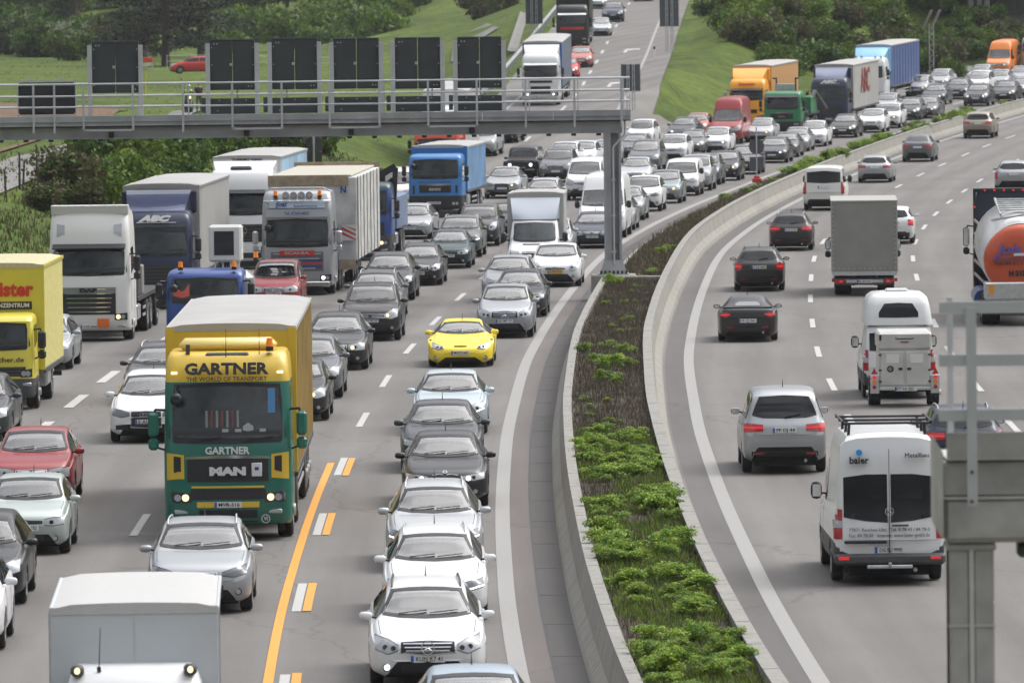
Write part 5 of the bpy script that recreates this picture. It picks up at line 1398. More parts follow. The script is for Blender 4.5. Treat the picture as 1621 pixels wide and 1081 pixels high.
def car_proto(model, style='bar', lit='off', rails=False, sc3=(1, 1, 1), tail='wrap', side='f', low=False, reg=None, rtext=None):
    """returns the list of parts: (name, mesh, parent index or None, paint?)"""
    key = (model, style, lit, rails, sc3, tail, side, low, reg, rtext)
    if key in CARP: return CARP[key]
    p = scaled(BASE[model], *sc3); p['wr'] = BASE[model]['wr']; p['_paint'] = P('grey')
    me, F, solid = car_body(p, low); pj = Proj(solid); L = p['L']; W = F['W'](1.0); parts = []
    nz = F['top'](.20); hw = F['W'](.4)
    van = model in ('vanlow', 'vanhigh'); jeep = model == 'jeep'
    def add(nm, mb, par=0, sm=40): parts.append((nm, mb.mesh(nm, sm) if isinstance(mb, MB) else mb, par, None)); return len(parts)-1
    parts.append(('body', me, None, 0))
    par = None
    # windscreen
    z0, z1, w0, w1 = p['ws']
    mb = MB(); 0 and pj.patch(mb, [(-w0, z0+.05), (-w1, z1-.02), (-w1*.5, z1+.005), (0, z1+.012), (w1*.5, z1+.005), (w1, z1-.02), (w0, z0+.05)], [(-w0, z0+.02), (-w0*.6, z0-.012), (0, z0-.025), (w0*.6, z0-.012), (w0, z0+.02)], 'f', M_BLACK, .004, 22, 8, .02)
    e = .035
    0 and pj.patch(mb, [(-w0+e, z0+.07), (-w1+e, z1-.05), (0, z1-.02), (w1-e, z1-.05), (w0-e, z0+.07)], [(-w0+e, z0+.055), (-w0*.6, z0+.03), (0, z0+.02), (w0*.6, z0+.03), (w0-e, z0+.055)], 'f', G_GLASS, .008, 22, 8, .01)
    mb = MB(); e = .05; N = 22
    T_ = [(-w0+.03, z0+.05), (-w1+.02, z1-.03), (-w1*.5, z1-.01), (0, z1), (w1*.5, z1-.01), (w1-.02, z1-.03), (w0-.03, z0+.05)]; B_ = [(-w0+.03, z0+.03), (-w0*.6, z0), (0, z0-.012), (w0*.6, z0), (w0-.03, z0+.03)]
    pj.patch(mb, T_, B_, 'f', G_CLEAR, .006, 24, 8, .002); wi = add('windscreen', mb, par)
    mb = MB()   # black frit round the glass
    pj.patch(mb, [(-w0+.02, z0+.065), (-w0*.6, z0+.035), (0, z0+.02), (w0*.6, z0+.035), (w0-.02, z0+.065)], [(-w0+.02, z0+.02), (-w0*.6, z0-.015), (0, z0-.03), (w0*.6, z0-.015), (w0-.02, z0+.02)], 'f', M_BLACK, .009, 20, 1, .02)
    pj.patch(mb, [(-w1, z1-.02), (-w1*.5, z1+.005), (0, z1+.012), (w1*.5, z1+.005), (w1, z1-.02)], [(-w1, z1-.055), (-w1*.5, z1-.035), (0, z1-.03), (w1*.5, z1-.035), (w1, z1-.055)], 'f', M_BLACK, .009, 20, 1, .02)
    for sg in (1, -1):
        t_ = [(sg*(w1-.01), z1-.03), (sg*w0, z0+.04)]; b_ = [(sg*(w1-.055), z1-.05), (sg*(w0-.055), z0+.06)]
        vs_ = []
        for i in range(9):
            f_ = i/8
            for (p0, p1) in ((t_[0], t_[1]), (b_[0], b_[1])):
                h = pj.cast(p0[0]+(p1[0]-p0[0])*f_, p0[1]+(p1[1]-p0[1])*f_, 'f')
                vs_.append(h[0]+(h[1] if h[1].y < 0 else -h[1])*.010 if h[0] else Vector((0, 0, 0)))
        mb.add(vs_, [(2*i, 2*i+1, 2*i+3, 2*i+2) for i in range(8)], M_BLACK)
    parts.append(('windscreen_frame', mb.mesh('windscreen_frame'), wi, None))
    # cabin behind the glass: dashboard, two seats, mirror, steering wheel, driver
    ysc = p['side'][0]; yd = pj.cast(0, z0+.02, 'f')[0].y; mb = MB()
    mb.box(-w0*.95, w0*.95, yd+.10, ysc+.75, z0-.25, z0-.02, M_DASH, .05); mb.box(-.12, .12, ysc+.6, ysc+1.6, .5, z0-.15, M_DASH, .05)
    mb.box(-w0, w0, ysc+2.3, ysc+2.34, .5, z0+.10, M_DASH); mb.box(-w0*1.0, w0*1.0, yd+.1, ysc+2.3, .45, .48, M_DASH)
    add('dashboard', mb, par)
    for q in (-1, 1):
        mb = MB(); xx = q*.36*w0/.7; ty_ = ysc+1.30; zs = z1-.42*1.0
        mb.box(xx-.24, xx+.24, ty_, ty_+.14, .55, zs, M_SEAT, .06); mb.box(xx-.13, xx+.13, ty_+.03, ty_+.13, zs+.04, zs+.24, M_SEAT, .05); add('seat', mb, par)
    mb = MB(); mb.box(-.11, .11, pj.cast(0, z1-.10, 'f')[0].y+.10, pj.cast(0, z1-.10, 'f')[0].y+.13, z1-.16, z1-.10, M_INK, .02); add('rear_view_mirror', mb, par)
    mb = MB(); mb.ring((.36*w0/.7, ysc+.80, z0-.02), (0, -1, .45), .155, .185, .03, M_INK, 16); add('steering_wheel', mb, par)
    mb = MB()
    for sx in (-1, .1):
        a = Vector((sx*w0*.62, 0, z0)); h = pj.cast(a.x, z0+.02, 'f'); g = pj.cast(a.x+w0*.62, z0+.06, 'f')
        if h[0] and g[0]: mb.beam(h[0]+h[1]*.03, g[0]+g[1]*.03, .02, .015, M_INK)
    mb.v and add('wiper', mb, par)
    mb = MB(); mb.box(-.10, .10, 0, .03, 0, .055, M_INK, .01); h = pj.cast(0, z1-.06, 'f')
    if h[0]: mb.v = [(x, y+h[0].y+.0, z+h[0].z) for x, y, z in mb.v]
    # side windows
    s0, s1 = p['side']; zb = lambda y: F['belt'](y)+.045
    zt = lambda y: min(F['belt'](y)+(F['top'](y)-F['belt'](y))*.80, z1+.03)
    for sd, sg in (('R', 1), ('L', -1)):
        segs = [(s0, s0+(s1-s0)*.44), (s0+(s1-s0)*.47, s0+(s1-s0)*.80), (s0+(s1-s0)*.83, s1)] if model not in ('sport', 'roadster', 'vanhigh') else [(s0, s1)]
        if model == 'vanlow' and style != 'win': segs = [(s0, s0+.95)]
        for (a, b) in segs:
            mb = MB(); k = 8; ysx = [a+(b-a)*i/k for i in range(k+1)]
            top = [(y, max(zb(y)+.02, zt(y))) for y in ysx]; bot = [(y, zb(y)) for y in ysx]
            pj.patch(mb, top, bot, sd, G_GLASS_D if model != 'vanhigh' else G_GLASS, .006, 8, 4, .015)
            if mb.v: add('side_window', mb, par)
        # door seams and handle
        mb = MB()
        for yy in ([s0+(s1-s0)*.455, s0-.1, s0+(s1-s0)*.86] if not van else [s0+.98, s0-.12]):
            pj.patch(mb, [(yy, F['belt'](yy)), (yy+.012, F['belt'](yy))], [(yy, .32), (yy+.012, .32)], sd, M_INK, .003, 1, 8, .003)
        if mb.v: add('door_seam', mb, par, None)
        for yy in ([s0+(s1-s0)*.38, s0+(s1-s0)*.76] if model not in ('sport', 'roadster') else [s0+(s1-s0)*.6]):
            mb = MB(); h = pj.cast(yy, F['belt'](yy)-.10, sd)
            if h[0]: mb.box(h[0].x-.01*sg, h[0].x+.03*sg, yy-.09, yy+.07, h[0].z-.012, h[0].z+.014, p['_paint'], .006); parts.append(('door_handle', mb.mesh('door_handle'), par, 0))
    # rear window
    rz0, rz1, rw0, rw1, re = p['rw']
    mb = MB()
    if model != 'roadster':
        if re: # sloping saloon window: lay it from above
            y0, y1 = None, None
            pj.patch(mb, [(-rw0, rz0+.03), (-rw1, rz1-.03), (0, rz1-.01), (rw1, rz1-.03), (rw0, rz0+.03)], [(-rw0, rz0), (0, rz0-.015), (rw0, rz0)], 'r', G_GLASS_D, .006, 16, 6, .015)
        else:
            if model in ('vanhigh', 'vanlow'):
                for q in ((-1, 1) if model == 'vanhigh' else (0,)):
                    if q: a, b = (.03, rw0) if q > 0 else (-rw0, -.03)
                    else: a, b = -rw0, rw0
                    if model == 'vanhigh': top = [(a, rz1-(.05 if q < 0 else 0)), ((a+b)/2, rz1), (b, rz1-(.05 if q > 0 else 0))]; bot = [(a, rz0+(.10 if q < 0 else 0)), ((a+b)/2, rz0+.03), (b, rz0+(.10 if q > 0 else 0))]
                    else: top = [(a, rz1-.06), (0, rz1), (b, rz1-.06)]; bot = [(a, rz0+.04), (0, rz0), (b, rz0+.04)]
                    pj.patch(mb, top, bot, 'r', G_GLASS_D, .006, 14, 6, .015)
            else:
                pj.patch(mb, [(-rw0, rz0+.08), (-rw1, rz1-.03), (0, rz1), (rw1, rz1-.03), (rw0, rz0+.08)], [(-rw0, rz0+.05), (-rw0*.7, rz0), (0, rz0-.01), (rw0*.7, rz0), (rw0, rz0+.05)], 'r', G_GLASS_D, .006, 18, 6, .015)
    if model == 'roadster': pj.patch(mb, [(-.36, 1.05), (-.28, 1.10), (.28, 1.10), (.36, 1.05)], [(-.38, 1.0), (.38, 1.0)], 'r', M_GREYPL if False else mat('soft_window', (.20, .21, .21), .3), .008, 12, 3, .01)
    if mb.v: add('rear_window', mb, par)
    # front
    S = front_style(style if not jeep and style in ('star', 'kidney', 'trap', 'bar', 'old', 'blade', 'oval', 'box', 'sport') else 'bar', hw, nz)
    LIT = {'off': None, 'w': M_LITW, 'h': M_LIT, 'y': M_LITY, 'yr': M_LITY, 'drl': M_LITW, 'fog': None}[lit]
    if not jeep:
        for sg in (1, -1):
            t, b = S['hl'];
            if sg < 0: t, b = mirror(t), mirror(b)
            mb = MB(); pj.patch(mb, [(a, z+.016) for a, z in t], [(a, z-.014) for a, z in b], 'f', M_LAMPD, .007, 10, 4, .02); pj.patch(mb, t, b, 'f', M_LAMP if style not in ('trap', 'blade') else M_LAMPS, .012, 10, 4, .02)
            cx = sg*(abs(t[0][0]+t[-1][0])/2)*.92; zc = (t[1][1]+b[1][1])/2-.005
            i = add('headlight', mb, par)
            mb = MB()
            for q in {'kidney': (-.06, .06), 'star': (-.05, .075), 'old': (0,), 'oval': (.0,), 'sport': (-.05, .06), 'box': (.03,)}.get(style, ()):
                h = pj.cast(cx+sg*q, zc+(q*.12), 'f')
                if h[0]: mb.cyl(h[0]+Vector((0, -.004, 0)), h[0]+Vector((0, -.026, 0)), .036, M_LAMPD, .040, 12)
            mb.v and parts.append(('reflector', mb.mesh('reflector', 40), i, None))
            if LIT and not (lit == 'yr' and sg < 0):
                mb = MB()
                if lit == 'drl':
                    n_ = len(t); tl = [(a, z-.0) for a, z in b]; pj.patch(mb, [(a, z+.028) for a, z in b], [(a, z+.004) for a, z in b], 'f', LIT, .020, 10, 1, .01)
                else:
                    h = pj.cast(cx-sg*.05, zc-.006, 'f')
                    if h[0]: mb.cyl(h[0]+Vector((0, -.02, 0)), h[0]+Vector((0, -.040, 0)), .046, LIT, .05, 14)
                mb.v and parts.append(('lit_lamp', mb.mesh('lit_lamp'), i, None))
        t, b = S['gr']; mb = MB()
        if S.get('kidney'):
            for sg in (1, -1):
                tt, bb = [(.035, t[-1][1]), (.13, t[-1][1]+.01), (abs(t[-1][0]), t[-1][1]-.01)], [(.035, b[-1][1]), (.13, b[-1][1]-.01), (abs(t[-1][0]), b[-1][1]+.03)]
                if sg < 0: tt, bb = mirror(tt), mirror(bb)
                pj.patch(mb, [(a, z+.012) for a, z in tt], [(a, z-.012) for a, z in bb], 'f', M_CHROME, .008, 8, 3, .02)
                pj.patch(mb, tt, bb, 'f', M_INK, .014, 8, 3, .02)
        else:
            if S['chrome'] or style == 'trap':
                fr = M_CHROME
                pj.patch(mb, [(a*1.05, z+.014) for a, z in t], [(a*1.05, z-.014) for a, z in b], 'f', fr, .007, 14, 4, .02)
            pj.patch(mb, t, b, 'f', M_INK, .013, 14, 4, .02)
            zT, zB = t[1][1], b[1][1]
            for q in range(S['slats']):
                zz = zB+(zT-zB)*(q+1)/(S['slats']+1); f_ = (zz-zB)/(zT-zB); wa = abs(b[0][0])+(abs(t[0][0])-abs(b[0][0]))*f_-.02
                pj.patch(mb, [(-wa, zz+.009), (wa, zz+.009)], [(-wa, zz-.007), (wa, zz-.007)], 'f', M_CHROME if style in ('star', 'bar', 'box', 'oval', 'blade') else M_GREYPL, .026, 12, 1, .02)
        gi = add('grille', mb, par)
        zc = (t[len(t)//2][1]+b[len(b)//2][1])/2
        h = pj.cast(0, zc, 'f'); mb = MB()
        if h[0]:
            c = h[0]+Vector((0, -.045, 0))
            if S.get('star'): star_emblem(mb, c, (0, -1, 0), .105)
            elif S.get('rings'):
                c.z = t[1][1]-.07
                for q in range(4): mb.ring(c+Vector((-.105+.07*q, 0, 0)), (0, 1, 0), .034, .045, .012, M_CHROME, 14)
            elif S.get('kidney'): h2 = pj.cast(0, t[0][1]+.05, 'f'); c = h2[0]+h2[1]*.01 if h2[0] else c; mb.disc(c, h2[1] if h2[0] else (0, 1, 0), .04, .012, M_BLUEINK, 14); mb.ring(c, h2[1] if h2[0] else (0, 1, 0), .036, .046, .018, M_CHROME, 14)
            elif S.get('disc'): mb.ring(c, (0, 1, 0), .046, .06, .014, M_CHROME, 16); mb.disc(c, (0, 1, 0), .046, .008, M_CHROME if style != 'bar' else M_GREYPL, 16)
        mb.v and parts.append(('badge', mb.mesh('badge'), gi, None))
        mb = MB(); t, b = S['lo']
        if style == 'trap':
            for sg in (1, -1):
                tt, bb = (t, b) if sg > 0 else (mirror(t), mirror(b)); pj.patch(mb, tt, bb, 'f', M_INK, .006, 8, 3, .02)
        else: pj.patch(mb, t, b, 'f', M_INK, .006, 14, 3, .02)
        mb.v and add('air_intake', mb, par)
        if S['fog']:
            for sg in (1, -1):
                h = pj.cast(sg*S['fog'][0], S['fog'][1], 'f')
                if h[0]:
                    mb = MB(); d = Vector((0, 1, 0)); c = h[0]+Vector((0, -.012, 0))
                    mb.cyl(c+Vector((0, .03, 0)), c, .062, M_INK, n=14); mb.cyl(c, c+Vector((0, -.012, 0)), .045, M_LITW if (lit == 'fog' and sg < 0) else M_LAMP, n=14); add('fog_lamp', mb, par)
    else:
        mb = MB(); mb.box(-.42, .42, -.03, .04, .62, 1.04, M_BLACK, .02)
        for k in range(7): mb.box(-.36+.11*k, -.30+.11*k, -.045, -.028, .68, .98, M_INK)
        add('grille', mb, par)
        for sg in (1, -1):
            mb = MB(); mb.cyl((sg*.56, .06, .86), (sg*.56, -.06, .86), .105, M_BLACK, n=18); i = add('headlight', mb, par)
            mb = MB(); mb.cyl((sg*.56, -.058, .86), (sg*.56, -.075, .86), .085, M_LITW if lit != 'off' else M_LAMP, n=16); parts.append(('lit_lamp', mb.mesh('lit_lamp', 40), i, None))
        mb = MB(); mb.box(-.80, .80, -.22, -.06, .50, .64, M_BLACK, .03); mb.box(-.3, .3, -.26, -.2, .62, .74, M_BLACK, .03); add('bumper', mb, par)
        for sg in (1, -1):
            mb = MB(); mb.box(sg*.74, sg*.93, .18, 1.25, .98, 1.04, M_BLACK, .02); mb.box(sg*.74, sg*.93, .18, .24, .76, .98, M_BLACK, .02); add('fender', mb, par)
        mb = MB(); mb.disc((0, L+.12, .98), (0, 1, 0), .36, .22, M_TYRE, 24); add('spare_wheel', mb, par)
    # bonnet shut line
    if not van and not jeep:
        mb = MB()
        for sg in (1, -1):
            for (y0_, y1_) in ((.42, F and p['side'][0]-.25),):
                N = 8; vs = []; fs = []
                for i in range(N+1):
                    y = y0_+(y1_-y0_)*i/N; x = sg*F['Wr'](y)*.985
                    for dx in (0, .010):
                        h = pj.t.ray_cast(Vector((x-sg*dx, y, 5)), Vector((0, 0, -1))); vs.append((h[0] if h[0] else Vector((x, y, 1)))+Vector((0, 0, .003)))
                for i in range(N): fs.append((2*i, 2*i+1, 2*i+3, 2*i+2))
                mb.add(vs, fs, M_INK)
        add('bonnet_seam', mb, par, None)
    # plates
    def plate(front, z, yellow=False, txt=reg):
        h = pj.cast(0, z, 'f' if front else 'r')
        if not h[0]: return
        y = h[0].y+(-.03 if front else .03); mb = MB(); s_ = -1 if front else 1
        mb.box(-.26, .26, y, y-s_*.02, z-.055, z+.055, M_PLATEY if yellow else M_PLATE, .003); mb.box(-.258, -.215, y+s_*.001, y+s_*.003, z-.052, z+.052, M_EU) if front else mb.box(.215, .258, y+s_*.001, y+s_*.003, z-.052, z+.052, M_EU)
        i = add('number_plate', mb, par, None)
        tm = text_mesh(txt or 'S AB 1'[0:1]+' DE 417', .095, M_INK, .0015, width=.40, bold=.001)
        parts.append(('plate_lettering', tm, i, None, (-.0+(.02 if front else -.02), y+s_*.004, z), 0 if front else math.pi))
    zpl = (S['gr'][1][len(S['gr'][1])//2][1]-.075 if not jeep else .57)
    if style == 'trap': zpl = nz*.60
    if style == 'sport': zpl = .40
    if van: zpl = .52
    plate(True, zpl, rtext == 'yellow')
    # mirrors
    zm = F['belt'](s0+.1)+.09; ym = s0+.02
    for sg in (1, -1):
        h = pj.cast(ym+.08, F['belt'](ym+.08)+.03, 'R' if sg > 0 else 'L'); x = abs(h[0].x) if h[0] else W*.9
        mb = MB(); bigm = van
        a0, a1 = (x+.03, x+.23) if not bigm else (x+.04, x+.24); hh = .066 if not bigm else .16
        rows = []
        for t in (0, .15, .5, .85, 1.0):
            xx = a0+(a1-a0)*t; k = {0: .55, .15: .9, .5: 1, .85: .9, 1.0: .45}[t]
            rows.append([(sg*xx, ym+.05-.05*c*k if c > 0 else ym+.05-.05*c*k*.6+.0, zm+hh*s_*k+(.07 if bigm else 0)) for c, s_ in ((1, 0), (.7, .75), (0, 1), (-.9, .85), (-1, 0), (-.9, -.85), (0, -1), (.7, -.75))])
        mb.grid(rows, p['_paint'] if not (bigm or jeep) else M_BLACK, closed=True); o = len(mb.v); mb.f += [tuple(range(o-8, o)), tuple(range(o-40, o-32))[::-1]]; mb.m += [0, 0]
        mb.box(sg*(x-.03), sg*(a0+.02), ym+.03, ym+.08, zm-.04+(.04 if bigm else 0), zm-.005+(.04 if bigm else 0), M_BLACK, .01)
        i = len(parts); parts.append(('wing_mirror', mb.mesh('wing_mirror', 50), par, 0 if not (bigm or jeep) else None))
        mb = MB(); mb.box(sg*(a0+.02), sg*(a1-.03), ym+.10, ym+.105, zm-hh*.7+(.07 if bigm else 0), zm+hh*.7+(.07 if bigm else 0), M_CHROME); parts.append(('mirror_glass', mb.mesh('mirror_glass'), i, None))
    # tail lamps
    zr = F['belt'](L-.3)
    for sg in (1, -1):
        mb = MB(); m_ = M_TAIL
        Wt = F['W'](L-.18)
        if tail == 'wrap': t, b = [(Wt*.52, zr-.05), (Wt*.97, zr-.02)], [(Wt*.52, zr-.18), (Wt*.97, zr-.20)]
        elif tail == 'tall': t, b = [(Wt*.84, zr+.10), (Wt*.99, zr+.12)], [(Wt*.84, zr-.42), (Wt*.99, zr-.42)]
        elif tail == 'vert': t, b = [(Wt*.72, zr-.02), (Wt*.97, zr+.0)], [(Wt*.76, zr-.26), (Wt*.97, zr-.28)]
        elif tail == 'round': t, b = [(Wt*.60, zr-.06), (Wt*.75, zr-.02), (Wt*.96, zr-.06)], [(Wt*.60, zr-.10), (Wt*.75, zr-.17), (Wt*.96, zr-.13)]
        if sg < 0: t, b = mirror(t), mirror(b)
        pj.patch(mb, t, b, 'r', m_, .012, 8, 5, .03, maxdev=.4)
        if mb.v:
            i = add('tail_light', mb, par); mb = MB(); k = .5
            mt = [(a+(0), b_[1]+(a_z-b_[1])*.62) for (a, a_z), b_ in zip(t, b)]; ml = [(a, b_[1]+(a_z-b_[1])*.38) for (a, a_z), b_ in zip(t, b)]
            pj.patch(mb, mt, ml, 'r', M_LAMP if tail == 'tall' else M_TAILL, .018, 8, 2, .01, maxdev=.4); mb.v and parts.append(('lamp_strip', mb.mesh('lamp_strip'), i, None))
    if tail == 'tall' and model == 'vanhigh': plate(False, .62)
    elif model in ('sport', 'roadster'): plate(False, .60)
    elif van: plate(False, 1.02)
    else: plate(False, zr-.16)
    mb = MB()
    pj.patch(mb, [(-Wt*.8, .46*p['L']/p['L']+(.08 if model in ('suv',) else 0)), (Wt*.8, .46+(.08 if model in ('suv',) else 0))], [(-Wt*.7, .30+(.08 if model in ('suv',) else 0)), (Wt*.7, .30+(.08 if model in ('suv',) else 0))], 'r', M_BLACK, .008, 12, 2, .02)
    mb.v and add('rear_valance', mb, par)
    for sg in (1, -1):
        mb = MB(); pj.patch(mb, [(sg*Wt*.62-.09, .44), (sg*Wt*.62+.09, .44)], [(sg*Wt*.62-.09, .405), (sg*Wt*.62+.09, .405)], 'r', M_TAIL, .014, 3, 1, .02)
        mb.v and add('reflector', mb, par)
    mb = MB(); mb.cyl((-.45, L-.12, .27), (-.45, L-.0, .27), .035, M_RIM, n=10); add('exhaust_pipe', mb, par)
    # third brake light / rear wiper
    if not re and model not in ('vanhigh', 'vanlow', 'jeep'):
        mb = MB(); h = pj.cast(0, rz0-.0, 'r'); g = pj.cast(-rw0*.5, rz0+.06, 'r')
        if h[0] and g[0]: mb.beam(h[0]+h[1]*.03, g[0]+g[1]*.03, .02, .02, M_INK); add('rear_wiper', mb, par)
    if rails:
        for sg in (1, -1):
            mb = MB(); ys_ = [s0+.75+(s1-.35-s0-.75)*i/8 for i in range(9)]
            pts = []
            for i, y in enumerate(ys_): h = pj.cast(sg*F['Wr'](y)*.90, y, 't'); pts.append((h[0] if h[0] else Vector((sg*.5, y, 1.4)))+Vector((0, 0, .0 if i in (0, 8) else .045)))
            mb.tube(pts, .016, M_ALU if rails == 'a' else M_BLACK, 6); add('roof_rail', mb, par)
    if not van and not jeep:
        mb = MB(); h = pj.cast(0, s1-.9 if model != 'hatch' else s1-.35, 't')
        if h[0]: mb.cyl(h[0], h[0]+Vector((0, .10, .16)), .012, M_INK, .004, 6); add('aerial', mb, par)
    # wheels
    ty, ri = wheel_meshes(p['wr'], .21)
    for k, yw in enumerate(p['wy']):
        for sg in (1, -1):
            x = (F['W'](yw)-.225); parts.append(('wheel', None, par, None, (sg*x, yw, p['wr']), 0 if sg > 0 else math.pi)); i = len(parts)-1
            parts.append(('tyre', ty, i, None)); parts.append(('rim', ri, i, None))
    mb = MB(); mb.box(-W*.72, W*.72, .25, L-.25, .16, .40, M_UNDER)
    add('underbody', mb, par)
    CARP[key] = (parts, L)
    return CARP[key]
def build_parts(root, parts, L, colour=None, far=False):
    objs = []
    for q in parts:
        nm, me, par, pt = q[:4]
        if far and nm in ('plate_lettering', 'badge', 'door_seam', 'bonnet_seam', 'reflector', 'rim_', 'mirror_glass', 'wiper', 'rear_wiper', 'door_handle', 'aerial', 'exhaust_pipe', 'lamp_strip', 'rear_valance') : objs.append(None); continue
        o = bpy.data.objects.new(nm, me); col.objects.link(o)
        pr = objs[par] if par is not None else None
        o.parent = pr if pr is not None else root
        if pr is None: o.location = (0, -L/2, 0)
        if len(q) > 4: o.location = Vector(q[4])+(Vector((0, -L/2, 0)) if pr is None else Vector((0, 0, 0))); o.rotation_euler = (0, 0, q[5])
        if pt is not None and colour:
            o.material_slots[pt].link = 'OBJECT'; o.material_slots[pt].material = P(colour)
        objs.append(o)
    return objs
def place(u, v, L, out=False, ramp=False, h=0.0, dh=0.0):
    """ground position and heading of a vehicle whose near end stands at picture point (u, v)"""
    X, Y = ground_point(u, v, h)
    a = tangent(Y, ramp)+dh; t = Vector((a, 1, 0)).normalized(); c = Vector((X, Y, 0))+t*(L/2)
    sl = (roadz(c.x+t.x, c.y+t.y)-roadz(c.x-t.x, c.y-t.y))/2
    z = roadz(c.x, c.y)
    rz = -math.atan2(t.x, t.y)
    return (c.x, c.y, z+.012), (rz+math.pi if out else rz), (-sl if out else sl)
KIND = {'sedan': ('saloon_car', 'car'), 'wagon': ('estate_car', 'estate car'), 'hatch': ('hatchback', 'hatchback'), 'suv': ('off_road_car', 'suv'), 'mpv': ('people_carrier', 'people carrier'),
        'sport': ('sports_car', 'sports car'), 'roadster': ('sports_car', 'sports car'), 'vanlow': ('van', 'van'), 'vanhigh': ('panel_van', 'van'), 'jeep': ('off_road_car', 'suv')}
def car(u, v, model, style, colour, label, lit='off', out=False, ramp=False, rails=False, sc3=(1, 1, 1), tail='wrap', low=False, h=0.0, dh=0.0, group=None, reg=None, rtext=None, far=None):
    parts, L = car_proto(model, style, lit, rails, sc3, tail, 'f', low, reg, rtext)
    loc, rz, rx = place(u, v, L, out, ramp, h, dh)
    nm, cat = KIND[model]
    root = empty(nm, loc, rz, rx); js = random.Random(int(u*7+v)); nr = loc[1] < 165; root.scale = (js.uniform(.98, 1.01), js.uniform(.97, 1.02), js.uniform(.96, 1.01)) if nr else (js.uniform(.96, 1.03), js.uniform(.96, 1.03), js.uniform(.95, 1.07))
    if far is None: far = loc[1] > 330
    build_parts(root, parts, L, colour, far)
    return tag(root, label, cat, group or ('cars driving on the right carriageway' if out else 'cars coming down the ramp' if ramp else 'cars in the traffic jam'))
# ------------------------------------------------------------------ lorries
def cab_mesh(levels, Lc, m, bow=.10, name='cab'):
    """levels: (z, front y, half width, corner radius, material)"""
    rows = []; mts = []
    for (z, yf, hw, r, mm) in levels:
        pts = []
        for i in range(9):
            x = -(hw-r)+2*(hw-r)*i/8; pts.append((x, yf+bow*(x/hw)**2, z))
        ye = yf+bow*((hw-r)/hw)**2
        for i in range(1, 6):
            a = i/5*math.pi/2; pts.append((hw-r+r*math.sin(a), ye+r*(1-math.cos(a))*1.0, z))
        for y in (ye+r+.3, ye+r+.8, Lc): pts.append((hw, max(y, ye+r+.05), z))
        pts.append((0, Lc, z))
        for y in (Lc, ye+r+.8, ye+r+.3): pts.append((-hw, max(y, ye+r+.05), z))
        for i in range(5, 0, -1):
            a = i/5*math.pi/2; pts.append((-(hw-r+r*math.sin(a)), ye+r*(1-math.cos(a)), z))
        rows.append(pts); mts.append(mm)
    mb = MB(); n = len(rows[0])
    for r in rows: mb.v += r
    for i in range(len(rows)-1):
        k = mb.mi(mts[i])
        for j in range(n): mb.f.append((i*n+j, i*n+(j+1) % n, (i+1)*n+(j+1) % n, (i+1)*n+j)); mb.m.append(k)
    mb.f.append(tuple(range(n))[::-1]); mb.m.append(mb.mi(M_UNDER)); mb.f.append(tuple(range((len(rows)-1)*n, len(rows)*n))); mb.m.append(mb.mi(mts[-1]))
    return mb.mesh(name, 34)
class V:
    """a vehicle under construction: root empty + parts in local coordinates (nose at y = 0, facing -y)"""
    def __init__(s, name, u, v, L, label, cat, group, out=False, ramp=False, h=0.0, dh=0.0, loc=None):
        if loc is None: loc, rz, rx = place(u, v, L, out, ramp, h, dh)
        else: loc, rz, rx = loc
        s.root = tag(empty(name, loc, rz, rx), label, cat, group); s.L = L
    def add(s, nm, mb, par=None, sm=None):
        me = mb.mesh(nm, sm) if isinstance(mb, MB) else mb
        o = link(nm, me, par if par is not None else s.root)
        if par is None: o.location = (0, -s.L/2, 0)
        return o
    def text(s, body, x, y, z, h, m, width=None, par=None, bold=0, rz=0.0, depth=.004, shear=0, nm='lettering', rx=0.0, space=1.0):
        o = link(nm, text_mesh(body, h, m, depth, width, bold, shear, space), par if par is not None else s.root)
        o.location = Vector((x, y, z))+(Vector((0, 0, 0)) if par is not None else Vector((0, -s.L/2, 0))); o.rotation_euler = (rx, 0, rz)
        return o
def truck_wheels(t, axles, hw=1.22, r=.50):
    for y, dual, front in axles:
        for sg in (1, -1):
            key = ('tw', round(r, 2), dual, front)
            if key not in CARP:
                wd = .56 if dual else .30; mb = MB(); n = 24; rows = []
                for (xx, rr) in ((0, r*.6), (0, r*.93), (.03, r), (wd/2-.03, r), (wd/2, r*.96), (wd/2+.03, r), (wd-.03, r), (wd, r*.93), (wd, r*.6)):
                    rows.append([(xx, rr*math.cos(2*math.pi*k/n), rr*math.sin(2*math.pi*k/n)) for k in range(n)])
                mb.grid(rows, M_TYRE, closed=True); ty = mb.mesh('tyre', 35)
                mb = MB(); mb.ring((wd-.02, 0, 0), (1, 0, 0), r*.5, r*.61, .04, M_RIM, 20); mb.disc((wd-(.12 if dual else .05), 0, 0), (1, 0, 0), r*.52, .03, M_ALU, 20)
                mb.disc((wd-(.06 if dual else .0), 0, 0), (1, 0, 0), r*.24, .10, M_ALU, 14)
                for k in range(10):
                    a = k*math.pi/5; mb.disc((wd-(.10 if dual else .03), r*.38*math.cos(a), r*.38*math.sin(a)), (1, 0, 0), .022, .03, M_CHROME, 6)
                CARP[key] = (ty, mb.mesh('rim', 35), wd)
            ty, ri, wd = CARP[key]
            o = bpy.data.objects.new('wheel', None); col.objects.link(o); o.parent = t.root
            o.location = (sg*(hw-wd), y-t.L/2, r); o.rotation_euler = (0, 0, 0 if sg > 0 else math.pi)
            link('tyre', ty, o); link('rim', ri, o)
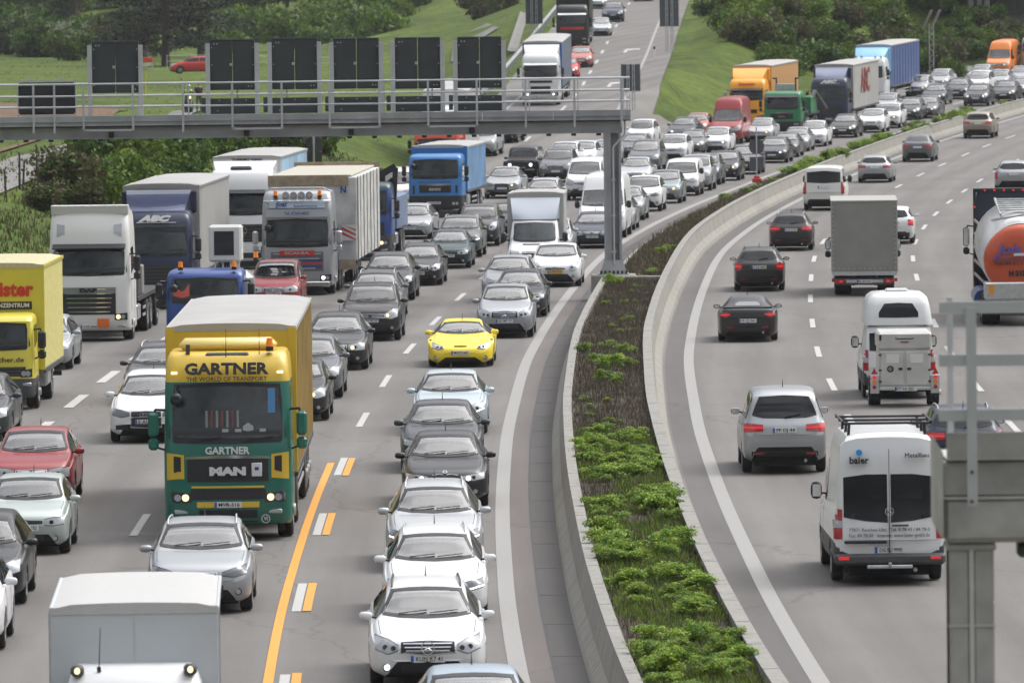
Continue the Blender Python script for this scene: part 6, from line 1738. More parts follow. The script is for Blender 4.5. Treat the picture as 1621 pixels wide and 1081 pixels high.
def truck_mirrors(t, pj, z0, z1, c, m=None, hw=1.22, y=.30, arm=True):
    for sg in (1, -1):
        mb = MB(); x0, x1 = sg*(hw+.10), sg*(hw+.30)
        mb.box(x0, x1, y-.16, y+.02, z0, z1, m or M_BLACK, .05); mb.box(x0, x1, y-.13, y+.0, z0-.26, z0-.03, m or M_BLACK, .05)
        o = t.add('wing_mirror', mb)
        mb = MB(); mb.tube([(sg*(hw-.05), y+.10, z1+.03), (sg*(hw+.16), y-.06, z1+.05), (sg*(hw+.18), y-.06, z1-.05)], .025, M_BLACK); mb.tube([(sg*(hw-.05), y+.10, z0-.28), (sg*(hw+.16), y-.06, z0-.20)], .02, M_BLACK); t.add('mirror_arm', mb, None)
        mb = MB(); mb.box(x0+sg*.02, x1-sg*.02, y+.021, y+.026, z0+.03, z1-.03, M_CHROME); mb.v = mb.v; link('mirror_glass', mb.mesh('mirror_glass'), o)
def cab(t, c, W=1.22, roof=3.0, ws=(1.75, 2.75), Lc=2.2, up=None, low=None, zlow=.95, grille=None, lamps=(.78, 'h'), visor=None, frontmir=True, side_col=None, lamp_x=(.72, 1.12), slope=.16, gm=None, rshape='round', plate='B LK 417', wiper=True, mirror=None, mz=None, bow=.10, seats=True, vents=None, step=True, plate_z=.55):
    up = up or c; low = low or c; z0, z1 = ws
    lv = [(.32, .10, W-.04, .20, low), (.40, .03, W, .22, low), (.60, .0, W, .24, low), (zlow, .02, W, .24, c), (z0-.12, .05, W, .22, c), (z0, .08, W-.01, .20, c), ((z0+z1)/2, .08+slope*.5, W-.015, .19, c), (z1, .08+slope, W-.03, .18, up)]
    if rshape == 'round': lv += [(z1+(roof-z1)*.45, .16+slope, W-.05, .20, up), (z1+(roof-z1)*.75, .30+slope, W-.09, .24, up), (z1+(roof-z1)*.92, .48+slope, W-.15, .28, up), (roof, .70+slope, W-.26, .30, up)]
    elif rshape == 'high': lv += [(z1+(roof-z1)*.35, .12+slope, W-.04, .20, up), (z1+(roof-z1)*.80, .28+slope, W-.07, .22, up), (z1+(roof-z1)*.95, .42+slope, W-.11, .24, up), (roof, .60+slope, W-.18, .26, up)]
    me = cab_mesh(lv, Lc, c, bow); body = t.add('cab', me); pj = Proj(me)
    def part(nm, mb, sm=40):
        o = link(nm, mb.mesh(nm, sm) if isinstance(mb, MB) else mb, body); return o
    wl = W-.10; wu = W-.13
    mb = MB(); pj.patch(mb, [(-wl, z0+.20), (-wu, z1-.05), (0, z1), (wu, z1-.05), (wl, z0+.20)], [(-wl, z0+.12), (-wl+.05, z0+.03), (0, z0), (wl-.05, z0+.03), (wl, z0+.12)], 'f', M_BLACK, .006, 20, 8, .02)
    wsn = part('windscreen_frame', mb)
    mb = MB(); pj.patch(mb, [(-wl+.06, z0+.24), (-wu+.07, z1-.12), (0, z1-.08), (wu-.07, z1-.12), (wl-.06, z0+.24)], [(-wl+.06, z0+.20), (-wl+.12, z0+.13), (0, z0+.10), (wl-.12, z0+.13), (wl-.06, z0+.20)], 'f', G_TRUCK, .014, 22, 8, .008)
    part('windscreen', mb)
    # things seen behind the glass: papers and dashboard edge lie on the ledge
    mb = MB(); pj.patch(mb, [(-wl+.1, z0+.26), (wl-.1, z0+.26)], [(-wl+.1, z0+.17), (wl-.1, z0+.17)], 'f', M_DASH, .016, 10, 1, .004)
    part('dashboard_edge', mb)
    if wiper:
        for a in (-.55, .25):
            h = pj.cast(a*W, z0+.06, 'f'); g = pj.cast(a*W+.55, z0+.14, 'f')
            if h[0] and g[0]: mb = MB(); mb.beam(h[0]+Vector((0, -.05, 0)), g[0]+Vector((0, -.05, 0)), .025, .02, M_INK); part('wiper', mb)
    if visor:
        mb = MB(); h = pj.cast(0, z1-.02, 'f')[0]
        mb.prism([(h.y-.02, z1+.02), (h.y-.22, z1-.10), (h.y-.20, z1-.14), (h.y+.0, z1-.04)], 'x', -W+.14, W-.14, visor); part('sun_visor', mb)
    for sd, sg in (('R', 1), ('L', -1)):
        mb = MB(); y0 = .45+slope; pj.patch(mb, [(y0, z1-.12), (y0+.85, z1-.10)], [(y0-.12, z0+.05), (y0+.85, z0+.16)][0:1]+[(y0+.85, z0+.16)] if False else [(y0, z0+.05), (y0+.85, z0+.20)], sd, G_GLASS_D, .008, 6, 4, .02); part('side_window', mb)
        mb = MB(); pj.patch(mb, [(y0+.95, z1), (y0+.965, z1)], [(y0+.95, .5), (y0+.965, .5)], sd, M_INK, .004, 1, 6, .004); pj.patch(mb, [(y0-.16, z0), (y0-.145, z0)], [(y0-.16, .9), (y0-.145, .9)], sd, M_INK, .004, 1, 4, .004); part('door_seam', mb, None)
        if step:
            mb = MB(); pj.patch(mb, [(.42, .62), (.95, .62)], [(.42, .36), (.95, .36)], sd, M_INK, .006, 3, 2, .02); part('step', mb)
        # corner vent / deflector
        if vents:
            t_ = [(sg*(W-.26), z0-.12), (sg*(W-.06), z0-.10)]; b_ = [(sg*(W-.18), z0-.52), (sg*(W-.06), z0-.50)]
            if sg < 0: t_, b_ = t_[::-1], b_[::-1]
            mb = MB(); pj.patch(mb, t_, b_, 'f', vents, .012, 4, 6, .02); part('corner_vent', mb)
    if grille:
        gz0, gz1, gw0, gw1, sl, slm, gmm = grille
        mb = MB(); pj.patch(mb, [(-gw1, gz1), (gw1, gz1)], [(-gw0, gz0), (gw0, gz0)], 'f', gmm or M_BLACK, .012, 14, 6, .02); g = part('grille', mb)
        if sl:
            mb = MB()
            for q in range(sl):
                f_ = (q+.6)/sl; zz = gz0+(gz1-gz0)*f_; wa = gw0+(gw1-gw0)*f_-.05
                pj.patch(mb, [(-wa, zz+.016), (wa, zz+.016)], [(-wa+.02, zz-.016), (wa-.02, zz-.016)], 'f', slm, .035, 12, 1, .02)
            link('grille_bars', mb.mesh('grille_bars'), g)
    zl, lit = lamps
    for sg in (1, -1):
        a, b = lamp_x; t_ = [(sg*a, zl+.09), (sg*b, zl+.13)]; b_ = [(sg*a, zl-.09), (sg*b, zl-.08)]
        if sg < 0: t_, b_ = t_[::-1], b_[::-1]
        mb = MB(); pj.patch(mb, t_, b_, 'f', M_LAMPD, .012, 6, 3, .02); hl = part('headlight', mb)
        for q, mm in ((.30, {'h': M_LIT, 'y': M_LITY, 'off': M_LAMP, 'w': M_LITW}[lit] if not (lit == 'h1' ) else M_LIT), (.68, M_LAMP)):
            h = pj.cast(sg*(a+(b-a)*q), zl+.01, 'f')
            if h[0]: mb = MB(); mb.cyl(h[0]+Vector((0, -.005, 0)), h[0]+Vector((0, -.035, 0)), .062, mm, .068, 14); link('lamp', mb.mesh('lamp', 40), hl)
        mb = MB(); h = pj.cast(sg*(a+b)/2, zl-.26, 'f')
        if h[0]: mb.box(sg*(a+b)/2-.14, sg*(a+b)/2+.14, h[0].y-.012, h[0].y+.04, zl-.31, zl-.22, M_LAMP, .02); part('fog_lamp', mb)
    if plate:
        h = pj.cast(0, plate_z, 'f')[0]; mb = MB(); mb.box(-.26, .26, h.y-.045, h.y, plate_z-.055, plate_z+.055, M_PLATE); mb.box(-.258, -.215, h.y-.047, h.y-.0455, plate_z-.052, plate_z+.052, M_EU); pl = part('number_plate', mb)
        t.text(plate, .02, h.y-.05, plate_z, .095, M_INK, .40, par=pl, bold=.001, nm='plate_lettering')
    mzz = mz or (z0+.15, z0+.62)
    truck_mirrors(t, pj, mzz[0], mzz[1], c, mirror, W, .34)
    if frontmir:
        mb = MB(); h = pj.cast(-W+.25, z1-.10, 'f')[0]; mb.tube([h, h+Vector((-.02, -.26, .0)), h+Vector((-.0, -.30, -.12))], .018, M_BLACK); mb.box(h.x-.11, h.x+.11, h.y-.36, h.y-.24, z1-.42, z1-.20, M_BLACK, .05); part('front_mirror', mb)
    return body, pj, part
G_TRUCK = mat('truck_windscreen', (.022, .030, .032), .03, spec=.7, var=.6, nscale=2.2)
def deflector(t, c, z0, z1, hw, y0, y1, concave=True, wtop=None):
    rows = []; wt = wtop or hw
    for i in range(7):
        f_ = i/6; z = z0+(z1-z0)*f_; yc = y0+(y1-y0)*(f_**1.4); r = []
        for j in range(13):
            a = -1+2*j/12; w = hw+(wt-hw)*f_; y = yc+(.10 if concave else .16)*abs(a)**3*(1 if not concave else 1-f_)+(.25*(1-abs(a)**2)*f_*(1-f_) if concave else 0)
            r.append((a*w, y, z))
        rows.append([(-wt, y1+.25, z)]+r+[(wt, y1+.25, z)])
    mb = MB(); mb.grid(rows, c, closed=True); n = len(rows[0]); mb.f.append(tuple(range(len(mb.v)-n, len(mb.v)))); mb.m.append(0)
    return t.add('roof_deflector', mb, sm=35)
def cargo(t, y0, y1, z0, z1, hw, front, side, roof, posts=None, ribs=0, rails=True, name='cargo_box', frame=None, roof_ribs=8, sag=True, hem=None):
    mb = MB(); b = .035
    mb.box(-hw+.02, hw-.02, y0+.01, y1-.01, z0, z1-.07, side, .02); box = t.add(name, mb)
    mb = MB(); mb.box(-hw, hw, y0-.015, y0+.03, z0-.02, z1-.05, front, .01)
    if posts: mb.box(-hw-.01, -hw+.16, y0-.03, y0+.04, z0-.02, z1-.02, posts, .01); mb.box(hw-.16, hw+.01, y0-.03, y0+.04, z0-.02, z1-.02, posts, .01)
    link('front_wall', mb.mesh('front_wall'), box)
    mb = MB(); N = 18; rows = []
    for i in range(N+1):
        y = y0-.025+(y1-y0+.05)*i/N; r = []
        for j in range(9):
            a = -1+2*j/8; zz = z1+.02+(.03*(1-a*a) if not sag else .018*math.cos(i*math.pi)*(1-a*a)+.03*(1-a*a)); r.append((a*hw, y, zz if abs(a) < .99 else z1-.02))
        rows.append(r)
    rows = [[(x, y, z1-.09) for x, y, z in rows[0]]]+rows+[[(x, y, z1-.09) for x, y, z in rows[-1]]]
    mb.grid(rows, roof)
    link('roof', mb.mesh('roof', 60), box)
    mb = MB()
    for sg in (1, -1): mb.box(sg*(hw-.03), sg*(hw+.012), y0, y1, z1-.10, z1-.005, frame or M_ALU, .01)
    mb.box(-hw, hw, y0-.02, y0+.02, z1-.06, z1+.005, frame or M_ALU, .008)
    link('top_frame', mb.mesh('top_frame'), box)
    if ribs:
        mb = MB()
        for sg in (1, -1):
            for k in range(ribs+1):
                y = y0+.05+(y1-y0-.1)*k/ribs; mb.box(sg*(hw-.02), sg*(hw+.012), y-.03, y+.03, z0+.02, z1-.12, side, .005)
        link('side_ribs', mb.mesh('side_ribs'), box)
    mb = MB()
    for sg in (1, -1): mb.box(sg*(hw-.04), sg*(hw+.015), y0, y1, z0-.10, z0+.03, hem or M_GREYPL, .01)
    link('side_sill', mb.mesh('side_sill'), box)
    mb = MB(); 
    for sg in (1, -1):
        mb.box(sg*.04, sg*(hw-.06), y1-.012, y1+.02, z0+.05, z1-.10, side, .01)
        for q in (.35, .65): mb.cyl((sg*hw*q, y1+.035, z0+.05), (sg*hw*q, y1+.035, z1-.1), .018, M_ALU, n=6)
    link('rear_doors', mb.mesh('rear_doors'), box)
    return box
def chassis(t, y0, y1, z=.95, skirts=True, hw=1.2):
    mb = MB()
    for sg in (1, -1): mb.box(sg*.32, sg*.42, y0, y1, z-.28, z, M_RIMD)
    y = y0+.4
    while y < y1: mb.box(-.42, .42, y, y+.08, z-.22, z-.05, M_RIMD); y += 1.4
    t.add('chassis', mb)
    if skirts:
        mb = MB()
        for sg in (1, -1):
            mb.box(sg*(hw-.5), sg*(hw-.03), y0+1.4, y0+2.6, .45, .95, M_ALU, .06)
            for zz in (.5, .72): mb.box(sg*(hw-.05), sg*(hw-.01), y0+3.4, y1-3.6, zz, zz+.09, M_ALU, .01)
        t.add('side_guard', mb)
    mb = MB(); mb.box(-hw+.05, hw-.05, y1-.08, y1, .45, .60, M_RIMD, .02)
    for sg in (1, -1): mb.box(sg*.7, sg*1.1, y1-.02, y1+.02, .47, .58, M_TAIL, .01)
    t.add('rear_bumper', mb)
def beacon(t, x, y, z, par=None):
    mb = MB(); mb.cyl((x, y, z-.04), (x, y, z+.05), .075, M_BLACK, n=12); mb.cyl((x, y, z+.05), (x, y, z+.21), .075, M_AMBERL, .06, n=14)
    return t.add('beacon', mb, None, 40)
TG = 'trucks in the traffic jam'
def semi_axles(L, y0=1.4, tri=True): return [(y0, False, True), (y0+3.7, True, False), (L-4.2, False, False), (L-2.9, False, False), (L-1.6, False, False)]

# --- green and yellow truck with the big lettering
t = V('articulated_truck', 362, 857, 16.3, 'green and yellow truck lettered across its roof band, between the lanes by the yellow line', 'truck', TG)
GR, YE = P('green'), P('truckyellow')
M_TARPY = mat('yellow_tarpaulin', (.44, .33, .14), .55, var=.12, nscale=1.2); M_TARPW = mat('white_tarpaulin', (.37, .365, .35), .5, var=.10, nscale=.9, bump=.03)  # yellow side paled: the sunlit sheen is mixed into its colour
body, pj, part = cab(t, GR, 1.23, 3.62, (1.86, 3.05), 2.35, up=YE, low=GR, zlow=1.0, grille=(1.14, 1.60, .58, .78, 0, None, M_INK), lamps=(.83, 'y'), lamp_x=(.70, 1.10), rshape='high', mirror=GR, plate='MVR-316', plate_z=.70, slope=.20)
t.text('GARTNER', 0, .155, 3.30, .30, M_INK, 1.62, bold=.012, rx=-.30, depth=.02); t.text('THE WORLD OF TRANSPORT', 0, .125, 3.11, .12, M_INK, 1.55, bold=.001, rx=-.12, depth=.014)
t.text('GARTNER', 0, .02, 1.735, .19, M_PLATE, .86, bold=.006, depth=.012); t.text('MAN', 0, -.06, 1.34, .20, M_PLATE, .70, bold=.014, depth=.02)
for sg in (1, -1):
    mb = MB(); tt, bb = [(sg*.84, 1.66), (sg*1.17, 1.70)], [(sg*.96, 1.20), (sg*1.17, 1.18)]
    if sg < 0: tt, bb = tt[::-1], bb[::-1]
    pj.patch(mb, tt, bb, 'f', YE, .008, 6, 5, .02); part('yellow_corner', mb)
    mb = MB(); tt, bb = [(sg*.90, 1.62), (sg*1.04, 1.64)], [(sg*.96, 1.34), (sg*1.03, 1.32)]
    if sg < 0: tt, bb = tt[::-1], bb[::-1]
    pj.patch(mb, tt, bb, 'f', M_INK, .014, 4, 4, .02); part('corner_vent', mb)
mb = MB(); pj.patch(mb, [(-.82, 1.62), (0, 1.66), (.82, 1.62)], [(-.80, 1.575), (0, 1.59), (.80, 1.575)], 'f', M_CHROME, .02, 14, 1, .02); part('chrome_strip', mb)
mb = MB(); pj.patch(mb, [(-.72, 1.00), (.72, 1.00)], [(-.62, .80), (.62, .80)], 'f', M_INK, .010, 10, 2, .02); pj.patch(mb, [(-.56, .60), (.56, .60)], [(-.5, .36), (.5, .36)], 'f', M_INK, .010, 10, 2, .02); part('lower_grille', mb)
mb = MB(); pj.patch(mb, [(-.70, 1.06), (.70, 1.06)], [(-.70, 1.02), (.70, 1.02)], 'f', YE, .014, 10, 1, .02); pj.patch(mb, [(-.60, .755), (.60, .755)], [(-.58, .645), (.58, .645)], 'f', YE, .014, 10, 1, .02); part('yellow_band', mb)
mb = MB(); h = pj.cast(.55, 1.36, 'f')[0]; mb.box(.46, .66, h.y-.05, h.y, 1.24, 1.50, M_PLATE, .01); mb.box(.52, .60, h.y-.055, h.y-.05, 1.36, 1.42, M_BLUEINK); part('white_card', mb)
mb = MB(); h = pj.cast(.72, .42, 'f')[0]; mb.ring((.72, h.y-.02, .42), (0, 1, 0), .072, .085, .015, M_PLATE, 18); part('ring_sticker', mb); t.text('VI', .72, h.y-.02, .42, .10, M_PLATE, .07, bold=.002)
mb = MB(); pj.patch(mb, [(.78, 2.92), (.92, 2.92)], [(.80, 2.45), (.93, 2.45)], 'f', mat('blue_shade', (.06, .20, .40), .3), .018, 2, 4, .004); part('tinted_strip', mb)
mb = MB()
for k in range(7):
    x = -.42+.10*k; pj.patch(mb, [(x+.0, 2.50), (x+.045, 2.50)], [(x+.03, 2.18), (x+.075, 2.18)], 'f', mat('cloth_red', (.16, .05, .05), .8) if k % 2 else mat('cloth_white', (.20, .21, .21), .8), .019, 1, 3, .004)  # stripe colours darkened to imitate the dimness behind the glass
part('striped_cloth', mb)
mb = MB(); pj.patch(mb, [(.30, 2.20), (.40, 2.27), (.50, 2.20)], [(.30, 2.12), (.40, 2.10), (.50, 2.12)], 'f', mat('paper', (.30, .32, .32), .8), .019, 4, 2, .004)
for x in (-.1, .15, .62): pj.patch(mb, [(x, 2.15), (x+.12, 2.15)], [(x, 2.09), (x+.12, 2.09)], 'f', mat('paper', (.30, .32, .32), .8), .019, 1, 1, .004)
part('papers', mb)
mb = MB(); mb.box(-.95, .95, .90, 1.5, 3.60, 3.86, mat('pale_yellow', (.78, .60, .18), .35, coat=.5), .12); t.add('roof_deflector', mb, None, 60)
mb = MB(); mb.box(-.42, .42, .55, .92, 3.52, 3.60, M_GREYPL, .03); t.add('roof_hatch', mb)
for sg in (1, -1):
    mb = MB(); h = pj.cast(sg*1.02, 3.22, 'f')[0]; mb.box(sg*1.02-.06, sg*1.02+.06, h.y-.03, h.y+.02, 3.20, 3.25, M_LITY, .01); part('roof_marker', mb)
beacon(t, .82, .62, 3.66)
mb = MB(); mb.cyl((-.02, .5, 3.5), (-.02, .6, 4.05), .010, M_INK, .004, 5); mb.cyl((.62, .6, 3.5), (.62, .7, 4.05), .010, M_INK, .004, 5); mb.box(-.80, -.72, .62, .68, 3.58, 3.76, M_GREYPL); t.add('aerial', mb)
cargo(t, 2.9, 16.3, 1.15, 4.0, 1.275, P('truckyellow'), M_TARPY, M_TARPW, posts=YE, ribs=12, frame=M_TARPW)
chassis(t, 2.3, 16.2); truck_wheels(t, semi_axles(16.3))

# --- white truck with big black grille and chrome bars, flatbed with gas bottles
t = V('flatbed_truck', 142, 541, 12.0, 'white truck with big black chrome-barred grille and orange square plate, flatbed behind', 'truck', TG)
WH = P('offwhite')
body, pj, part = cab(t, WH, 1.24, 3.90, (1.95, 2.90), 2.3, low=WH, grille=(.80, 1.62, .66, .80, 6, M_CHROME, M_INK), lamps=(.72, 'y'), lamp_x=(.76, 1.14), rshape='high', visor=M_INK, plate='S KX 2041', plate_z=.44, slope=.2)
mb = MB(); pj.patch(mb, [(-.80, 1.62), (.80, 1.62)], [(-.78, 1.44), (.78, 1.44)], 'f', mat('grille_grey', (.24, .26, .28), .35, .4), .03, 12, 2, .02); part('grille_panel', mb)
t.text('DAF', -.02, -.045, 1.53, .15, M_INK, .52, bold=.012, depth=.015)
for sg in (1, -1):
    tt, bb = [(sg*.74, 3.48), (sg*.98, 3.52)], [(sg*.80, 3.22), (sg*.96, 3.14)]
    if sg < 0: tt, bb = tt[::-1], bb[::-1]
    mb = MB(); pj.patch(mb, tt, bb, 'f', M_LAMP, .012, 5, 5, .02); part('roof_lamp', mb)
h = pj.cast(.42, .50, 'f')[0]; mb = MB(); mb.box(.24, .60, h.y-.06, h.y-.03, .42, .68, mat('orange_plate', (.70, .16, .02), .5), .005); part('orange_plate', mb)
mb = MB(); mb.prism([(.62, 3.80), (.50, 4.06), (.9, 4.08), (1.6, 3.86)], 'x', -1.16, 1.16, WH); t.add('roof_spoiler', mb)
mb = MB(); mb.box(-1.24, 1.24, 3.0, 12, 1.05, 1.2, M_RIMD, .02); mb.box(-1.22, 1.22, 2.9, 3.0, 1.2, 2.3, M_RIMD); t.add('flat_bed', mb)
mb = MB(); mb.box(-.3, 1.22, 3.3, 4.2, 1.2, 2.35, M_GREYPL, .04); mb.box(.1, 1.22, 4.8, 5.6, 1.2, 2.1, mat('load_grey', (.20, .19, .17), .7), .04); mb.box(-1.1, -.2, 5, 8, 1.2, 1.9, M_GREYPL, .04); t.add('load', mb)
for k in range(3):
    mb = MB(); x = .95+.02*k; y = 2.62+.26*k; mb.cyl((x, y, 1.2), (x, y, 3.0), .115, P('brightblue'), n=14); mb.cyl((x, y, 3.0), (x, y, 3.2), .11, P('brightblue'), .03, 14); mb.ring((x, y, 2.72), (0, 0, 1), .11, .125, .06, P('leafgreen'), 14); t.add('gas_bottle', mb, None, 40)
chassis(t, 2.2, 12); truck_wheels(t, [(1.4, 0, 1), (6.9, 1, 0), (8.2, 1, 0), (10.6, 0, 0)])

# --- dark blue truck with white box, lane at the left
def blue_box_truck(u, v, label, logo, L=16.3, side=M_TARPW, letters=None, lit='off'):
    t = V('articulated_truck', u, v, L, label, 'truck', TG)
    B = P('navy')
    body, pj, part = cab(t, B, 1.23, 3.25, (1.72, 2.62), 2.2, low=B, grille=(.85, 1.42, .75, .85, 5, M_GREYPL, M_INK), lamps=(.74, lit), rshape='round', visor=None, plate='LU DX 380', slope=.16)
    mb = MB(); pj.patch(mb, [(-1.05, 2.78), (1.05, 2.78)], [(-1.05, 2.68), (1.05, 2.68)], 'f', M_GREYPL, .03, 12, 1, .02); part('sun_visor', mb)
    t.text(logo, 0, .16, 2.97, .26, M_WHITEINK, 1.1, bold=.02, shear=.35, rx=-.20, depth=.03)
    mb = MB(); pj.patch(mb, [(-.62, 2.85), (.7, 2.85)], [(-.70, 2.83), (.62, 2.83)], 'f', M_WHITEINK, .02, 8, 1, .01); part('logo_underline', mb)
    deflector(t, mat('blue_deflector', (.085, .105, .19), .22, .3, coat=.6), 3.1, 3.86, .92, .60, 2.0, True, 1.08)
    mb = MB(); mb.box(-1.24, 1.24, 2.05, 2.45, 3.1, 3.85, B, .05); t.add('side_fairing', mb)
    cargo(t, 2.9, L, 1.1, 4.0, 1.28, M_TARPW, side, M_TARPW, ribs=0)
    chassis(t, 2.2, L); truck_wheels(t, semi_axles(L)); return t
blue_box_truck(246, 490, 'dark blue truck with white trailer on the left, behind the white chrome-barred flatbed truck', 'ABC')
t = blue_box_truck(1312, 202, 'dark blue truck with red letters on its white trailer in the far queue', 'ABC')
o = t.text('ABC', 1.30, 9.0, 2.75, 2.3, mat('brick_lettering', (.26, .045, .035), .6), 4.6, bold=.03, rz=math.pi/2, depth=.01)

# --- white truck with three-pointed star
t = V('articulated_truck', 383, 427, 16.3, 'white refrigerated truck with star badge behind the dark blue truck on the left', 'truck', TG)
WW = P('white')
body, pj, part = cab(t, WW, 1.23, 3.70, (2.0, 2.95), 2.3, low=WW, grille=(1.02, 1.68, .50, .95, 5, M_GREYPL, M_INK), lamps=(.75, 'y'), rshape='high', visor=M_INK, plate=None, slope=.22)
h = pj.cast(0, 1.45, 'f')[0]; mb = MB(); star_emblem(mb, (-.0, h.y-.06, 1.42), (0, -1, 0), .20); part('badge', mb)
mb = MB(); pj.patch(mb, [(-.9, .62), (.9, .62)], [(-.62, .42), (.62, .42)], 'f', M_INK, .012, 10, 2, .02); part('lower_grille', mb)
deflector(t, WW, 3.5, 4.0, 1.0, 1.0, 2.0, False, 1.2)
mb = MB(); mb.box(-.45, .35, .78, 1.0, 3.66, 3.84, M_GREYPL, .06); t.add('roof_hatch', mb)
cargo(t, 2.9, 16.3, 1.1, 4.15, 1.29, mat('reefer_white', (.62, .62, .60), .4, var=.05), mat('reefer_side', (.30, .46, .60), .45, var=.5, nscale=.25), M_TARPW, sag=False)
t.text('THERMO KING', 0, 2.86, 4.02, .14, M_INK, 1.15, bold=.004)
chassis(t, 2.2, 16.3); truck_wheels(t, semi_axles(16.3))

# --- silver truck with roof lamps and an oversized wrapped load
t = V('heavy_truck', 471, 468, 17.0, 'silver truck with roof lamps and orange beacons pulling an oversized white wrapped load', 'truck', TG)
SV = P('silver')
body, pj, part = cab(t, SV, 1.24, 3.55, (1.62, 2.62), 2.4, low=SV, grille=(.82, 1.48, .62, .90, 4, M_ALU, mat('silver_grille', (.16, .17, .19), .3, .6)), lamps=(.58, 'w'), lamp_x=(.78, 1.16), rshape='high', plate=None, slope=.12, mirror=P('lightsilver'), mz=(1.75, 2.2))
for zz, mm in ((1.20, M_BLUEINK), (1.08, M_REDINK), (.97, M_BLUEINK)): mb = MB(); pj.patch(mb, [(-.85, zz+.03), (.85, zz+.03)], [(-.80, zz-.03), (.80, zz-.03)], 'f', mm, .045, 10, 1, .02); part('colour_stripe', mb)
mb = MB(); pj.patch(mb, [(-.60, 1.52), (.60, 1.52)], [(-.56, 1.36), (.56, 1.36)], 'f', M_REDINK, .04, 8, 1, .02); part('name_plate', mb)
t.text('SCANIA', 0, -.04, 1.44, .13, M_ALU, .86, bold=.004)
mb = MB(); pj.patch(mb, [(-1.05, 2.92), (1.05, 2.92)], [(-1.05, 2.66), (1.05, 2.66)], 'f', mat('visor_silver', (.45, .48, .52), .3, .5), .10, 12, 1, .1); v_ = part('sun_visor', mb); t.text('Tel. 07363-4050', 0, .06, 2.80, .15, M_BLUEINK, .85, bold=.002)
mb = MB(); pj.patch(mb, [(-.95, 3.24), (.95, 3.24)], [(-.92, 2.97), (.92, 2.97)], 'f', mat('sign_box', (.45, .54, .62), .4), .05, 10, 2, .04); part('roof_sign', mb)
t.text('ljuez', -.52, .14, 3.12, .26, M_BLUEINK, .42, bold=.008, shear=.4); t.text('Spezialtransporte', .30, .14, 3.05, .11, M_BLUEINK, .80, bold=.002)
for k in range(4):
    x = -.39+.27*k; mb = MB(); h = pj.cast(x, 3.42, 'f')[0]; mb.cyl((x, h.y-.02, 3.42), (x, h.y-.10, 3.42), .10, M_RIMD, .115, 18); mb.cyl((x, h.y-.10, 3.42), (x, h.y-.115, 3.42), .10, M_ALU, n=18); mb.cyl((x, h.y-.05, 3.26), (x, h.y-.05, 3.34), .015, M_INK, n=6); part('spotlight', mb)
beacon(t, -.74, .38, 3.36); beacon(t, .78, .38, 3.36)
mb = MB(); mb.tube([(-1.15, .42, 3.22), (-.9, .24, 3.22), (.9, .24, 3.22), (1.15, .42, 3.22)], .03, M_CHROME, 8); mb.tube([(-1.1, .6, 3.55), (-.9, .5, 3.66), (.9, .5, 3.66), (1.1, .6, 3.55)], .03, M_ALU, 8); t.add('light_bar', mb)
mb = MB(); mb.box(-1.1, 1.1, -.06, .02, .30, .46, M_CHROME, .02); t.add('bumper_bar', mb)
M_WRAP = mat('white_wrapping', (.52, .53, .52), .45, var=.30, nscale=1.6, bump=.10); M_WOOD = mat('raw_timber', (.33, .26, .18), .8, var=.25, nscale=5); M_CREAM = mat('cream_sheet', (.42, .40, .33), .6, var=.08)
mb = MB(); mb.box(-1.20, 1.88, 3.2, 16.8, 1.05, 3.95, M_WRAP, .03); ld = t.add('wrapped_load', mb)
mb = MB(); mb.box(-1.20, 1.60, 3.15, 3.2, 3.66, 4.02, M_WOOD); mb.box(-1.22, 1.9, 16.7, 16.85, 3.9, 4.15, M_WOOD); mb.box(-1.1, 1.7, 3.3, 16.6, 3.955, 4.03, M_CREAM, .02)
for yy in (3.3, 7, 11, 15): mb.box(1.885, 1.91, yy, yy+.10, 1.05, 3.95, M_WOOD)
mb.box(1.25, 1.80, 3.1, 3.2, .75, 1.1, M_WOOD); link('timber_frame', mb.mesh('timber_frame'), ld)
mb = MB()
for yy in (3.8, 5.2, 9, 13): mb.box(1.885, 1.90, yy, yy+.05, 1.05, 3.95, M_INK)
link('strap', mb.mesh('strap'), ld)
mb = MB(); mb.box(1.36, 1.84, 3.10, 3.14, 1.75, 2.30, M_PLATE)
for k in range(3): z = 1.80+.17*k; mb.add([(1.36, 3.095, z+.16), (1.36, 3.095, z+.26 if z+.26 < 2.3 else 2.3), (1.84, 3.095, z), (1.84, 3.095, z-.06 if k else z-.05)], [(0, 1, 2, 3)], M_REDINK)
link('striped_board', mb.mesh('striped_board'), ld); t.text('N', 1.42, 3.10, 3.5, .3, M_BLUEINK, .2, bold=.01)
mb = MB(); mb.box(-1.24, 1.24, 2.5, 17, .75, 1.03, P('blue'), .03); mb.box(1.0, 1.24, 2.55, 3.0, .75, 2.2, P('blue'), .02); t.add('trailer_bed', mb)
chassis(t, 2.3, 17, .75); truck_wheels(t, [(1.4, 0, 1), (4.0, 1, 0), (5.3, 1, 0), (11.5, 0, 0), (12.8, 0, 0), (14.1, 0, 0), (15.4, 0, 0)])

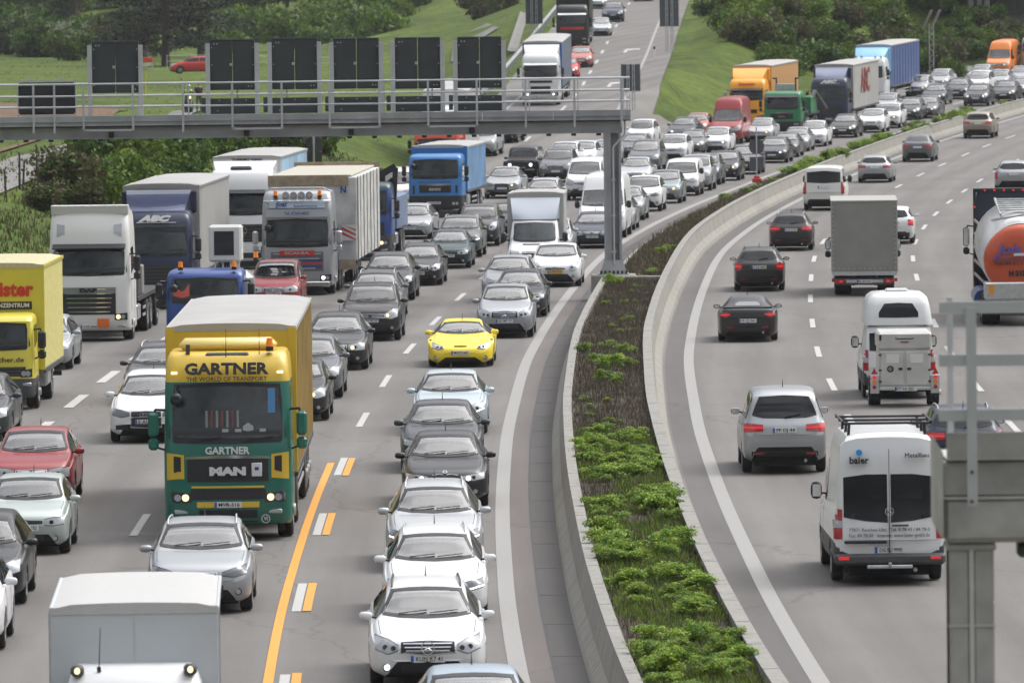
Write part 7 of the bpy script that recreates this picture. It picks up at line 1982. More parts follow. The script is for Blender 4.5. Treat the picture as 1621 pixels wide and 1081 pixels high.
# --- dark blue tipper truck with a loading crane
t = V('crane_truck', 570, 413, 9.0, 'dark blue truck with black folded loading crane behind its cab, beside the wrapped load', 'truck', TG)
DB = P('blue'); body, pj, part = cab(t, DB, 1.23, 2.98, (1.70, 2.72), 2.0, up=P('darkgreen'), low=M_GREYPL, zlow=.98, grille=(.95, 1.45, .75, .95, 4, M_INK, M_BLACK), lamps=(.66, 'y'), rshape='round', plate=None, slope=.10)
mb = MB(); mb.cyl((.15, 2.25, 3.35), (.15, 2.45, 3.35), .40, M_INK, n=22); mb.cyl((.15, 2.2, 3.35), (.15, 2.25, 3.35), .1, M_ALU, n=12); mb.box(.42, .62, 2.0, 2.1, 3.15, 3.45, M_AMBERL, .02); t.add('hose_reel', mb, None, 40)
mb = MB()
for p0, p1, w_ in (((.7, 2.3, 1.2), (.7, 2.3, 3.3), .3), ((.6, 2.3, 3.2), (1.25, 2.35, 3.55), .26), ((1.25, 2.35, 3.5), (1.15, 2.3, 1.9), .2), ((.9, 2.5, 1.5), (1.1, 2.5, 3.1), .12), ((.45, 2.4, 2.6), (1.2, 2.4, 3.1), .12)): mb.beam(p0, p1, w_, w_, M_INK)
t.add('loading_crane', mb)
mb = MB(); mb.box(-1.25, 1.25, 2.9, 9, 1.1, 2.35, mat('blue_grey_bed', (.16, .22, .34), .45, .3, var=.2), .03); mb.box(1.2, 1.27, 3.2, 3.3, 1.5, 1.6, M_LITY); t.add('tipper_body', mb)
chassis(t, 2.0, 9); truck_wheels(t, [(1.4, 0, 1), (5.8, 1, 0), (7.1, 1, 0)])

# --- bright blue truck
t = V('box_truck', 689, 345, 11.5, 'bright blue truck with blue curtain body below the gantry beam', 'truck', TG)
BB = P('brightblue'); body, pj, part = cab(t, BB, 1.22, 2.86, (1.72, 2.64), 1.9, low=M_BLACK, zlow=.98, grille=(1.12, 1.48, .52, .72, 2, M_INK, M_INK), lamps=(.62, 'off'), rshape='round', plate='A BC 2207', plate_z=.66, slope=.10)
mb = MB(); pj.patch(mb, [(-.74, 1.51), (0, 1.53), (.74, 1.51)], [(-.70, 1.455), (0, 1.42), (.70, 1.455)], 'f', M_CHROME, .03, 12, 1, .02); part('chrome_strip', mb)
t.text('MAN', 0, -.03, 1.27, .17, M_CHROME, .52, bold=.010, depth=.02); t.text('BAUSTOFFE', 0, -.0, 1.60, .10, M_BLUEINK, 1.5, bold=.002)
for sg in (1, -1):
    tt, bb = [(sg*.92, 1.44), (sg*1.02, 1.46)], [(sg*.84, 1.14), (sg*.90, 1.10)]
    if sg < 0: tt, bb = tt[::-1], bb[::-1]
    mb = MB(); pj.patch(mb, tt, bb, 'f', M_INK, .012, 3, 4, .02); part('corner_vent', mb)
cargo(t, 2.2, 11.5, 1.15, 3.18, 1.27, P('brightblue'), mat('blue_side', (.12, .26, .46), .45, .2, var=.35, nscale=.6), M_TARPW, posts=BB, frame=M_TARPW)
chassis(t, 2.0, 11.5); truck_wheels(t, [(1.4, 0, 1), (8.0, 1, 0), (9.4, 0, 0)])
# --- red truck behind the bright blue one
t = V('box_truck', 691, 287, 9, 'red truck almost hidden by the gantry beam and the bright blue truck', 'truck', TG)
body, pj, part = cab(t, P('vermilion'), 1.24, 3.0, (1.55, 2.25), 2.2, grille=(.8, 1.2, .7, .8, 3, M_GREYPL, M_INK), plate=None)
cargo(t, 2.5, 9, 1.1, 3.4, 1.27, P('vermilion'), M_TARPW, M_TARPW); chassis(t, 2.2, 9); truck_wheels(t, [(1.4, 0, 1), (7.0, 1, 0)])
t = V('articulated_truck', 700, 147, 16, 'white-roofed truck seen through the gantry railing behind the right sign boards', 'truck', TG, ramp=True, h=4.0)
body, pj, part = cab(t, P('white'), 1.23, 3.2, (1.8, 2.65), 2.2, grille=(.9, 1.4, .7, .8, 3, M_GREYPL, M_INK), plate=None)
cargo(t, 2.9, 16, 1.1, 4.0, 1.27, P('white'), M_TARPW, M_TARPW); chassis(t, 2.2, 16); truck_wheels(t, semi_axles(16))

# --- ramp: white truck and black truck
t = V('articulated_truck', 856, 168, 16, 'white truck with blue-grey curtain trailer leading down the ramp', 'truck', TG, ramp=True)
body, pj, part = cab(t, P('white'), 1.23, 3.35, (1.82, 2.72), 2.2, low=P('chalk'), grille=(.75, 1.25, .45, .65, 3, M_INK, M_BLACK), lamps=(.72, 'w'), rshape='round', visor=M_ALU, plate='K LM 912')
mb = MB(); pj.patch(mb, [(-.75, 1.62), (.75, 1.62)], [(-.7, 1.46), (.7, 1.46)], 'f', M_INK, .012, 10, 1, .02); part('upper_grille', mb)
deflector(t, P('white'), 3.25, 3.85, 1.0, .8, 2.0, False, 1.15)
cargo(t, 2.9, 16, 1.1, 4.0, 1.275, mat('blue_corner', (.03, .10, .34), .45), mat('curtain_blue_grey', (.21, .25, .31), .6, var=.12), M_TARPW, frame=M_TARPW, ribs=10); chassis(t, 2.2, 16); truck_wheels(t, semi_axles(16))
t = V('articulated_truck', 906, 77, 16, 'black truck with black tarpaulin body higher up the ramp', 'truck', TG, ramp=True)
body, pj, part = cab(t, P('black'), 1.23, 3.3, (1.72, 2.66), 2.2, grille=(.75, 1.45, .65, .75, 3, M_GREYPL, M_INK), lamps=(.70, 'off'), rshape='round', visor=M_ALU, plate=None)
mb = MB(); pj.patch(mb, [(-.9, 1.62), (.9, 1.62)], [(-.5, 1.42), (.5, 1.42)], 'f', M_REDINK, .02, 8, 1, .02); part('red_band', mb)
cargo(t, 2.9, 16, 1.1, 4.0, 1.275, P('black'), mat('black_tarpaulin', (.022, .024, .024), .5, var=.2), mat('roof_grey', (.34, .33, .30), .6, var=.1), frame=M_INK); chassis(t, 2.2, 16); truck_wheels(t, semi_axles(16))

# --- far queue trucks
t = V('articulated_truck', 1182, 203, 16, 'amber yellow truck with orange-yellow trailer at the left of the far truck row', 'truck', TG)
AM = P('amber'); body, pj, part = cab(t, AM, 1.23, 3.2, (1.78, 2.55), 2.2, grille=(.95, 1.2, .6, .7, 2, M_INK, M_BLACK), lamps=(.70, 'off'), rshape='round', visor=M_INK, plate=None, mirror=P('silver'))
deflector(t, AM, 3.1, 3.85, .95, .7, 2.0, True, 1.15); t.text('Zimmermann', 0, .16, 2.86, .22, M_REDINK, 1.1, bold=.008, rx=-.2, depth=.03)
mb = MB(); mb.box(-1.24, 1.24, 2.05, 2.5, 3.0, 3.85, AM, .05); t.add('side_fairing', mb)
cargo(t, 2.9, 16, 1.1, 4.0, 1.275, AM, mat('amber_curtain', (.48, .27, .10), .6, var=.1), mat('roof_light', (.38, .37, .35), .5, var=.06), frame=M_ALU); chassis(t, 2.2, 16); truck_wheels(t, semi_axles(16))
t = V('crane_truck', 1238, 213, 9.5, 'green flatbed truck with folded crane between the amber and the dark blue trucks', 'truck', TG)
LG = P('leafgreen'); body, pj, part = cab(t, LG, 1.2, 2.72, (1.55, 2.45), 1.9, grille=(.95, 1.32, .55, .72, 2, M_INK, M_INK), lamps=(.62, 'off'), rshape='round', visor=M_BLACK, plate=None, low=M_BLACK, zlow=.8)
mb = MB(); pj.patch(mb, [(-.75, 1.36), (.75, 1.36)], [(-.72, 1.32), (.72, 1.32)], 'f', M_CHROME, .02, 10, 1, .02); part('chrome_strip', mb); t.text('MAN', 0, -.03, 1.12, .14, M_CHROME, .42, bold=.008)
mb = MB(); mb.box(-.9, .9, 2.0, 2.1, 1.2, 3.2, M_RIMD) if False else None
for sg in (-1, 1): mb.beam((sg*.62, 2.2, 1.2), (sg*.62, 2.2, 3.55), .09, .09, M_INK); mb.beam((sg*.62, 2.2, 3.5), (sg*.85, 2.2, 3.5), .09, .09, M_INK)
mb.box(-.7, .55, 2.15, 2.25, 2.7, 3.15, M_ALU, .02); t.add('headboard', mb)
mb = MB(); mb.box(-1.22, 1.22, 2.2, 9.5, 1.05, 1.2, M_RIMD); mb.box(.9, 1.5, 3, 6, 1.2, 2.3, LG, .05); mb.beam((1.2, 2.6, 1.2), (1.5, 5, 2.6), .2, .2, M_GREYPL); mb.beam((1.5, 5, 2.6), (1.9, 7.5, 1.4), .18, .18, M_GREYPL); t.add('flat_bed', mb)
beacon(t, 1.5, 6, 2.0); chassis(t, 2, 9.5); truck_wheels(t, [(1.4, 0, 1), (6.5, 1, 0), (7.8, 1, 0)])
t = V('articulated_truck', 1374, 165, 16.3, 'tall truck with light blue cab fairing and dark blue curtain trailer in the far row', 'truck', TG)
body, pj, part = cab(t, P('white'), 1.23, 3.3, (1.82, 2.72), 2.3, grille=(.75, 1.4, .5, .7, 3, M_GREYPL, M_INK), lamps=(.72, 'off'), rshape='round', plate=None)
deflector(t, mat('sky_blue_panel', (.16, .42, .66), .35, coat=.6), 3.1, 3.95, 1.0, .7, 2.2, False, 1.2)
mb = MB(); mb.box(-1.25, 1.25, 2.2, 2.8, 2.2, 3.95, mat('sky_blue_panel', (.16, .42, .66), .35), .06); t.add('side_fairing', mb)
mb = MB(); [mb.cyl((x, .5, 3.35), (x, .9, 3.35), .07, M_CHROME, n=10) for x in (-.9, -.5, .5, .9)]; t.add('air_horn', mb)
cargo(t, 2.9, 16.3, 1.15, 4.1, 1.275, mat('sky_blue_panel', (.16, .42, .66), .35), mat('blue_curtain', (.06, .10, .24), .6, var=.12, nscale=.8), mat('roof_light', (.38, .37, .35), .5, var=.06), ribs=10); chassis(t, 2.2, 16.3); truck_wheels(t, semi_axles(16.3))
t = V('box_truck', 1640, 118, 10, 'grey box truck at the right picture edge behind the orange van', 'truck', TG)
body, pj, part = cab(t, P('silver'), 1.2, 2.9, (1.7, 2.6), 2.0, plate=None, grille=(.9, 1.3, .6, .7, 2, M_INK, M_BLACK)); cargo(t, 2.2, 10, 1.1, 3.6, 1.25, P('silver'), M_TARPW, M_TARPW); chassis(t, 2, 10); truck_wheels(t, [(1.4, 0, 1), (7.2, 1, 0)])

# --- blue recovery truck with two orange beacons and a white lifting platform behind the cab
t = V('platform_truck', 325, 560, 8.5, 'blue truck with two orange beacons and white lifting platform left of the red people carrier', 'truck', TG)
BL = P('blue'); body, pj, part = cab(t, BL, 1.14, 2.42, (1.42, 2.20), 1.8, grille=(.8, 1.1, .5, .6, 2, M_INK, M_BLACK), lamps=(.62, 'off'), rshape='round', plate=None)
mb = MB(); pj.patch(mb, [(-.92, 2.0), (-.65, 1.75), (-.45, 2.02)], [(-.92, 1.66), (-.65, 1.60), (-.45, 1.66)], 'f', mat('red_vest', (.50, .09, .06), .6), .018, 6, 3, .004); part('red_vest', mb)
beacon(t, -.72, .45, 2.44); beacon(t, .84, .45, 2.44); beacon(t, 1.3, 3.2, 2.6)
mb = MB(); mb.box(-.05, .92, 2.6, 3.5, 2.55, 3.62, P('offwhite'), .06); cg = t.add('work_cage', mb); mb = MB(); mb.box(.12, .70, 2.585, 2.6, 2.75, 3.45, M_INK); link('opening', mb.mesh('opening'), cg)
mb = MB()
for k in range(5): mb.tube([(.1+.12*k, 2.7, 1.4), (.12+.12*k+.05*(k % 2), 2.6, 2.0), (.15+.11*k, 2.75, 2.7)], .022, M_INK if k % 2 else M_PLATE)
mb.beam((.7, 2.9, 1.2), (.75, 3.0, 2.7), .2, .2, P('offwhite')); t.add('lifting_arm', mb)
mb = MB(); mb.box(-1.15, 1.15, 1.9, 8.5, .95, 1.12, M_GREYPL); mb.box(.6, 1.28, 2.0, 3.2, 1.12, 2.3, P('silver'), .2); mb.box(-1.15, .2, 4, 8, 1.12, 1.9, P('silver'), .04); t.add('truck_bed', mb)
chassis(t, 1.8, 8.5, .9); truck_wheels(t, [(1.25, 0, 1), (6.2, 1, 0)], 1.14, .42)

# --- lemon yellow box truck, cut by the left edge
t = V('box_truck', -12, 651, 8.4, 'lemon yellow box truck with red lettering cut off by the left edge', 'truck', TG)
LY = P('lemon'); body, pj, part = cab(t, LY, 1.06, 2.42, (1.50, 2.24), 1.7, low=M_GREYPL, zlow=.80, grille=(.86, 1.10, .75, .85, 3, M_GREYPL, M_BLACK), lamps=(.92, 'off'), lamp_x=(.72, 1.0), rshape='round', plate=None, slope=.08, mz=(1.55, 2.0))
t.text('fleischer.de', .32, .005, 1.28, .17, M_INK, 1.0, bold=.004)
bx_ = cargo(t, 1.8, 8.4, .95, 3.62, 1.22, LY, mat('lemon_side', (.62, .56, .20), .5, var=.15), mat('lemon_roof', (.48, .44, .26), .55, var=.12), frame=LY, sag=False, name='cargo_box')
t.text('meister', .22, 1.765, 2.98, .50, M_REDINK, 1.46, bold=.02, depth=.006)
mb = MB(); mb.box(-.5, .90, 1.768, 1.782, 2.48, 2.68, M_INK); t.add('lettering_band', mb); t.text('WOHNZENTRUM', .24, 1.76, 2.58, .15, M_PLATE, 1.18, bold=.004, depth=.004)
chassis(t, 1.7, 8.4, .85); truck_wheels(t, [(1.2, 0, 1), (5.6, 1, 0)], 1.1, .42)

# --- white box van at the bottom left, seen from above
def luton(u, v, h, label, name, colour, boxc, W=1.02, H=3.15, L=6.2, hw=.94, cabL=1.9, lamps=True, roofm=None, defl=False, reg='S MW 88', zs=1.0):
    t = V(name, u, v, L, label, 'van' if not defl else 'truck', TG, h=h)
    p = scaled(BASE['vanhigh'], hw/.99, 1, 1); c = P(colour)
    lv = [(.30, .10, hw-.04, .18, M_GREYPL), (.42, .0, hw, .22, M_GREYPL), (.66, -.02, hw, .24, c), (.95, .08, hw, .26, c), (1.08, .30, hw-.02, .26, c), (1.20, .62, hw-.04, .24, c), (1.28, .82, hw-.06, .20, c), (1.60, 1.06, hw-.08, .18, c), (1.98, 1.36, hw-.13, .18, c), (2.10, 1.50, hw-.18, .20, c), (2.17, 1.72, hw-.26, .22, c)]
    me = cab_mesh(lv, cabL+.5, c, .14); body = t.add('cab', me); pj = Proj(me); body.scale = (1, 1, zs)
    def part(nm, mb, sm=40): return link(nm, mb.mesh(nm, sm), body)
    a, b = hw-.12, hw-.20
    mb = MB(); pj.patch(mb, [(-a, 1.40), (-b, 1.97), (0, 2.0), (b, 1.97), (a, 1.40)], [(-a, 1.36), (-a*.6, 1.31), (0, 1.30), (a*.6, 1.31), (a, 1.36)], 'f', M_BLACK, .005, 18, 6, .02); part('windscreen_frame', mb)
    mb = MB(); pj.patch(mb, [(-a+.05, 1.44), (-b+.05, 1.92), (0, 1.95), (b-.05, 1.92), (a-.05, 1.44)], [(-a+.05, 1.42), (-a*.6, 1.37), (0, 1.36), (a*.6, 1.37), (a-.05, 1.42)], 'f', G_TRUCK, .012, 18, 6, .01); part('windscreen', mb)
    mb = MB(); pj.patch(mb, [(-.42, .98), (.42, .98)], [(-.38, .78), (.38, .78)], 'f', M_INK, .012, 10, 3, .02); pj.patch(mb, [(-.40, 1.235), (.40, 1.235)], [(-.40, 1.21), (.40, 1.21)], 'f', M_INK, .02, 10, 1, .02); part('grille', mb)
    for sg in (1, -1):
        tt, bb = [(sg*.52, 1.00), (sg*.86, 1.04)], [(sg*.52, .80), (sg*.84, .84)]
        if sg < 0: tt, bb = tt[::-1], bb[::-1]
        mb = MB(); pj.patch(mb, tt, bb, 'f', M_LAMP, .012, 6, 4, .02); part('headlight', mb)
        mb = MB(); pj.patch(mb, [(1.75, 1.9), (2.2, 1.9)], [(1.3, 1.35), (2.2, 1.35)], 'R' if sg > 0 else 'L', G_GLASS_D, .006, 5, 4, .02); part('side_window', mb)
        mb = MB(); x0, x1 = sg*(hw+.06), sg*(hw+.26); mb.box(x0, x1, 1.02, 1.18, 1.30, 1.66, M_BLACK, .06); mb.box(sg*(hw-.05), x0, 1.1, 1.16, 1.34, 1.40, M_BLACK); t.add('wing_mirror', mb, None, 50)
        mb = MB(); h_ = pj.cast(sg*(hw-.24), 2.10, 'f')[0]
        if not defl: mb.box(sg*(hw-.26)-.08, sg*(hw-.26)+.08, 1.50, 1.68, 2.09, 2.20, M_GREYPL, .03); mb.cyl((sg*(hw-.26), 1.495, 2.15), (sg*(hw-.26), 1.48, 2.15), .035, M_LITY, n=10); part('roof_marker', mb)
    if defl:
        deflector(t, mat('silver_fairing', (.42, .46, .52), .3, .2, coat=.4), 2.10, 2.86, hw-.16, 1.45, 2.2, True, hw-.04)
    else:
        mb = MB(); mb.cyl((-.42, 1.62, 2.15*zs), (-.40, 1.72, 2.15*zs+.5), .008, M_INK, .004, 5); mb.cyl((-.42, 1.62, 2.13*zs), (-.42, 1.62, 2.18*zs), .025, M_INK, n=8); t.add('aerial', mb)
    cargo(t, cabL+.35, L, .75, H, W, boxc, boxc, roofm or M_TARPW, sag=False, frame=boxc)
    mb = MB(); [mb.box(sg*(W-.02), sg*(W+.02), cabL+.36, cabL+.42, .8, H-.05, M_ALU) for sg in (1, -1)]; mb.box(-.003, .003, cabL+.33, cabL+.336, .8, H-.1, M_ALU); t.add('corner_trim', mb)
    h_ = pj.cast(0, .56, 'f')[0]; mb = MB(); mb.box(-.26, .26, h_.y-.03, h_.y, .50, .61, M_PLATE); pl = part('number_plate', mb); t.text(reg, 0, h_.y-.035, .555, .09, M_INK, .4, par=pl)
    chassis(t, 1.9, L, .7, False, hw); truck_wheels(t, [(1.05, 0, 1), (L-1.4, 1, 0)], hw-.02, .35)
    return t
M_BOXG = mat('grey_white_panel', (.50, .53, .55), .45, .1, var=.05, nscale=.8); M_ROOFR = mat('box_roof', (.46, .46, .45), .5, var=.05)
luton(213, 1412, 0, 'white box van with orange stripe on its side, cut off by the bottom edge', 'box_van', 'white', M_BOXG, H=3.2, L=7.0, roofm=M_ROOFR, zs=1.16)
luton(845, 443, 0, 'small light grey box truck with curved silver cab fairing in the inner lanes', 'box_truck', 'white', mat('light_grey_panel', (.40, .41, .40), .5, var=.05), W=1.0, H=3.02, L=6.3, defl=True)

# --- right carriageway: grey tarpaulin box truck seen from behind
t = V('box_truck', 1369, 469, 7.4, 'grey tarpaulin box truck seen from behind in the middle of the right carriageway', 'truck', 'trucks on the right carriageway', out=True)
body, pj, part = cab(t, P('white'), 1.0, 2.3, (1.4, 2.1), 1.7, plate=None, grille=(.8, 1.1, .5, .6, 2, M_INK, M_BLACK), step=False, mz=(1.30, 1.66))
M_TG = mat('grey_tarpaulin', (.235, .235, .22), .6, var=.10, nscale=1.4, bump=.06)
mb = MB(); mb.box(-1.10, 1.10, 1.9, 7.4, .80, 3.15, M_TG, .02); bx_ = t.add('tarpaulin', mb)
mb = MB(); mb.box(-1.12, 1.12, 1.88, 7.42, 3.14, 3.20, mat('tarp_edge', (.33, .33, .31), .6), .01)
for sg in (1, -1): mb.box(sg*1.07, sg*1.115, 7.36, 7.42, .8, 3.15, mat('tarp_edge', (.33, .33, .31), .6))
link('edge_trim', mb.mesh('edge_trim'), bx_)
mb = MB()
for k in range(13): mb.box(-1.05+.172*k, -1.02+.172*k, 7.40, 7.42, .90, .93, M_ALU)
for k in range(14):
    for sg in (1, -1): mb.box(sg*1.02, sg*1.05, 7.40, 7.415, .95+.155*k, .98+.155*k, M_ALU)
link('eyelet', mb.mesh('eyelet'), bx_)
mb = MB(); mb.box(-1.08, 1.08, 7.30, 7.40, .68, .82, M_ALU, .01); t.add('rear_sill', mb)
mb = MB(); mb.box(-1.0, 1.0, 7.25, 7.33, .36, .60, M_GREYPL, .02); mb.box(-.62, .62, 7.33, 7.345, .44, .54, M_ALU); bp = t.add('rear_bumper', mb)
for sg in (1, -1):
    mb = MB(); mb.box(sg*.66, sg*1.0, 7.32, 7.37, .42, .56, M_TAIL, .02); mb.box(sg*.74, sg*.84, 7.37, 7.375, .45, .53, M_TAILL, .01); t.add('tail_light', mb)
mb = MB(); mb.box(-.26, .26, 7.345, 7.36, .43, .54, M_PLATE); mb.box(.215, .258, 7.36, 7.362, .435, .535, M_EU); t.add('number_plate', mb); t.text('BL AF 601', 0, 7.366, .485, .09, M_INK, .4, rz=math.pi, nm='plate_lettering')
chassis(t, 1.8, 7.2, .62, False, .98); truck_wheels(t, [(1.1, 0, 1), (5.9, 1, 0)], 1.0, .36)

# --- tanker at the right edge
t = V('tank_truck', 1619, 516, 9.8, 'tank truck with orange-red end cap and blue cab at the right edge', 'truck', 'trucks on the right carriageway', out=True)
NB = P('darkblue'); body, pj, part = cab(t, NB, 1.24, 3.95, (1.9, 2.9), 2.3, plate=None, rshape='high', grille=(.8, 1.6, .6, .7, 3, M_INK, M_BLACK), mz=(2.1, 2.7))
mb = MB(); 
for sg in (1, -1): mb.box(sg*1.18, sg*1.27, 2.28, 2.36, .9, 3.9, M_INK, .01)
mb.box(-1.27, 1.27, 2.28, 2.36, 3.86, 3.98, M_INK, .01); fr = t.add('marker_frame', mb)
mb = MB()
for k in range(7): mb.disc((-.9+.3*k, 2.38, 3.92), (0, 1, 0), .035, .03, M_TAILL, 8)
for k in range(4):
    for sg in (1, -1): mb.disc((sg*1.225, 2.38, 3.4-.42*k), (0, 1, 0), .035, .03, M_TAILL, 8)
link('marker_light', mb.mesh('marker_light'), fr)
M_TANK = mat('white_tank', (.60, .61, .61), .3, .1, coat=.4, var=.05); M_TOR = mat('orange_cap', (.52, .075, .018), .35, coat=.4)
mb = MB(); rows = []; N = 30
for (y, r_, zc) in ((2.9, .2, 2.35), (2.95, .7, 2.35), (3.1, 1.10, 2.35), (3.35, 1.26, 2.35), (4, 1.30, 2.35), (8.2, 1.27, 2.16), (9.0, 1.22, 2.05), (9.25, 1.12, 1.98)): rows.append([(r_*1.0*math.cos(2*math.pi*k/N), y, zc+r_*math.sin(2*math.pi*k/N)) for k in range(N)])
mb.grid(rows, M_TANK, closed=True); tk = t.add('tank', mb, None, 40)
mb = MB(); rows = []
for (y, r_) in ((9.25, 1.10), (9.42, 1.06), (9.52, .93), (9.57, .66), (9.60, .3), (9.605, .01)): rows.append([(r_*1.06*math.cos(2*math.pi*k/N), y, 1.98+r_*math.sin(2*math.pi*k/N)) for k in range(N)])
mb.grid(rows, M_TOR, closed=True); link('end_cap', mb.mesh('end_cap', 50), tk)
t.text('Jola', .42, 9.60, 2.32, .45, mat('purple_blue_ink', (.12, .10, .38), .5), .80, bold=.010, rz=math.pi, depth=.03, shear=.3)
t.text('GEFAHRGUTLOGISTIK', .2, 9.63, 2.02, .12, mat('purple_blue_ink', (.12, .10, .38), .5), 1.5, rz=math.pi, depth=.03); t.text('Tel. 07 31 / 93 61', .2, 9.62, 1.88, .11, M_INK, 1.3, rz=math.pi, depth=.03)
t.text('H 313', .15, 9.60, 1.58, .22, M_INK, .50, bold=.012, rz=math.pi, depth=.03)
mb = MB(); mb.box(-.6, .25, 9.60, 9.64, 2.12, 2.20, M_PLATE); link('rung', mb.mesh('rung'), tk)
mb = MB()
for k in range(6): mb.box(-.62, .62, 3.6+.9*k, 3.9+.9*k, 3.66-.04*k, 3.70-.04*k, M_ALU)
for sg in (1, -1): mb.beam((sg*.62, 3.4, 3.68), (sg*.62, 9.0, 3.36), .06, .08, M_ALU)
for k in range(4): mb.beam((-.5, 8.2+.3*k, 3.42), (.9, 8.2+.3*k, 3.18), .05, .04, M_ALU)
link('catwalk', mb.mesh('catwalk'), tk)
for k in range(5):
    mb = MB(); z = 3.0-.42*k; mb.beam((1.24, 2.4, z), (.95, 3.4, z-.28), .05, .07, mat('pink_strut', (.38, .30, .30), .5)); mb.beam((-1.24, 2.4, z), (-.95, 3.4, z-.28), .05, .07, mat('pink_strut', (.38, .30, .30), .5)); t.add('strut', mb)
mb = MB(); mb.box(-1.15, 1.15, 8.6, 9.75, .78, 1.32, M_ALU, .04); t.add('equipment_box', mb)
mb = MB(); [mb.box(sg*.86, sg*1.02, 9.75, 9.77, .95, 1.25, mat('orange_reflector', (.72, .28, .02), .4)) for sg in (1, -1)]; t.add('reflector', mb)
mb = MB(); mb.box(-1.22, 1.22, 9.55, 9.75, .40, .62, M_ALU, .02); mb.box(-.45, .1, 9.75, 9.77, .44, .58, mat('orange_reflector', (.72, .28, .02), .4)); t.add('rear_bumper', mb)
for sg in (1, -1): mb = MB(); mb.box(sg*.72, sg*1.14, 9.75, 9.79, .43, .60, M_TAIL, .02); mb.box(sg*.82, sg*.94, 9.79, 9.795, .47, .56, M_TAILL, .01); t.add('tail_light', mb)
mb = MB(); [mb.cyl((sg*1.15, 4.5, .75), (sg*1.15, 8.0, .75), .28, P('blue'), n=14) for sg in (1, -1)]; t.add('hose_tube', mb, None, 40)
mb = MB(); mb.box(-.20, -.12, 9.8, 9.85, .35, 1.15, mat('green_pole', (.15, .60, .05), .4)); t.add('green_rod', mb)
chassis(t, 2.3, 9.6, .95, False); truck_wheels(t, [(1.4, 0, 1), (7.2, 1, 0), (8.5, 1, 0)], 1.22, .48)

# --- white camper van with high roof and its aluminium box trailer
def van_rear(u, v, label, sc3, roofbox=False, bars=False, name='panel_van', reg='OG BU 9990', camper=False):
    parts, L = car_proto('vanhigh' if not camper else 'vanlow', 'bar', 'off', False, sc3, 'tall', 'f', True, reg, None)
    loc, rz, rx = place(u, v, L, True)
    root = empty(name, loc, rz, rx); build_parts(root, parts, L, 'white', False)
    t = V.__new__(V); t.root = root; t.L = L
    tag(root, label, 'van', 'vans on the right carriageway'); return t
t = van_rear(1409, 927, 'white high-roof van with roof racks and blue logo lettering on its rear doors', (1.0, 1.0, 1.0))
L = t.L
for k, yy in enumerate((3.2, 4.3, 5.3)):
    mb = MB(); mb.box(-.80, .80, yy-.03, yy+.03, 2.80, 2.84, M_INK, .005)
    for sg in (1, -1): mb.beam((sg*.66, yy, 2.82), (sg*.68, yy, 2.55), .05, .05, M_INK)
    t.add('roof_rack', mb)
mb = MB(); [mb.box(sg*.77, sg*.80, 3.1, 5.4, 2.84, 2.87, M_INK) for sg in (1, -1)]; t.add('roof_rack_rail', mb)
t.text('baier', .52, 5.93-.06, 2.20, .17, M_INK, .34, bold=.004, rz=math.pi, rx=0, depth=.04)
mb = MB(); mb.disc((.52, 5.86, 2.34), (0, 1, 0), .055, .10, mat('logo_blue', (.02, .28, .62), .4), 18); t.add('round_logo', mb)
t.text('Metallbau', -.50, 5.87, 2.28, .11, M_INK, .42, rz=math.pi, depth=.04)
t.text('77871 Renchen-Ulm · Tel. 0 78 43 / 84 78-0', 0, 5.955, .98, .085, M_INK, 1.42, rz=math.pi, depth=.006); t.text('Fax: 84 78-50 · Internet: www.baier-gmbh.de', 0, 5.96, .88, .085, M_INK, 1.42, rz=math.pi, depth=.006)
mb = MB(); star_emblem(mb, (0, 5.955, 1.30), (0, 1, 0), .075); t.add('badge', mb)
mb = MB(); mb.box(-.005, .005, 5.90, 5.955, .52, 2.40, M_BLACK); t.add('door_gap', mb)
mb = MB(); mb.box(-.34, -.04, 5.94, 5.985, 1.04, 1.07, M_INK, .01); t.add('door_handle', mb)
for sg in (1, -1): mb = MB(); mb.disc((sg*.64, 5.945, 1.22), (0, 1, 0), .045, .03, M_INK, 12); t.add('lock', mb)
mb = MB(); mb.box(.05, .80, 5.93, 5.985, .74, .79, M_INK, .01); t.add('plate_lamp_bar', mb)
mb = MB(); mb.box(-.98, .98, 5.80, 6.00, .36, .56, M_GREYPL, .05); t.add('rear_bumper', mb)
for sg in (1, -1): mb = MB(); mb.box(sg*.72, sg*.90, 6.0, 6.006, .46, .51, M_TAILL); t.add('reflector', mb)
mb = MB(); mb.box(-.4, .4, 5.9, 6.02, .30, .36, M_ALU, .01); mb.cyl((0, 6.02, .33), (0, 6.06, .40), .03, M_ALU, n=8); t.add('tow_bar', mb)
t = van_rear(1424, 632, 'white camper van with tall moulded roof towing an aluminium trailer', (.98, 1.02, 1.0), camper=True, name='camper_van', reg='KT VA 203')
L = t.L
rows = []
for (z, hw_, y0, y1) in ((1.86, .86, 1.4, 4.86), (2.0, .85, 1.45, 4.84), (2.35, .80, 1.9, 4.76), (2.55, .74, 2.2, 4.66), (2.64, .62, 2.5, 4.5), (2.67, .40, 2.8, 4.2)):
    r_ = .22; r = []
    for cx_, cy_, a0 in ((hw_-r_, y1-r_, 0), (-(hw_-r_), y1-r_, 90), (-(hw_-r_), y0+r_, 180), (hw_-r_, y0+r_, 270)):
        for k in range(5): a = R(a0+k*22.5); r.append((cx_+r_*math.cos(a), cy_+r_*math.sin(a), z))
    rows.append(r)
mb = MB(); mb.grid(rows, P('white'), closed=True); mb.f.append(tuple(range(len(mb.v)-20, len(mb.v)))); mb.m.append(0); me = mb.mesh('high_roof', 40); hr = t.add('high_roof', me); pj = Proj(me)
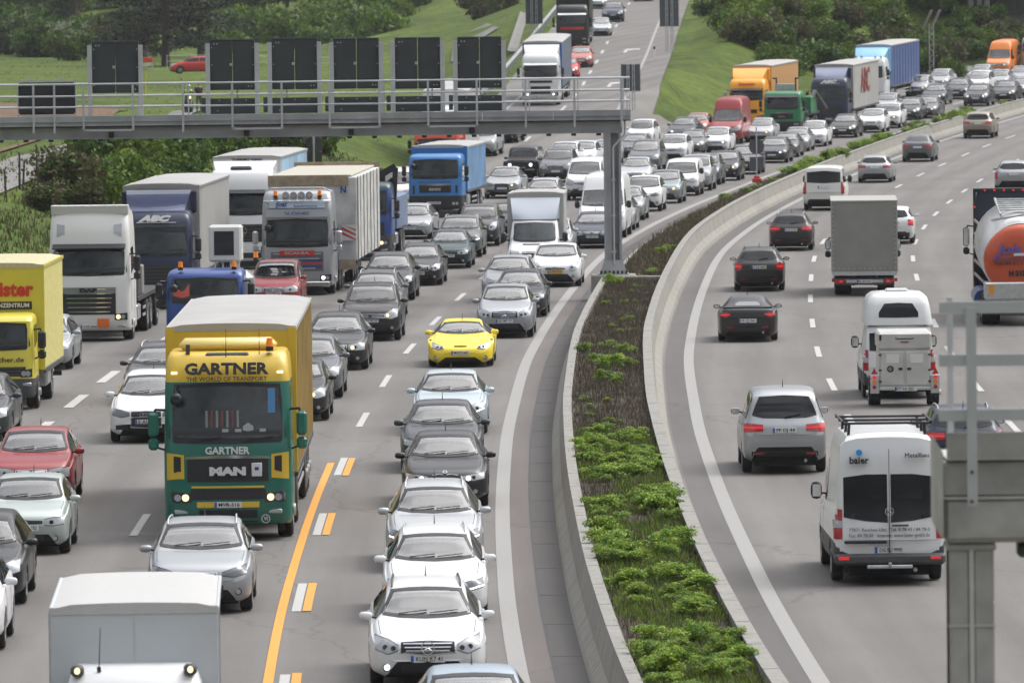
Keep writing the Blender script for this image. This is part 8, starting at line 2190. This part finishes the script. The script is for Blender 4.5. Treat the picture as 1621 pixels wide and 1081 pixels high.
mb = MB(); pj.patch(mb, [(-.50, 2.18), (-.36, 2.40), (0, 2.42), (.36, 2.40), (.50, 2.18)], [(-.54, 2.06), (0, 2.05), (.54, 2.06)], 'r', G_GLASS_D, .01, 14, 5, .02); link('roof_window', mb.mesh('roof_window', 40), hr)
mb = MB(); mb.box(-.28, .28, 3.2, 3.8, 2.66, 2.74, P('white'), .03); t.add('roof_vent', mb)
TL = 3.3; t = V('box_trailer', 1433, 645, TL, 'aluminium box trailer with two rear doors and red triangles behind the white camper van', 'trailer', None, out=True)
M_ALB = mat('trailer_sheet', (.52, .52, .50), .42, .35, var=.10, nscale=2)
mb = MB(); mb.box(-.64, .64, 1.2, 3.25, .50, 1.42, M_ALB, .02); b_ = t.add('body', mb)
mb = MB(); mb.box(-.67, .67, 1.15, 3.27, 1.42, 1.86, M_ALB, .05); link('lid', mb.mesh('lid'), b_)
mb = MB()
for sg in (1, -1): mb.box(sg*.03, sg*.60, 3.25, 3.28, .55, 1.38, M_ALB, .01)
d = link('rear_door', mb.mesh('rear_door'), b_)
mb = MB()
for sg in (1, -1): mb.box(sg*.14, sg*.46, 3.28, 3.286, 1.10, 1.32, M_PLATE); mb.box(sg*.06, sg*.16, 3.28, 3.30, .92, .98, M_BLACK)
for sg in (1, -1):
    for z in (.62, .90, 1.28): mb.box(sg*.58, sg*.65, 3.27, 3.30, z, z+.04, M_BLACK)
mb.ring((.36, 3.285, .95), (0, 1, 0), .05, .085, .01, M_INK, 12); link('fittings', mb.mesh('fittings'), d)
t.text('100', .36, 3.30, .95, .09, M_INK, .12, rz=math.pi)
mb = MB(); mb.tube([(-.22, 3.29, 1.72), (-.2, 3.33, 1.70), (.2, 3.33, 1.70), (.22, 3.29, 1.72)], .014, M_INK); mb.box(-.10, .10, 3.29, 3.30, 1.60, 1.63, M_TAIL); mb.box(.58, .63, 3.28, 3.31, 1.66, 1.80, M_INK); t.add('handle', mb)
mb = MB(); mb.box(-.64, .64, 3.2, 3.30, .42, .50, M_ALU, .01); t.add('rear_frame', mb)
for sg in (1, -1):
    mb = MB(); mb.box(sg*.64, sg*.86, 3.18, 3.26, .34, .80, M_ALU, .01); i = t.add('lamp_carrier', mb)
    mb = MB(); mb.add([(sg*.68, 3.27, .82), (sg*.84, 3.27, .82), (sg*.76, 3.27, .98)], [(0, 1, 2)], M_TAIL); mb.add([(sg*.68, 3.26, .82), (sg*.84, 3.26, .82), (sg*.76, 3.26, .98)], [(0, 1, 2)], M_TAIL); t.add('triangle_reflector', mb)
    for k, mm in enumerate((M_TAILL, M_AMBER, M_TAIL)): mb = MB(); mb.disc((sg*.76, 3.275, .74-.12*k), (0, 1, 0), .05, .03, mm, 12); t.add('tail_light', mb)
    mb = MB(); mb.box(sg*.66, sg*.88, 1.7, 2.7, .66, .72, M_BLACK, .02); t.add('mudguard', mb)
mb = MB(); mb.box(-.30, .26, 3.30, 3.31, .40, .50, M_PLATE); mb.box(.215, .258, 3.31, 3.312, .405, .495, M_EU); t.add('number_plate', mb); t.text('KT VA 203', 0, 3.315, .45, .09, M_INK, .42, rz=math.pi, nm='plate_lettering')
mb = MB(); mb.beam((-.5, 1.3, .45), (0, -.2, .45), .08, .08, M_ALU); mb.beam((.5, 1.3, .45), (0, -.2, .45), .08, .08, M_ALU); t.add('drawbar', mb)
truck_wheels(t, [(2.2, 0, 0)], .88, .30)
# ------------------------------------------------------------------ the cars of the photograph
T = 'jam'
car(678, 1090, 'wagon', 'star', 'white', 'white estate with wide chrome star grille, foremost fully visible car of the inner lane', 'fog', rails='k', reg='KUN K7 41')
car(755, 1088, 'sedan', 'bar', 'skyblue', 'pale blue saloon cut off by the bottom edge, only roof and windscreen showing', h=1.40)
car(690, 988, 'wagon', 'trap', 'white', 'white estate directly behind the foremost white star-grille estate', 'drl', rails='a')
car(688, 906, 'wagon', 'trap', 'lightsilver', 'silvery white estate with bluish lamps, between a white estate and a black saloon', 'drl', rails='a')
car(705, 806, 'sedan', 'kidney', 'black', 'black saloon with bright round twin headlamps behind two silvery white estates', 'w')
car(699, 749, 'sedan', 'kidney', 'darkgrey', 'dark grey saloon with lilac-tinted windscreen, between the pale blue and the black saloon', 'w')
car(712, 690, 'sedan', 'star', 'lightblue', 'pale ice blue saloon behind the dark saloons and in front of the yellow sports car', 'drl')
car(729, 582, 'sport', 'sport', 'yellow', 'bright yellow low sports car with dark roof alone in the gap of the inner lanes', reg='MXCZ 606')
car(799, 536, 'hatch', 'star', 'silver', 'silver hatchback with big star grille beside the yellow sports car', 'off', sc3=(1.02, 1.05, 1.05), reg='BC MT 77')
car(822, 503, 'sedan', 'kidney', 'darkgrey', 'dark grey saloon directly behind the silver star-grille hatchback', 'yr')
car(804, 480, 'sedan', 'bar', 'silver', 'light silver saloon half hidden behind a dark grey saloon, left of the white coupe', 'off')
car(879, 455, 'hatch', 'oval', 'white', 'white coupe-like car with yellow number plate next to the gantry column', 'off', rtext='yellow', sc3=(1.02, 1.08, .98))
car(937, 394, 'sedan', 'box', 'darkblue', 'dark blue-black saloon with chrome winged grille just left of the gantry column', 'off')
car(872, 411, 'hatch', 'bar', 'silver', 'silver hatchback hidden behind the light box truck, only its side visible', 'off')
car(952, 378, 'vanhigh', 'bar', 'white', 'white high-roof van behind the dark saloon, partly behind the gantry column', 'off')
car(923, 318, 'vanlow', 'bar', 'white', 'white low van with dark lower bumper behind the high-roof van', 'yr', low=True)
car(879, 290, 'suv', 'star', 'grey', 'grey off-road car with chrome grille left of the white low van', 'off')
car(889, 272, 'hatch', 'bar', 'white', 'small white car showing only its roof behind the grey off-road car', 'off')
car(918, 270, 'hatch', 'bar', 'white', 'white hatchback behind the white low van', 'off', sc3=(1.03, 1, 1.05))
car(950, 262, 'sedan', 'bar', 'lightsilver', 'pale saloon left of the gantry column behind the white hatchback', 'off')
car(824, 288, 'jeep', 'bar', 'black', 'black boxy off-road car with round blue-white headlamps and upright windscreen', 'w')
car(794, 315, 'sedan', 'trap', 'silver', 'silver-grey saloon with dark trapezoid grille in front of the black boxy off-road car', 'yr')
car(856, 334, 'wagon', 'bar', 'lightsilver', 'pale silver estate with roof rails behind the light box truck', 'off', rails='a')
car(803, 377, 'hatch', 'oval', 'darkgrey', 'small dark grey hatchback left of the light box truck', 'off', sc3=(.95, .9, 1))
car(754, 391, 'suv', 'oval', 'darkgrey', 'dark off-road car beside the small dark hatchback, behind the silver-grey crossover', 'off', sc3=(.98, 1, .95))
car(725, 409, 'suv', 'trap', 'grey', 'silver-grey crossover with slim lit lamp strips behind the dark green saloon', 'drl', rails='a', sc3=(1, 1.02, .93))
car(709, 426, 'sedan', 'old', 'darkgreen', 'older dark green saloon with wooden-coloured strip low on its bumper', 'off', sc3=(.95, .97, .97))
car(661, 453, 'wagon', 'star', 'black', 'black estate with oval twin headlamps and upright star grille', 'off', rails='k', reg='M FC 889')
car(613, 477, 'wagon', 'star', 'black', 'black estate behind the grey wagon, left of the black estate with twin oval lamps', 'off')
car(592, 507, 'wagon', 'bar', 'grey', 'grey-black estate tucked between the black off-road car and the black estate', 'y', rails='a')
car(586, 541, 'suv', 'bar', 'brownblack', 'black-brown off-road car with two chrome grille bars and orange-lit left lamp', 'yr', rails='a', reg='HN NI 33')
car(530, 587, 'wagon', 'box', 'black', 'black estate with chrome-framed square grille right of the green and yellow truck', 'y')
car(487, 633, 'wagon', 'bar', 'grey', 'dark grey estate mostly hidden behind the yellow trailer side', 'off')
car(464, 668, 'hatch', 'bar', 'black', 'black hatchback with one lit lamp peeking out from behind the yellow trailer', 'y', sc3=(1.03, 1, 1.0))
car(316, 973, 'hatch', 'blade', 'silver', 'silver hatchback with sharp swept headlamps behind the white box van at the bottom', 'off', rails='a', sc3=(1.03, 1.05, 1.0))
car(232, 702, 'wagon', 'trap', 'white', 'white estate with large dark trapezoid grille left of the green and yellow truck', 'off', reg='E AU 41')
car(250, 642, 'wagon', 'bar', 'darkgrey', 'dark grey estate with roof rails directly behind the white estate', 'off', rails='a')
car(62, 587, 'wagon', 'bar', 'silver', 'silver estate partly hidden behind the yellow box truck', 'y')
car(-45, 700, 'wagon', 'bar', 'darkgrey', 'dark estate cut off by the left edge below the yellow box truck', 'off')
car(50, 802, 'hatch', 'box', 'red', 'dark red hatchback at the left edge behind the silver-green hatchback', 'off', reg='HD F 10')
car(40, 880, 'hatch', 'old', 'icegreen', 'small pale silver-green hatchback with grey bumper strip at the left edge', 'off', sc3=(.96, .93, .96), reg='HN W 1132')
car(-44, 962, 'wagon', 'bar', 'black', 'black estate carrying a grey panel on its roof at the left edge', 'y', sc3=(1.02, 1, 1.03))
car(-80, 1035, 'hatch', 'bar', 'white', 'white car of which only a mirror shows at the lower left edge', 'off')
car(433, 492, 'mpv', 'box', 'red', 'bright red people carrier in front of the silver truck with roof lamps', 'off', sc3=(.93, .90, .95), reg='ES CD 34')
car(648, 380, 'wagon', 'bar', 'silver', 'silver estate between the dark blue crane truck and the black estate', 'off', rails='a')
car(622, 332, 'vanlow', 'bar', 'offwhite', 'whitish van behind the dark blue crane truck', 'off')
car(758, 249, 'suv', 'bar', 'silver', 'silver off-road car right behind the bright blue truck', 'off')
car(793, 228, 'suv', 'star', 'black', 'black off-road car with a lit lamp just below the gantry beam', 'yr', sc3=(1.02, 1, 1))
car(806, 216, 'sedan', 'bar', 'black', 'black car peeking out behind the black off-road car under the gantry beam', 'off')
# on the ramp
car(897, 126, 'hatch', 'bar', 'brightred', 'red car mostly hidden by the white truck on the ramp, one lamp lit', 'w', ramp=True)
car(919, 108, 'hatch', 'bar', 'salmon', 'faded red hatchback between the white and the black truck on the ramp', 'y', ramp=True)
car(951, 58, 'sedan', 'bar', 'lightsilver', 'silvery white saloon right of the black truck on the ramp', 'off', ramp=True)
car(970, 36, 'suv', 'bar', 'navy', 'dark blue off-road car with a lit lamp at the top of the ramp', 'yr', ramp=True, sc3=(1.03, 1, 1))
car(946, 15, 'sedan', 'bar', 'lightsilver', 'pale saloon at the top edge of the ramp behind the black truck', 'w', ramp=True)
car(1018, 3, 'sedan', 'bar', 'darkblue', 'dark blue car cut off by the top edge in the right lane of the ramp', 'off', ramp=True)
# far queue right of the gantry column
far_q = [
 (1011, 235, 'suv', 'bar', 'white', 'white off-road car at the tip of the grass wedge beside the gantry column', 'off', (.95, 1, .95)),
 (1000, 251, 'sedan', 'star', 'grey', 'dark grey saloon in front of the white off-road car by the gantry column', 'off', (1, 1, 1)),
 (1018, 272, 'mpv', 'bar', 'grey', 'grey people carrier with lilac windscreen right of the gantry column', 'off', (1, 1, 1)),
 (1003, 297, 'sedan', 'star', 'lightsilver', 'silver saloon with lit lamp directly right of the gantry column', 'yr', (1, 1, 1)),
 (1016, 336, 'suv', 'blade', 'white', 'white crossover with black lower bumper in the inner lane right of the column', 'off', (.97, .98, .9)),
 (990, 350, 'sedan', 'oval', 'silver', 'small silver car with a lit lamp half behind the gantry column', 'yr', (.95, .95, 1)),
 (972, 366, 'wagon', 'bar', 'silver', 'silver estate almost fully behind the gantry column', 'off', (1, 1, 1)),
 (1050, 323, 'hatch', 'bar', 'greygreen', 'grey-green hatchback right of the white crossover', 'yr', (1, 1, 1)),
 (1097, 303, 'suv', 'box', 'silver', 'tall silver off-road car behind the white delivery van', 'yr', (1, 1, 1.02)),
 (1111, 294, 'suv', 'bar', 'grey', 'grey off-road car just behind the tall silver off-road car', 'yr', (1, 1, .95)),
 (1145, 287, 'hatch', 'oval', 'brownblack', 'small dark brown hatchback with lit round lamp left of the pole sign', 'yr', (1, 1, 1)),
 (1176, 277, 'sedan', 'trap', 'grey', 'dark saloon with lit lamp right behind the pole sign', 'yr', (1, 1, 1)),
 (1131, 244, 'hatch', 'bar', 'white', 'white hatchback with slim black grille in front of the red high-roof van', 'w', (1.02, 1.02, 1)),
 (1091, 246, 'sedan', 'bar', 'grey', 'grey saloon with yellow-lit lamp left of the white hatchback', 'yr', (1, 1, 1)),
 (1062, 257, 'suv', 'bar', 'white', 'white off-road car between the grey people carrier and the grey saloon', 'off', (.98, 1, .95)),
 (1077, 225, 'sedan', 'bar', 'darkgrey', 'dark saloon with white-lit lamp on the outer lane behind the delineator post', 'w', (1.02, 1, 1)),
 (1097, 216, 'sedan', 'bar', 'salmon', 'faded red saloon left of the red high-roof van', 'off', (1, 1, 1)),
 (1200, 226, 'sedan', 'bar', 'lightsilver', 'white saloon between the red high-roof van and the green truck', 'yr', (1, 1, 1)),
 (1284, 233, 'sedan', 'kidney', 'white', 'white saloon with twin kidney grille in front of the dark blue truck', 'off', (1.02, 1, 1)),
 (1257, 241, 'sedan', 'bar', 'silver', 'silver saloon beside the white kidney-grille saloon', 'off', (1, 1, 1)),
 (1240, 250, 'sedan', 'trap', 'grey', 'dark grey saloon with strong white lamp behind the row by the planted strip', 'w', (1, 1, 1)),
 (1221, 259, 'wagon', 'trap', 'darkgrey', 'dark estate with broad lit lamp right of the pole sign', 'w', (1, 1, 1)),
 (1333, 219, 'sedan', 'bar', 'brownblack', 'black saloon with both headlamps lit in front of the white letter-sided truck', 'h', (1.02, 1, 1)),
 (1377, 211, 'hatch', 'oval', 'white', 'small white rounded hatchback right of the black saloon with both lamps lit', 'off', (1, 1, 1.03)),
 (1402, 204, 'suv', 'bar', 'white', 'white crossover behind the small white rounded hatchback', 'yr', (1, 1, .95)),
 (1399, 186, 'hatch', 'bar', 'silver', 'small silver car behind the white trailer of the dark blue truck', 'off', (1, 1, 1)),
 (1436, 191, 'sedan', 'bar', 'darkgrey', 'dark saloon with white lamp right of the white crossover', 'w', (1, 1, 1)),
 (1463, 188, 'sedan', 'star', 'grey', 'grey saloon with yellow lamp at the planted strip below the lattice mast', 'yr', (1, 1, 1)),
 (1476, 167, 'sedan', 'trap', 'darkgrey', 'dark saloon with both lamps lit right of the blue curtain-sided trailer', 'h', (1.02, 1, 1)),
 (1512, 158, 'sedan', 'kidney', 'darkgrey', 'dark saloon between the two cars with both lamps lit', 'off', (1.02, 1, 1)),
 (1544, 169, 'hatch', 'oval', 'darkgrey', 'dark hatchback with both round lamps lit close to the planted strip', 'h', (1.04, 1, 1.03)),
 (1587, 162, 'sedan', 'bar', 'darkgrey', 'dark saloon with one lamp lit near the right picture edge', 'yr', (1, 1, 1)),
 (1614, 156, 'hatch', 'bar', 'lightsilver', 'pale car at the right picture edge in the inner lane', 'off', (1, 1, 1)),
 (1482, 143, 'wagon', 'bar', 'silver', 'silver estate at the foot of the lattice mast', 'yr', (1, 1, 1)),
 (1450, 155, 'hatch', 'bar', 'silver', 'silver hatchback just right of the blue curtain-sided trailer end', 'yr', (1, 1, 1)),
 (1547, 136, 'sedan', 'bar', 'silver', 'grey saloon left of the orange van', 'off', (1.05, 1, 1)),
 (1545, 149, 'mpv', 'bar', 'white', 'white people carrier behind the hatchback with both round lamps lit', 'off', (.95, .95, .95)),
 (1577, 142, 'sedan', 'bar', 'silver', 'silver saloon in front of the orange van', 'off', (1, 1, 1)),
 (1609, 136, 'sedan', 'bar', 'silver', 'silver saloon at the right picture edge beside the orange van', 'off', (1.05, 1, 1)),
]
for (u, v, md, st, c, lb, li, s3) in far_q: car(u, v, md, st, c, lb, li, sc3=s3)
car(1077, 311, 'vanlow', 'bar', 'white', 'white delivery van with black lower bumper and large windscreen in the inner lane', 'off', low=True, sc3=(.95, .90, .95))
car(1148, 229, 'vanhigh', 'bar', 'red', 'red high-roof van with equipment on its roof in the middle of the queue', 'off')
car(1578, 121, 'vanhigh', 'bar', 'orange', 'orange high-roof van at the far right of the queue', 'yr')
# right carriageway, seen from behind
car(1243, 751, 'mpv', 'bar', 'silver', 'silver people carrier with wide red tail lamps left of the white van with roof racks', out=True, reg='PF DJ 44')
car(1184, 542, 'roadster', 'sport', 'black', 'black open-top sports car with closed fabric roof beside the planted strip', out=True, tail='round', reg='PI CJ 961')
car(1202, 462, 'wagon', 'bar', 'black', 'black estate with upright tail lamps behind the fabric-roof sports car', out=True, tail='vert', reg='F CR 2005', rails='k')
car(1252, 398, 'wagon', 'trap', 'brownblack', 'black estate with slim red tail lamps left of the grey box truck', out=True, reg='B LP 2190', rails='a')
car(1304, 334, 'vanlow', 'win', 'offwhite', 'white van with full-width dark rear window, upright red lamps', out=True, tail='tall')
car(1384, 290, 'wagon', 'star', 'silver', 'silver estate with dark rear window ahead of the silver van', out=True, rails='a')
car(1452, 257, 'sedan', 'trap', 'grey', 'dark grey saloon with wide red tail lamps on the right carriageway', out=True)
car(1547, 220, 'suv', 'bar', 'beige', 'beige-brown off-road car, farthest car near the barrier on the right carriageway', out=True, sc3=(1, 1, .95))
car(1604, 303, 'wagon', 'oval', 'silver', 'silver estate with tall red lamps beside its rear window at the right edge', out=True, tail='tall', sc3=(1.03, 1, 1.02))
car(1414, 387, 'hatch', 'bar', 'white', 'white hatchback half hidden by the grey box truck', out=True, tail='vert')
car(1528, 757, 'hatch', 'bar', 'darkblue', 'dark blue hatchback with dark rear window hidden behind the blurred gantry rails', out=True, rails='a')
# parked red car beyond the meadow, seen from the side
parts, L = car_proto('hatch', 'oval', 'off', False, (1, 1.02, .98), 'wrap', 'f', False, None, None)
X, Y = ground_point(308, 117, 0, groundz)
rt = empty('hatchback', (X, Y, groundz(X, Y)+.02), -R(82)); build_parts(rt, parts, L, 'brightred', True)
mb = MB(); mb.disc((-.905, -.1, .72), (1, 0, 0), .26, .02, M_WHITEINK, 14); link('door_emblem', mb.mesh('door_emblem'), rt)
tag(rt, 'red car with white emblem on its door parked beyond the meadow, seen from the side', 'hatchback')
# ------------------------------------------------------------------ two people on the field path, one with a motorcycle
def skin_body(name, joints, edges, m, radii):
    me = bpy.data.meshes.new(name); me.from_pydata(joints, edges, [])
    o = bpy.data.objects.new(name, me); col.objects.link(o)
    md = o.modifiers.new('skin', 'SKIN'); 
    for i, v in enumerate(me.skin_vertices[0].data): v.radius = (radii[i], radii[i]); v.use_root = (i == 0)
    s = o.modifiers.new('sub', 'SUBSURF'); s.levels = 1; s.render_levels = 1
    me.materials.append(m)
    dg = bpy.context.evaluated_depsgraph_get(); dg.update()
    m2 = bpy.data.meshes.new_from_object(o.evaluated_get(dg)); bpy.data.objects.remove(o)
    m2.materials.clear(); m2.materials.append(m); m2.polygons.foreach_set('use_smooth', [True]*len(m2.polygons))
    return m2
M_SKIN = mat('skin', (.42, .24, .17), .55); M_TROUS = mat('olive_trousers', (.10, .095, .06), .85); M_SHIRT = mat('dark_shirt', (.03, .032, .035), .85)
M_VEST = mat('neon_vest', (.40, .75, .05), .6); M_JACK = mat('dark_jacket', (.02, .022, .026), .7); M_HELM = mat('white_helmet', (.62, .63, .64), .25, coat=.6); M_HAIR = mat('brown_hair', (.09, .055, .035), .8)
E_ = [(0,1),(1,2),(2,3),(3,4),(2,5),(5,6),(6,7),(2,8),(8,9),(9,10),(0,11),(11,12),(12,13),(13,17),(0,14),(14,15),(15,16),(16,18)]
def head(root, x, y, z, helmet=False):
    mb = MB(); rows = []
    for i in range(9):
        a = math.pi*i/8-math.pi/2; r = .078*math.cos(a)+.004; zz = z+.115*math.sin(a)
        rows.append([(x+r*math.cos(2*math.pi*k/12), y+r*1.15*math.sin(2*math.pi*k/12)-(.012 if 2 <= i <= 4 else 0), zz) for k in range(12)])
    mb.grid(rows, M_SKIN, closed=True)
    mb.add([(x-.015, y-.092, z-.02), (x+.015, y-.092, z-.02), (x, y-.118, z-.025), (x, y-.088, z+.03)], [(0, 1, 2), (0, 2, 3), (1, 3, 2)], M_SKIN)
    for sg in (1, -1): mb.disc((x+sg*.03, y-.088, z+.012), (0, 1, 0), .010, .008, M_INK, 6); mb.box(x+sg*.074, x+sg*.092, y-.02, y+.02, z-.03, z+.03, M_SKIN, .006)
    mb.box(x-.026, x+.026, y-.090, y-.08, z-.062, z-.052, M_REDINK)
    link('head', mb.mesh('head', 50), root)
    mb = MB(); rows = []; rr = .135 if helmet else .088
    for i in range(6):
        a = math.pi/2*i/5*(1 if not helmet else 1); b = -.35+(math.pi/2+.35)*i/5; r = rr*math.cos(b)+.002; zz = z+(.03 if not helmet else .0)+rr*math.sin(b)*1.05
        rows.append([(x+r*math.cos(2*math.pi*k/14), y+.012+r*1.12*math.sin(2*math.pi*k/14), zz) for k in range(14)])
    mb.grid(rows, M_HELM if helmet else M_HAIR, closed=True)
    if helmet: mb.box(x-.10, x+.10, y-.15, y-.12, z-.02, z+.06, G_GLASS_D, .01)
    link('helmet' if helmet else 'hair', mb.mesh('hair', 50), root)
def hands(root, pts):
    for (x, y, z) in pts:
        mb = MB(); mb.box(x-.022, x+.022, y-.035, y+.035, z-.09, z, M_SKIN, .012)
        for k in range(4): mb.cyl((x, y-.027+.018*k, z-.085), (x+.006, y-.030+.018*k-.008, z-.155+.008*abs(k-1.5)), .009, M_SKIN, .007, 6)
        mb.cyl((x, y-.035, z-.03), (x, y-.062, z-.085), .010, M_SKIN, .008, 6)
        link('hand', mb.mesh('hand', 50), root)
X, Y = ground_point(315, 180, 0, groundz)
r = tag(empty('person', (X, Y, groundz(X, Y)+.05), R(20)), 'person in dark shirt and olive trousers standing on the field path beside the motorcycle', 'person')
J = [(0,0,.95),(0,0,1.18),(0,0,1.42),(0,-.01,1.52),(0,-.02,1.60),(-.19,0,1.42),(-.24,-.02,1.15),(-.22,-.10,.92),(.19,0,1.42),(.25,-.02,1.15),(.23,-.10,.92),(-.10,0,.88),(-.11,-.01,.48),(-.11,.02,.09),(.10,0,.88),(.12,-.03,.48),(.13,0,.09),(-.12,-.14,.04),(.15,-.16,.04)]
RA = [.15,.14,.15,.06,.05,.075,.05,.03,.075,.05,.03,.10,.065,.045,.10,.065,.045,.045,.045]
bm_ = skin_body('body', J, E_, M_SHIRT, RA); bm_.materials.append(M_TROUS); bm_.materials.append(M_SKIN); bm_.materials.append(M_INK)
for p_ in bm_.polygons:
    c = p_.center; p_.material_index = 3 if c.z < .10 else (1 if c.z < .95 and abs(c.x) < .20 else 2 if (c.z < 1.28 and abs(c.x) > .20) or c.z > 1.49 else 0)
link('body', bm_, r); head(r, 0, -.02, 1.66); hands(r, [(-.22, -.11, .91), (.23, -.11, .91)])
X, Y = ground_point(299, 181, 0, groundz); z = groundz(X, Y)+.05
m = tag(empty('motorcycle', (X, Y, z), R(8)), 'motorcycle with lit headlamp standing on the field path', 'motorcycle')
for yw in (-.70, .72):
    mb = MB(); mb.ring((0, yw, .31), (1, 0, 0), .22, .31, .12, M_TYRE, 22); mb.disc((0, yw, .31), (1, 0, 0), .06, .14, M_ALU, 10)
    for k in range(6): a = k*math.pi/3; mb.beam((0, yw, .31), (0, yw+.22*math.cos(a), .31+.22*math.sin(a)), .02, .02, M_ALU)
    link('wheel', mb.mesh('wheel', 40), m)
mb = MB(); mb.box(-.14, .14, -.35, .10, .68, .92, M_JACK, .08); link('tank', mb.mesh('tank', 50), m)
mb = MB(); mb.box(-.16, .16, -.30, .25, .25, .62, M_RIMD, .04); mb.tube([(0, -.62, .35), (0, -.42, .95), (0, .5, .75), (0, .72, .31)], .03, M_RIMD); mb.tube([(.1, -.70, .31), (.1, -.48, .98)], .02, M_ALU); mb.tube([(-.1, -.70, .31), (-.1, -.48, .98)], .02, M_ALU); link('frame', mb.mesh('frame', 50), m)
mb = MB(); mb.box(-.13, .13, .05, .70, .76, .84, M_INK, .04); link('saddle', mb.mesh('saddle'), m)
mb = MB(); mb.tube([(-.38, -.36, 1.05), (-.2, -.46, 1.02), (.2, -.46, 1.02), (.38, -.36, 1.05)], .016, M_INK); link('handlebar', mb.mesh('handlebar'), m)
mb = MB(); mb.cyl((0, -.50, .92), (0, -.60, .92), .09, M_INK, .10, 16); hl = link('headlight', mb.mesh('headlight', 40), m)
mb = MB(); mb.cyl((0, -.60, .92), (0, -.62, .92), .085, M_LITY, n=16); link('lit_lamp', mb.mesh('lit_lamp'), hl)
mb = MB(); mb.add([(-.16, -.5, 1.02), (.16, -.5, 1.02), (.12, -.38, 1.28), (-.12, -.38, 1.28), (-.16, -.49, 1.02), (.16, -.49, 1.02), (.12, -.37, 1.28), (-.12, -.37, 1.28)], [(0,1,2,3),(7,6,5,4),(0,4,5,1),(1,5,6,2),(2,6,7,3),(3,7,4,0)], G_GLASS_D); link('windshield', mb.mesh('windshield'), m)
r = tag(empty('person', (X, Y, z), R(8)), 'motorcyclist in neon vest and white helmet sitting on the motorcycle', 'person')
J = [(0,.22,.90),(0,.18,1.10),(0,.10,1.30),(0,.07,1.40),(0,.05,1.47),(-.19,.08,1.30),(-.30,-.10,1.10),(-.33,-.32,1.07),(.19,.08,1.30),(.30,-.10,1.10),(.33,-.32,1.07),(-.12,.15,.86),(-.20,-.18,.62),(-.20,.05,.12),(.12,.15,.86),(.20,-.18,.62),(.20,.05,.12),(-.20,-.10,.06),(.20,-.10,.06)]
bm_ = skin_body('body', J, E_, M_JACK, RA); bm_.materials.append(M_VEST)
for p_ in bm_.polygons:
    c = p_.center; p_.material_index = 1 if (c.z > 1.0 and abs(c.x) < .21 and c.z < 1.38) else 0
link('body', bm_, r); head(r, 0, .03, 1.53, True); hands(r, [(-.34, -.34, 1.08), (.34, -.34, 1.08)])
# ------------------------------------------------------------------ thin damp air
mb = MB(); mb.box(-950, 800, -110, 2600, -3, 90, None)
me = bpy.data.meshes.new('haze'); me.from_pydata(mb.v, [], mb.f)
hm = bpy.data.materials.new('haze_air'); hm.use_nodes = True; n = hm.node_tree
for x in list(n.nodes):
    if x.type != 'OUTPUT_MATERIAL': n.nodes.remove(x)
pv = n.nodes.new('ShaderNodeVolumePrincipled'); pv.inputs['Color'].default_value = (.86, .89, .93, 1); pv.inputs['Density'].default_value = .00007; pv.inputs['Anisotropy'].default_value = 0.0
n.links.new(pv.outputs[0], n.nodes['Material Output'].inputs['Volume'])
me.materials.append(hm); tag(link('haze', me), kind='stuff')
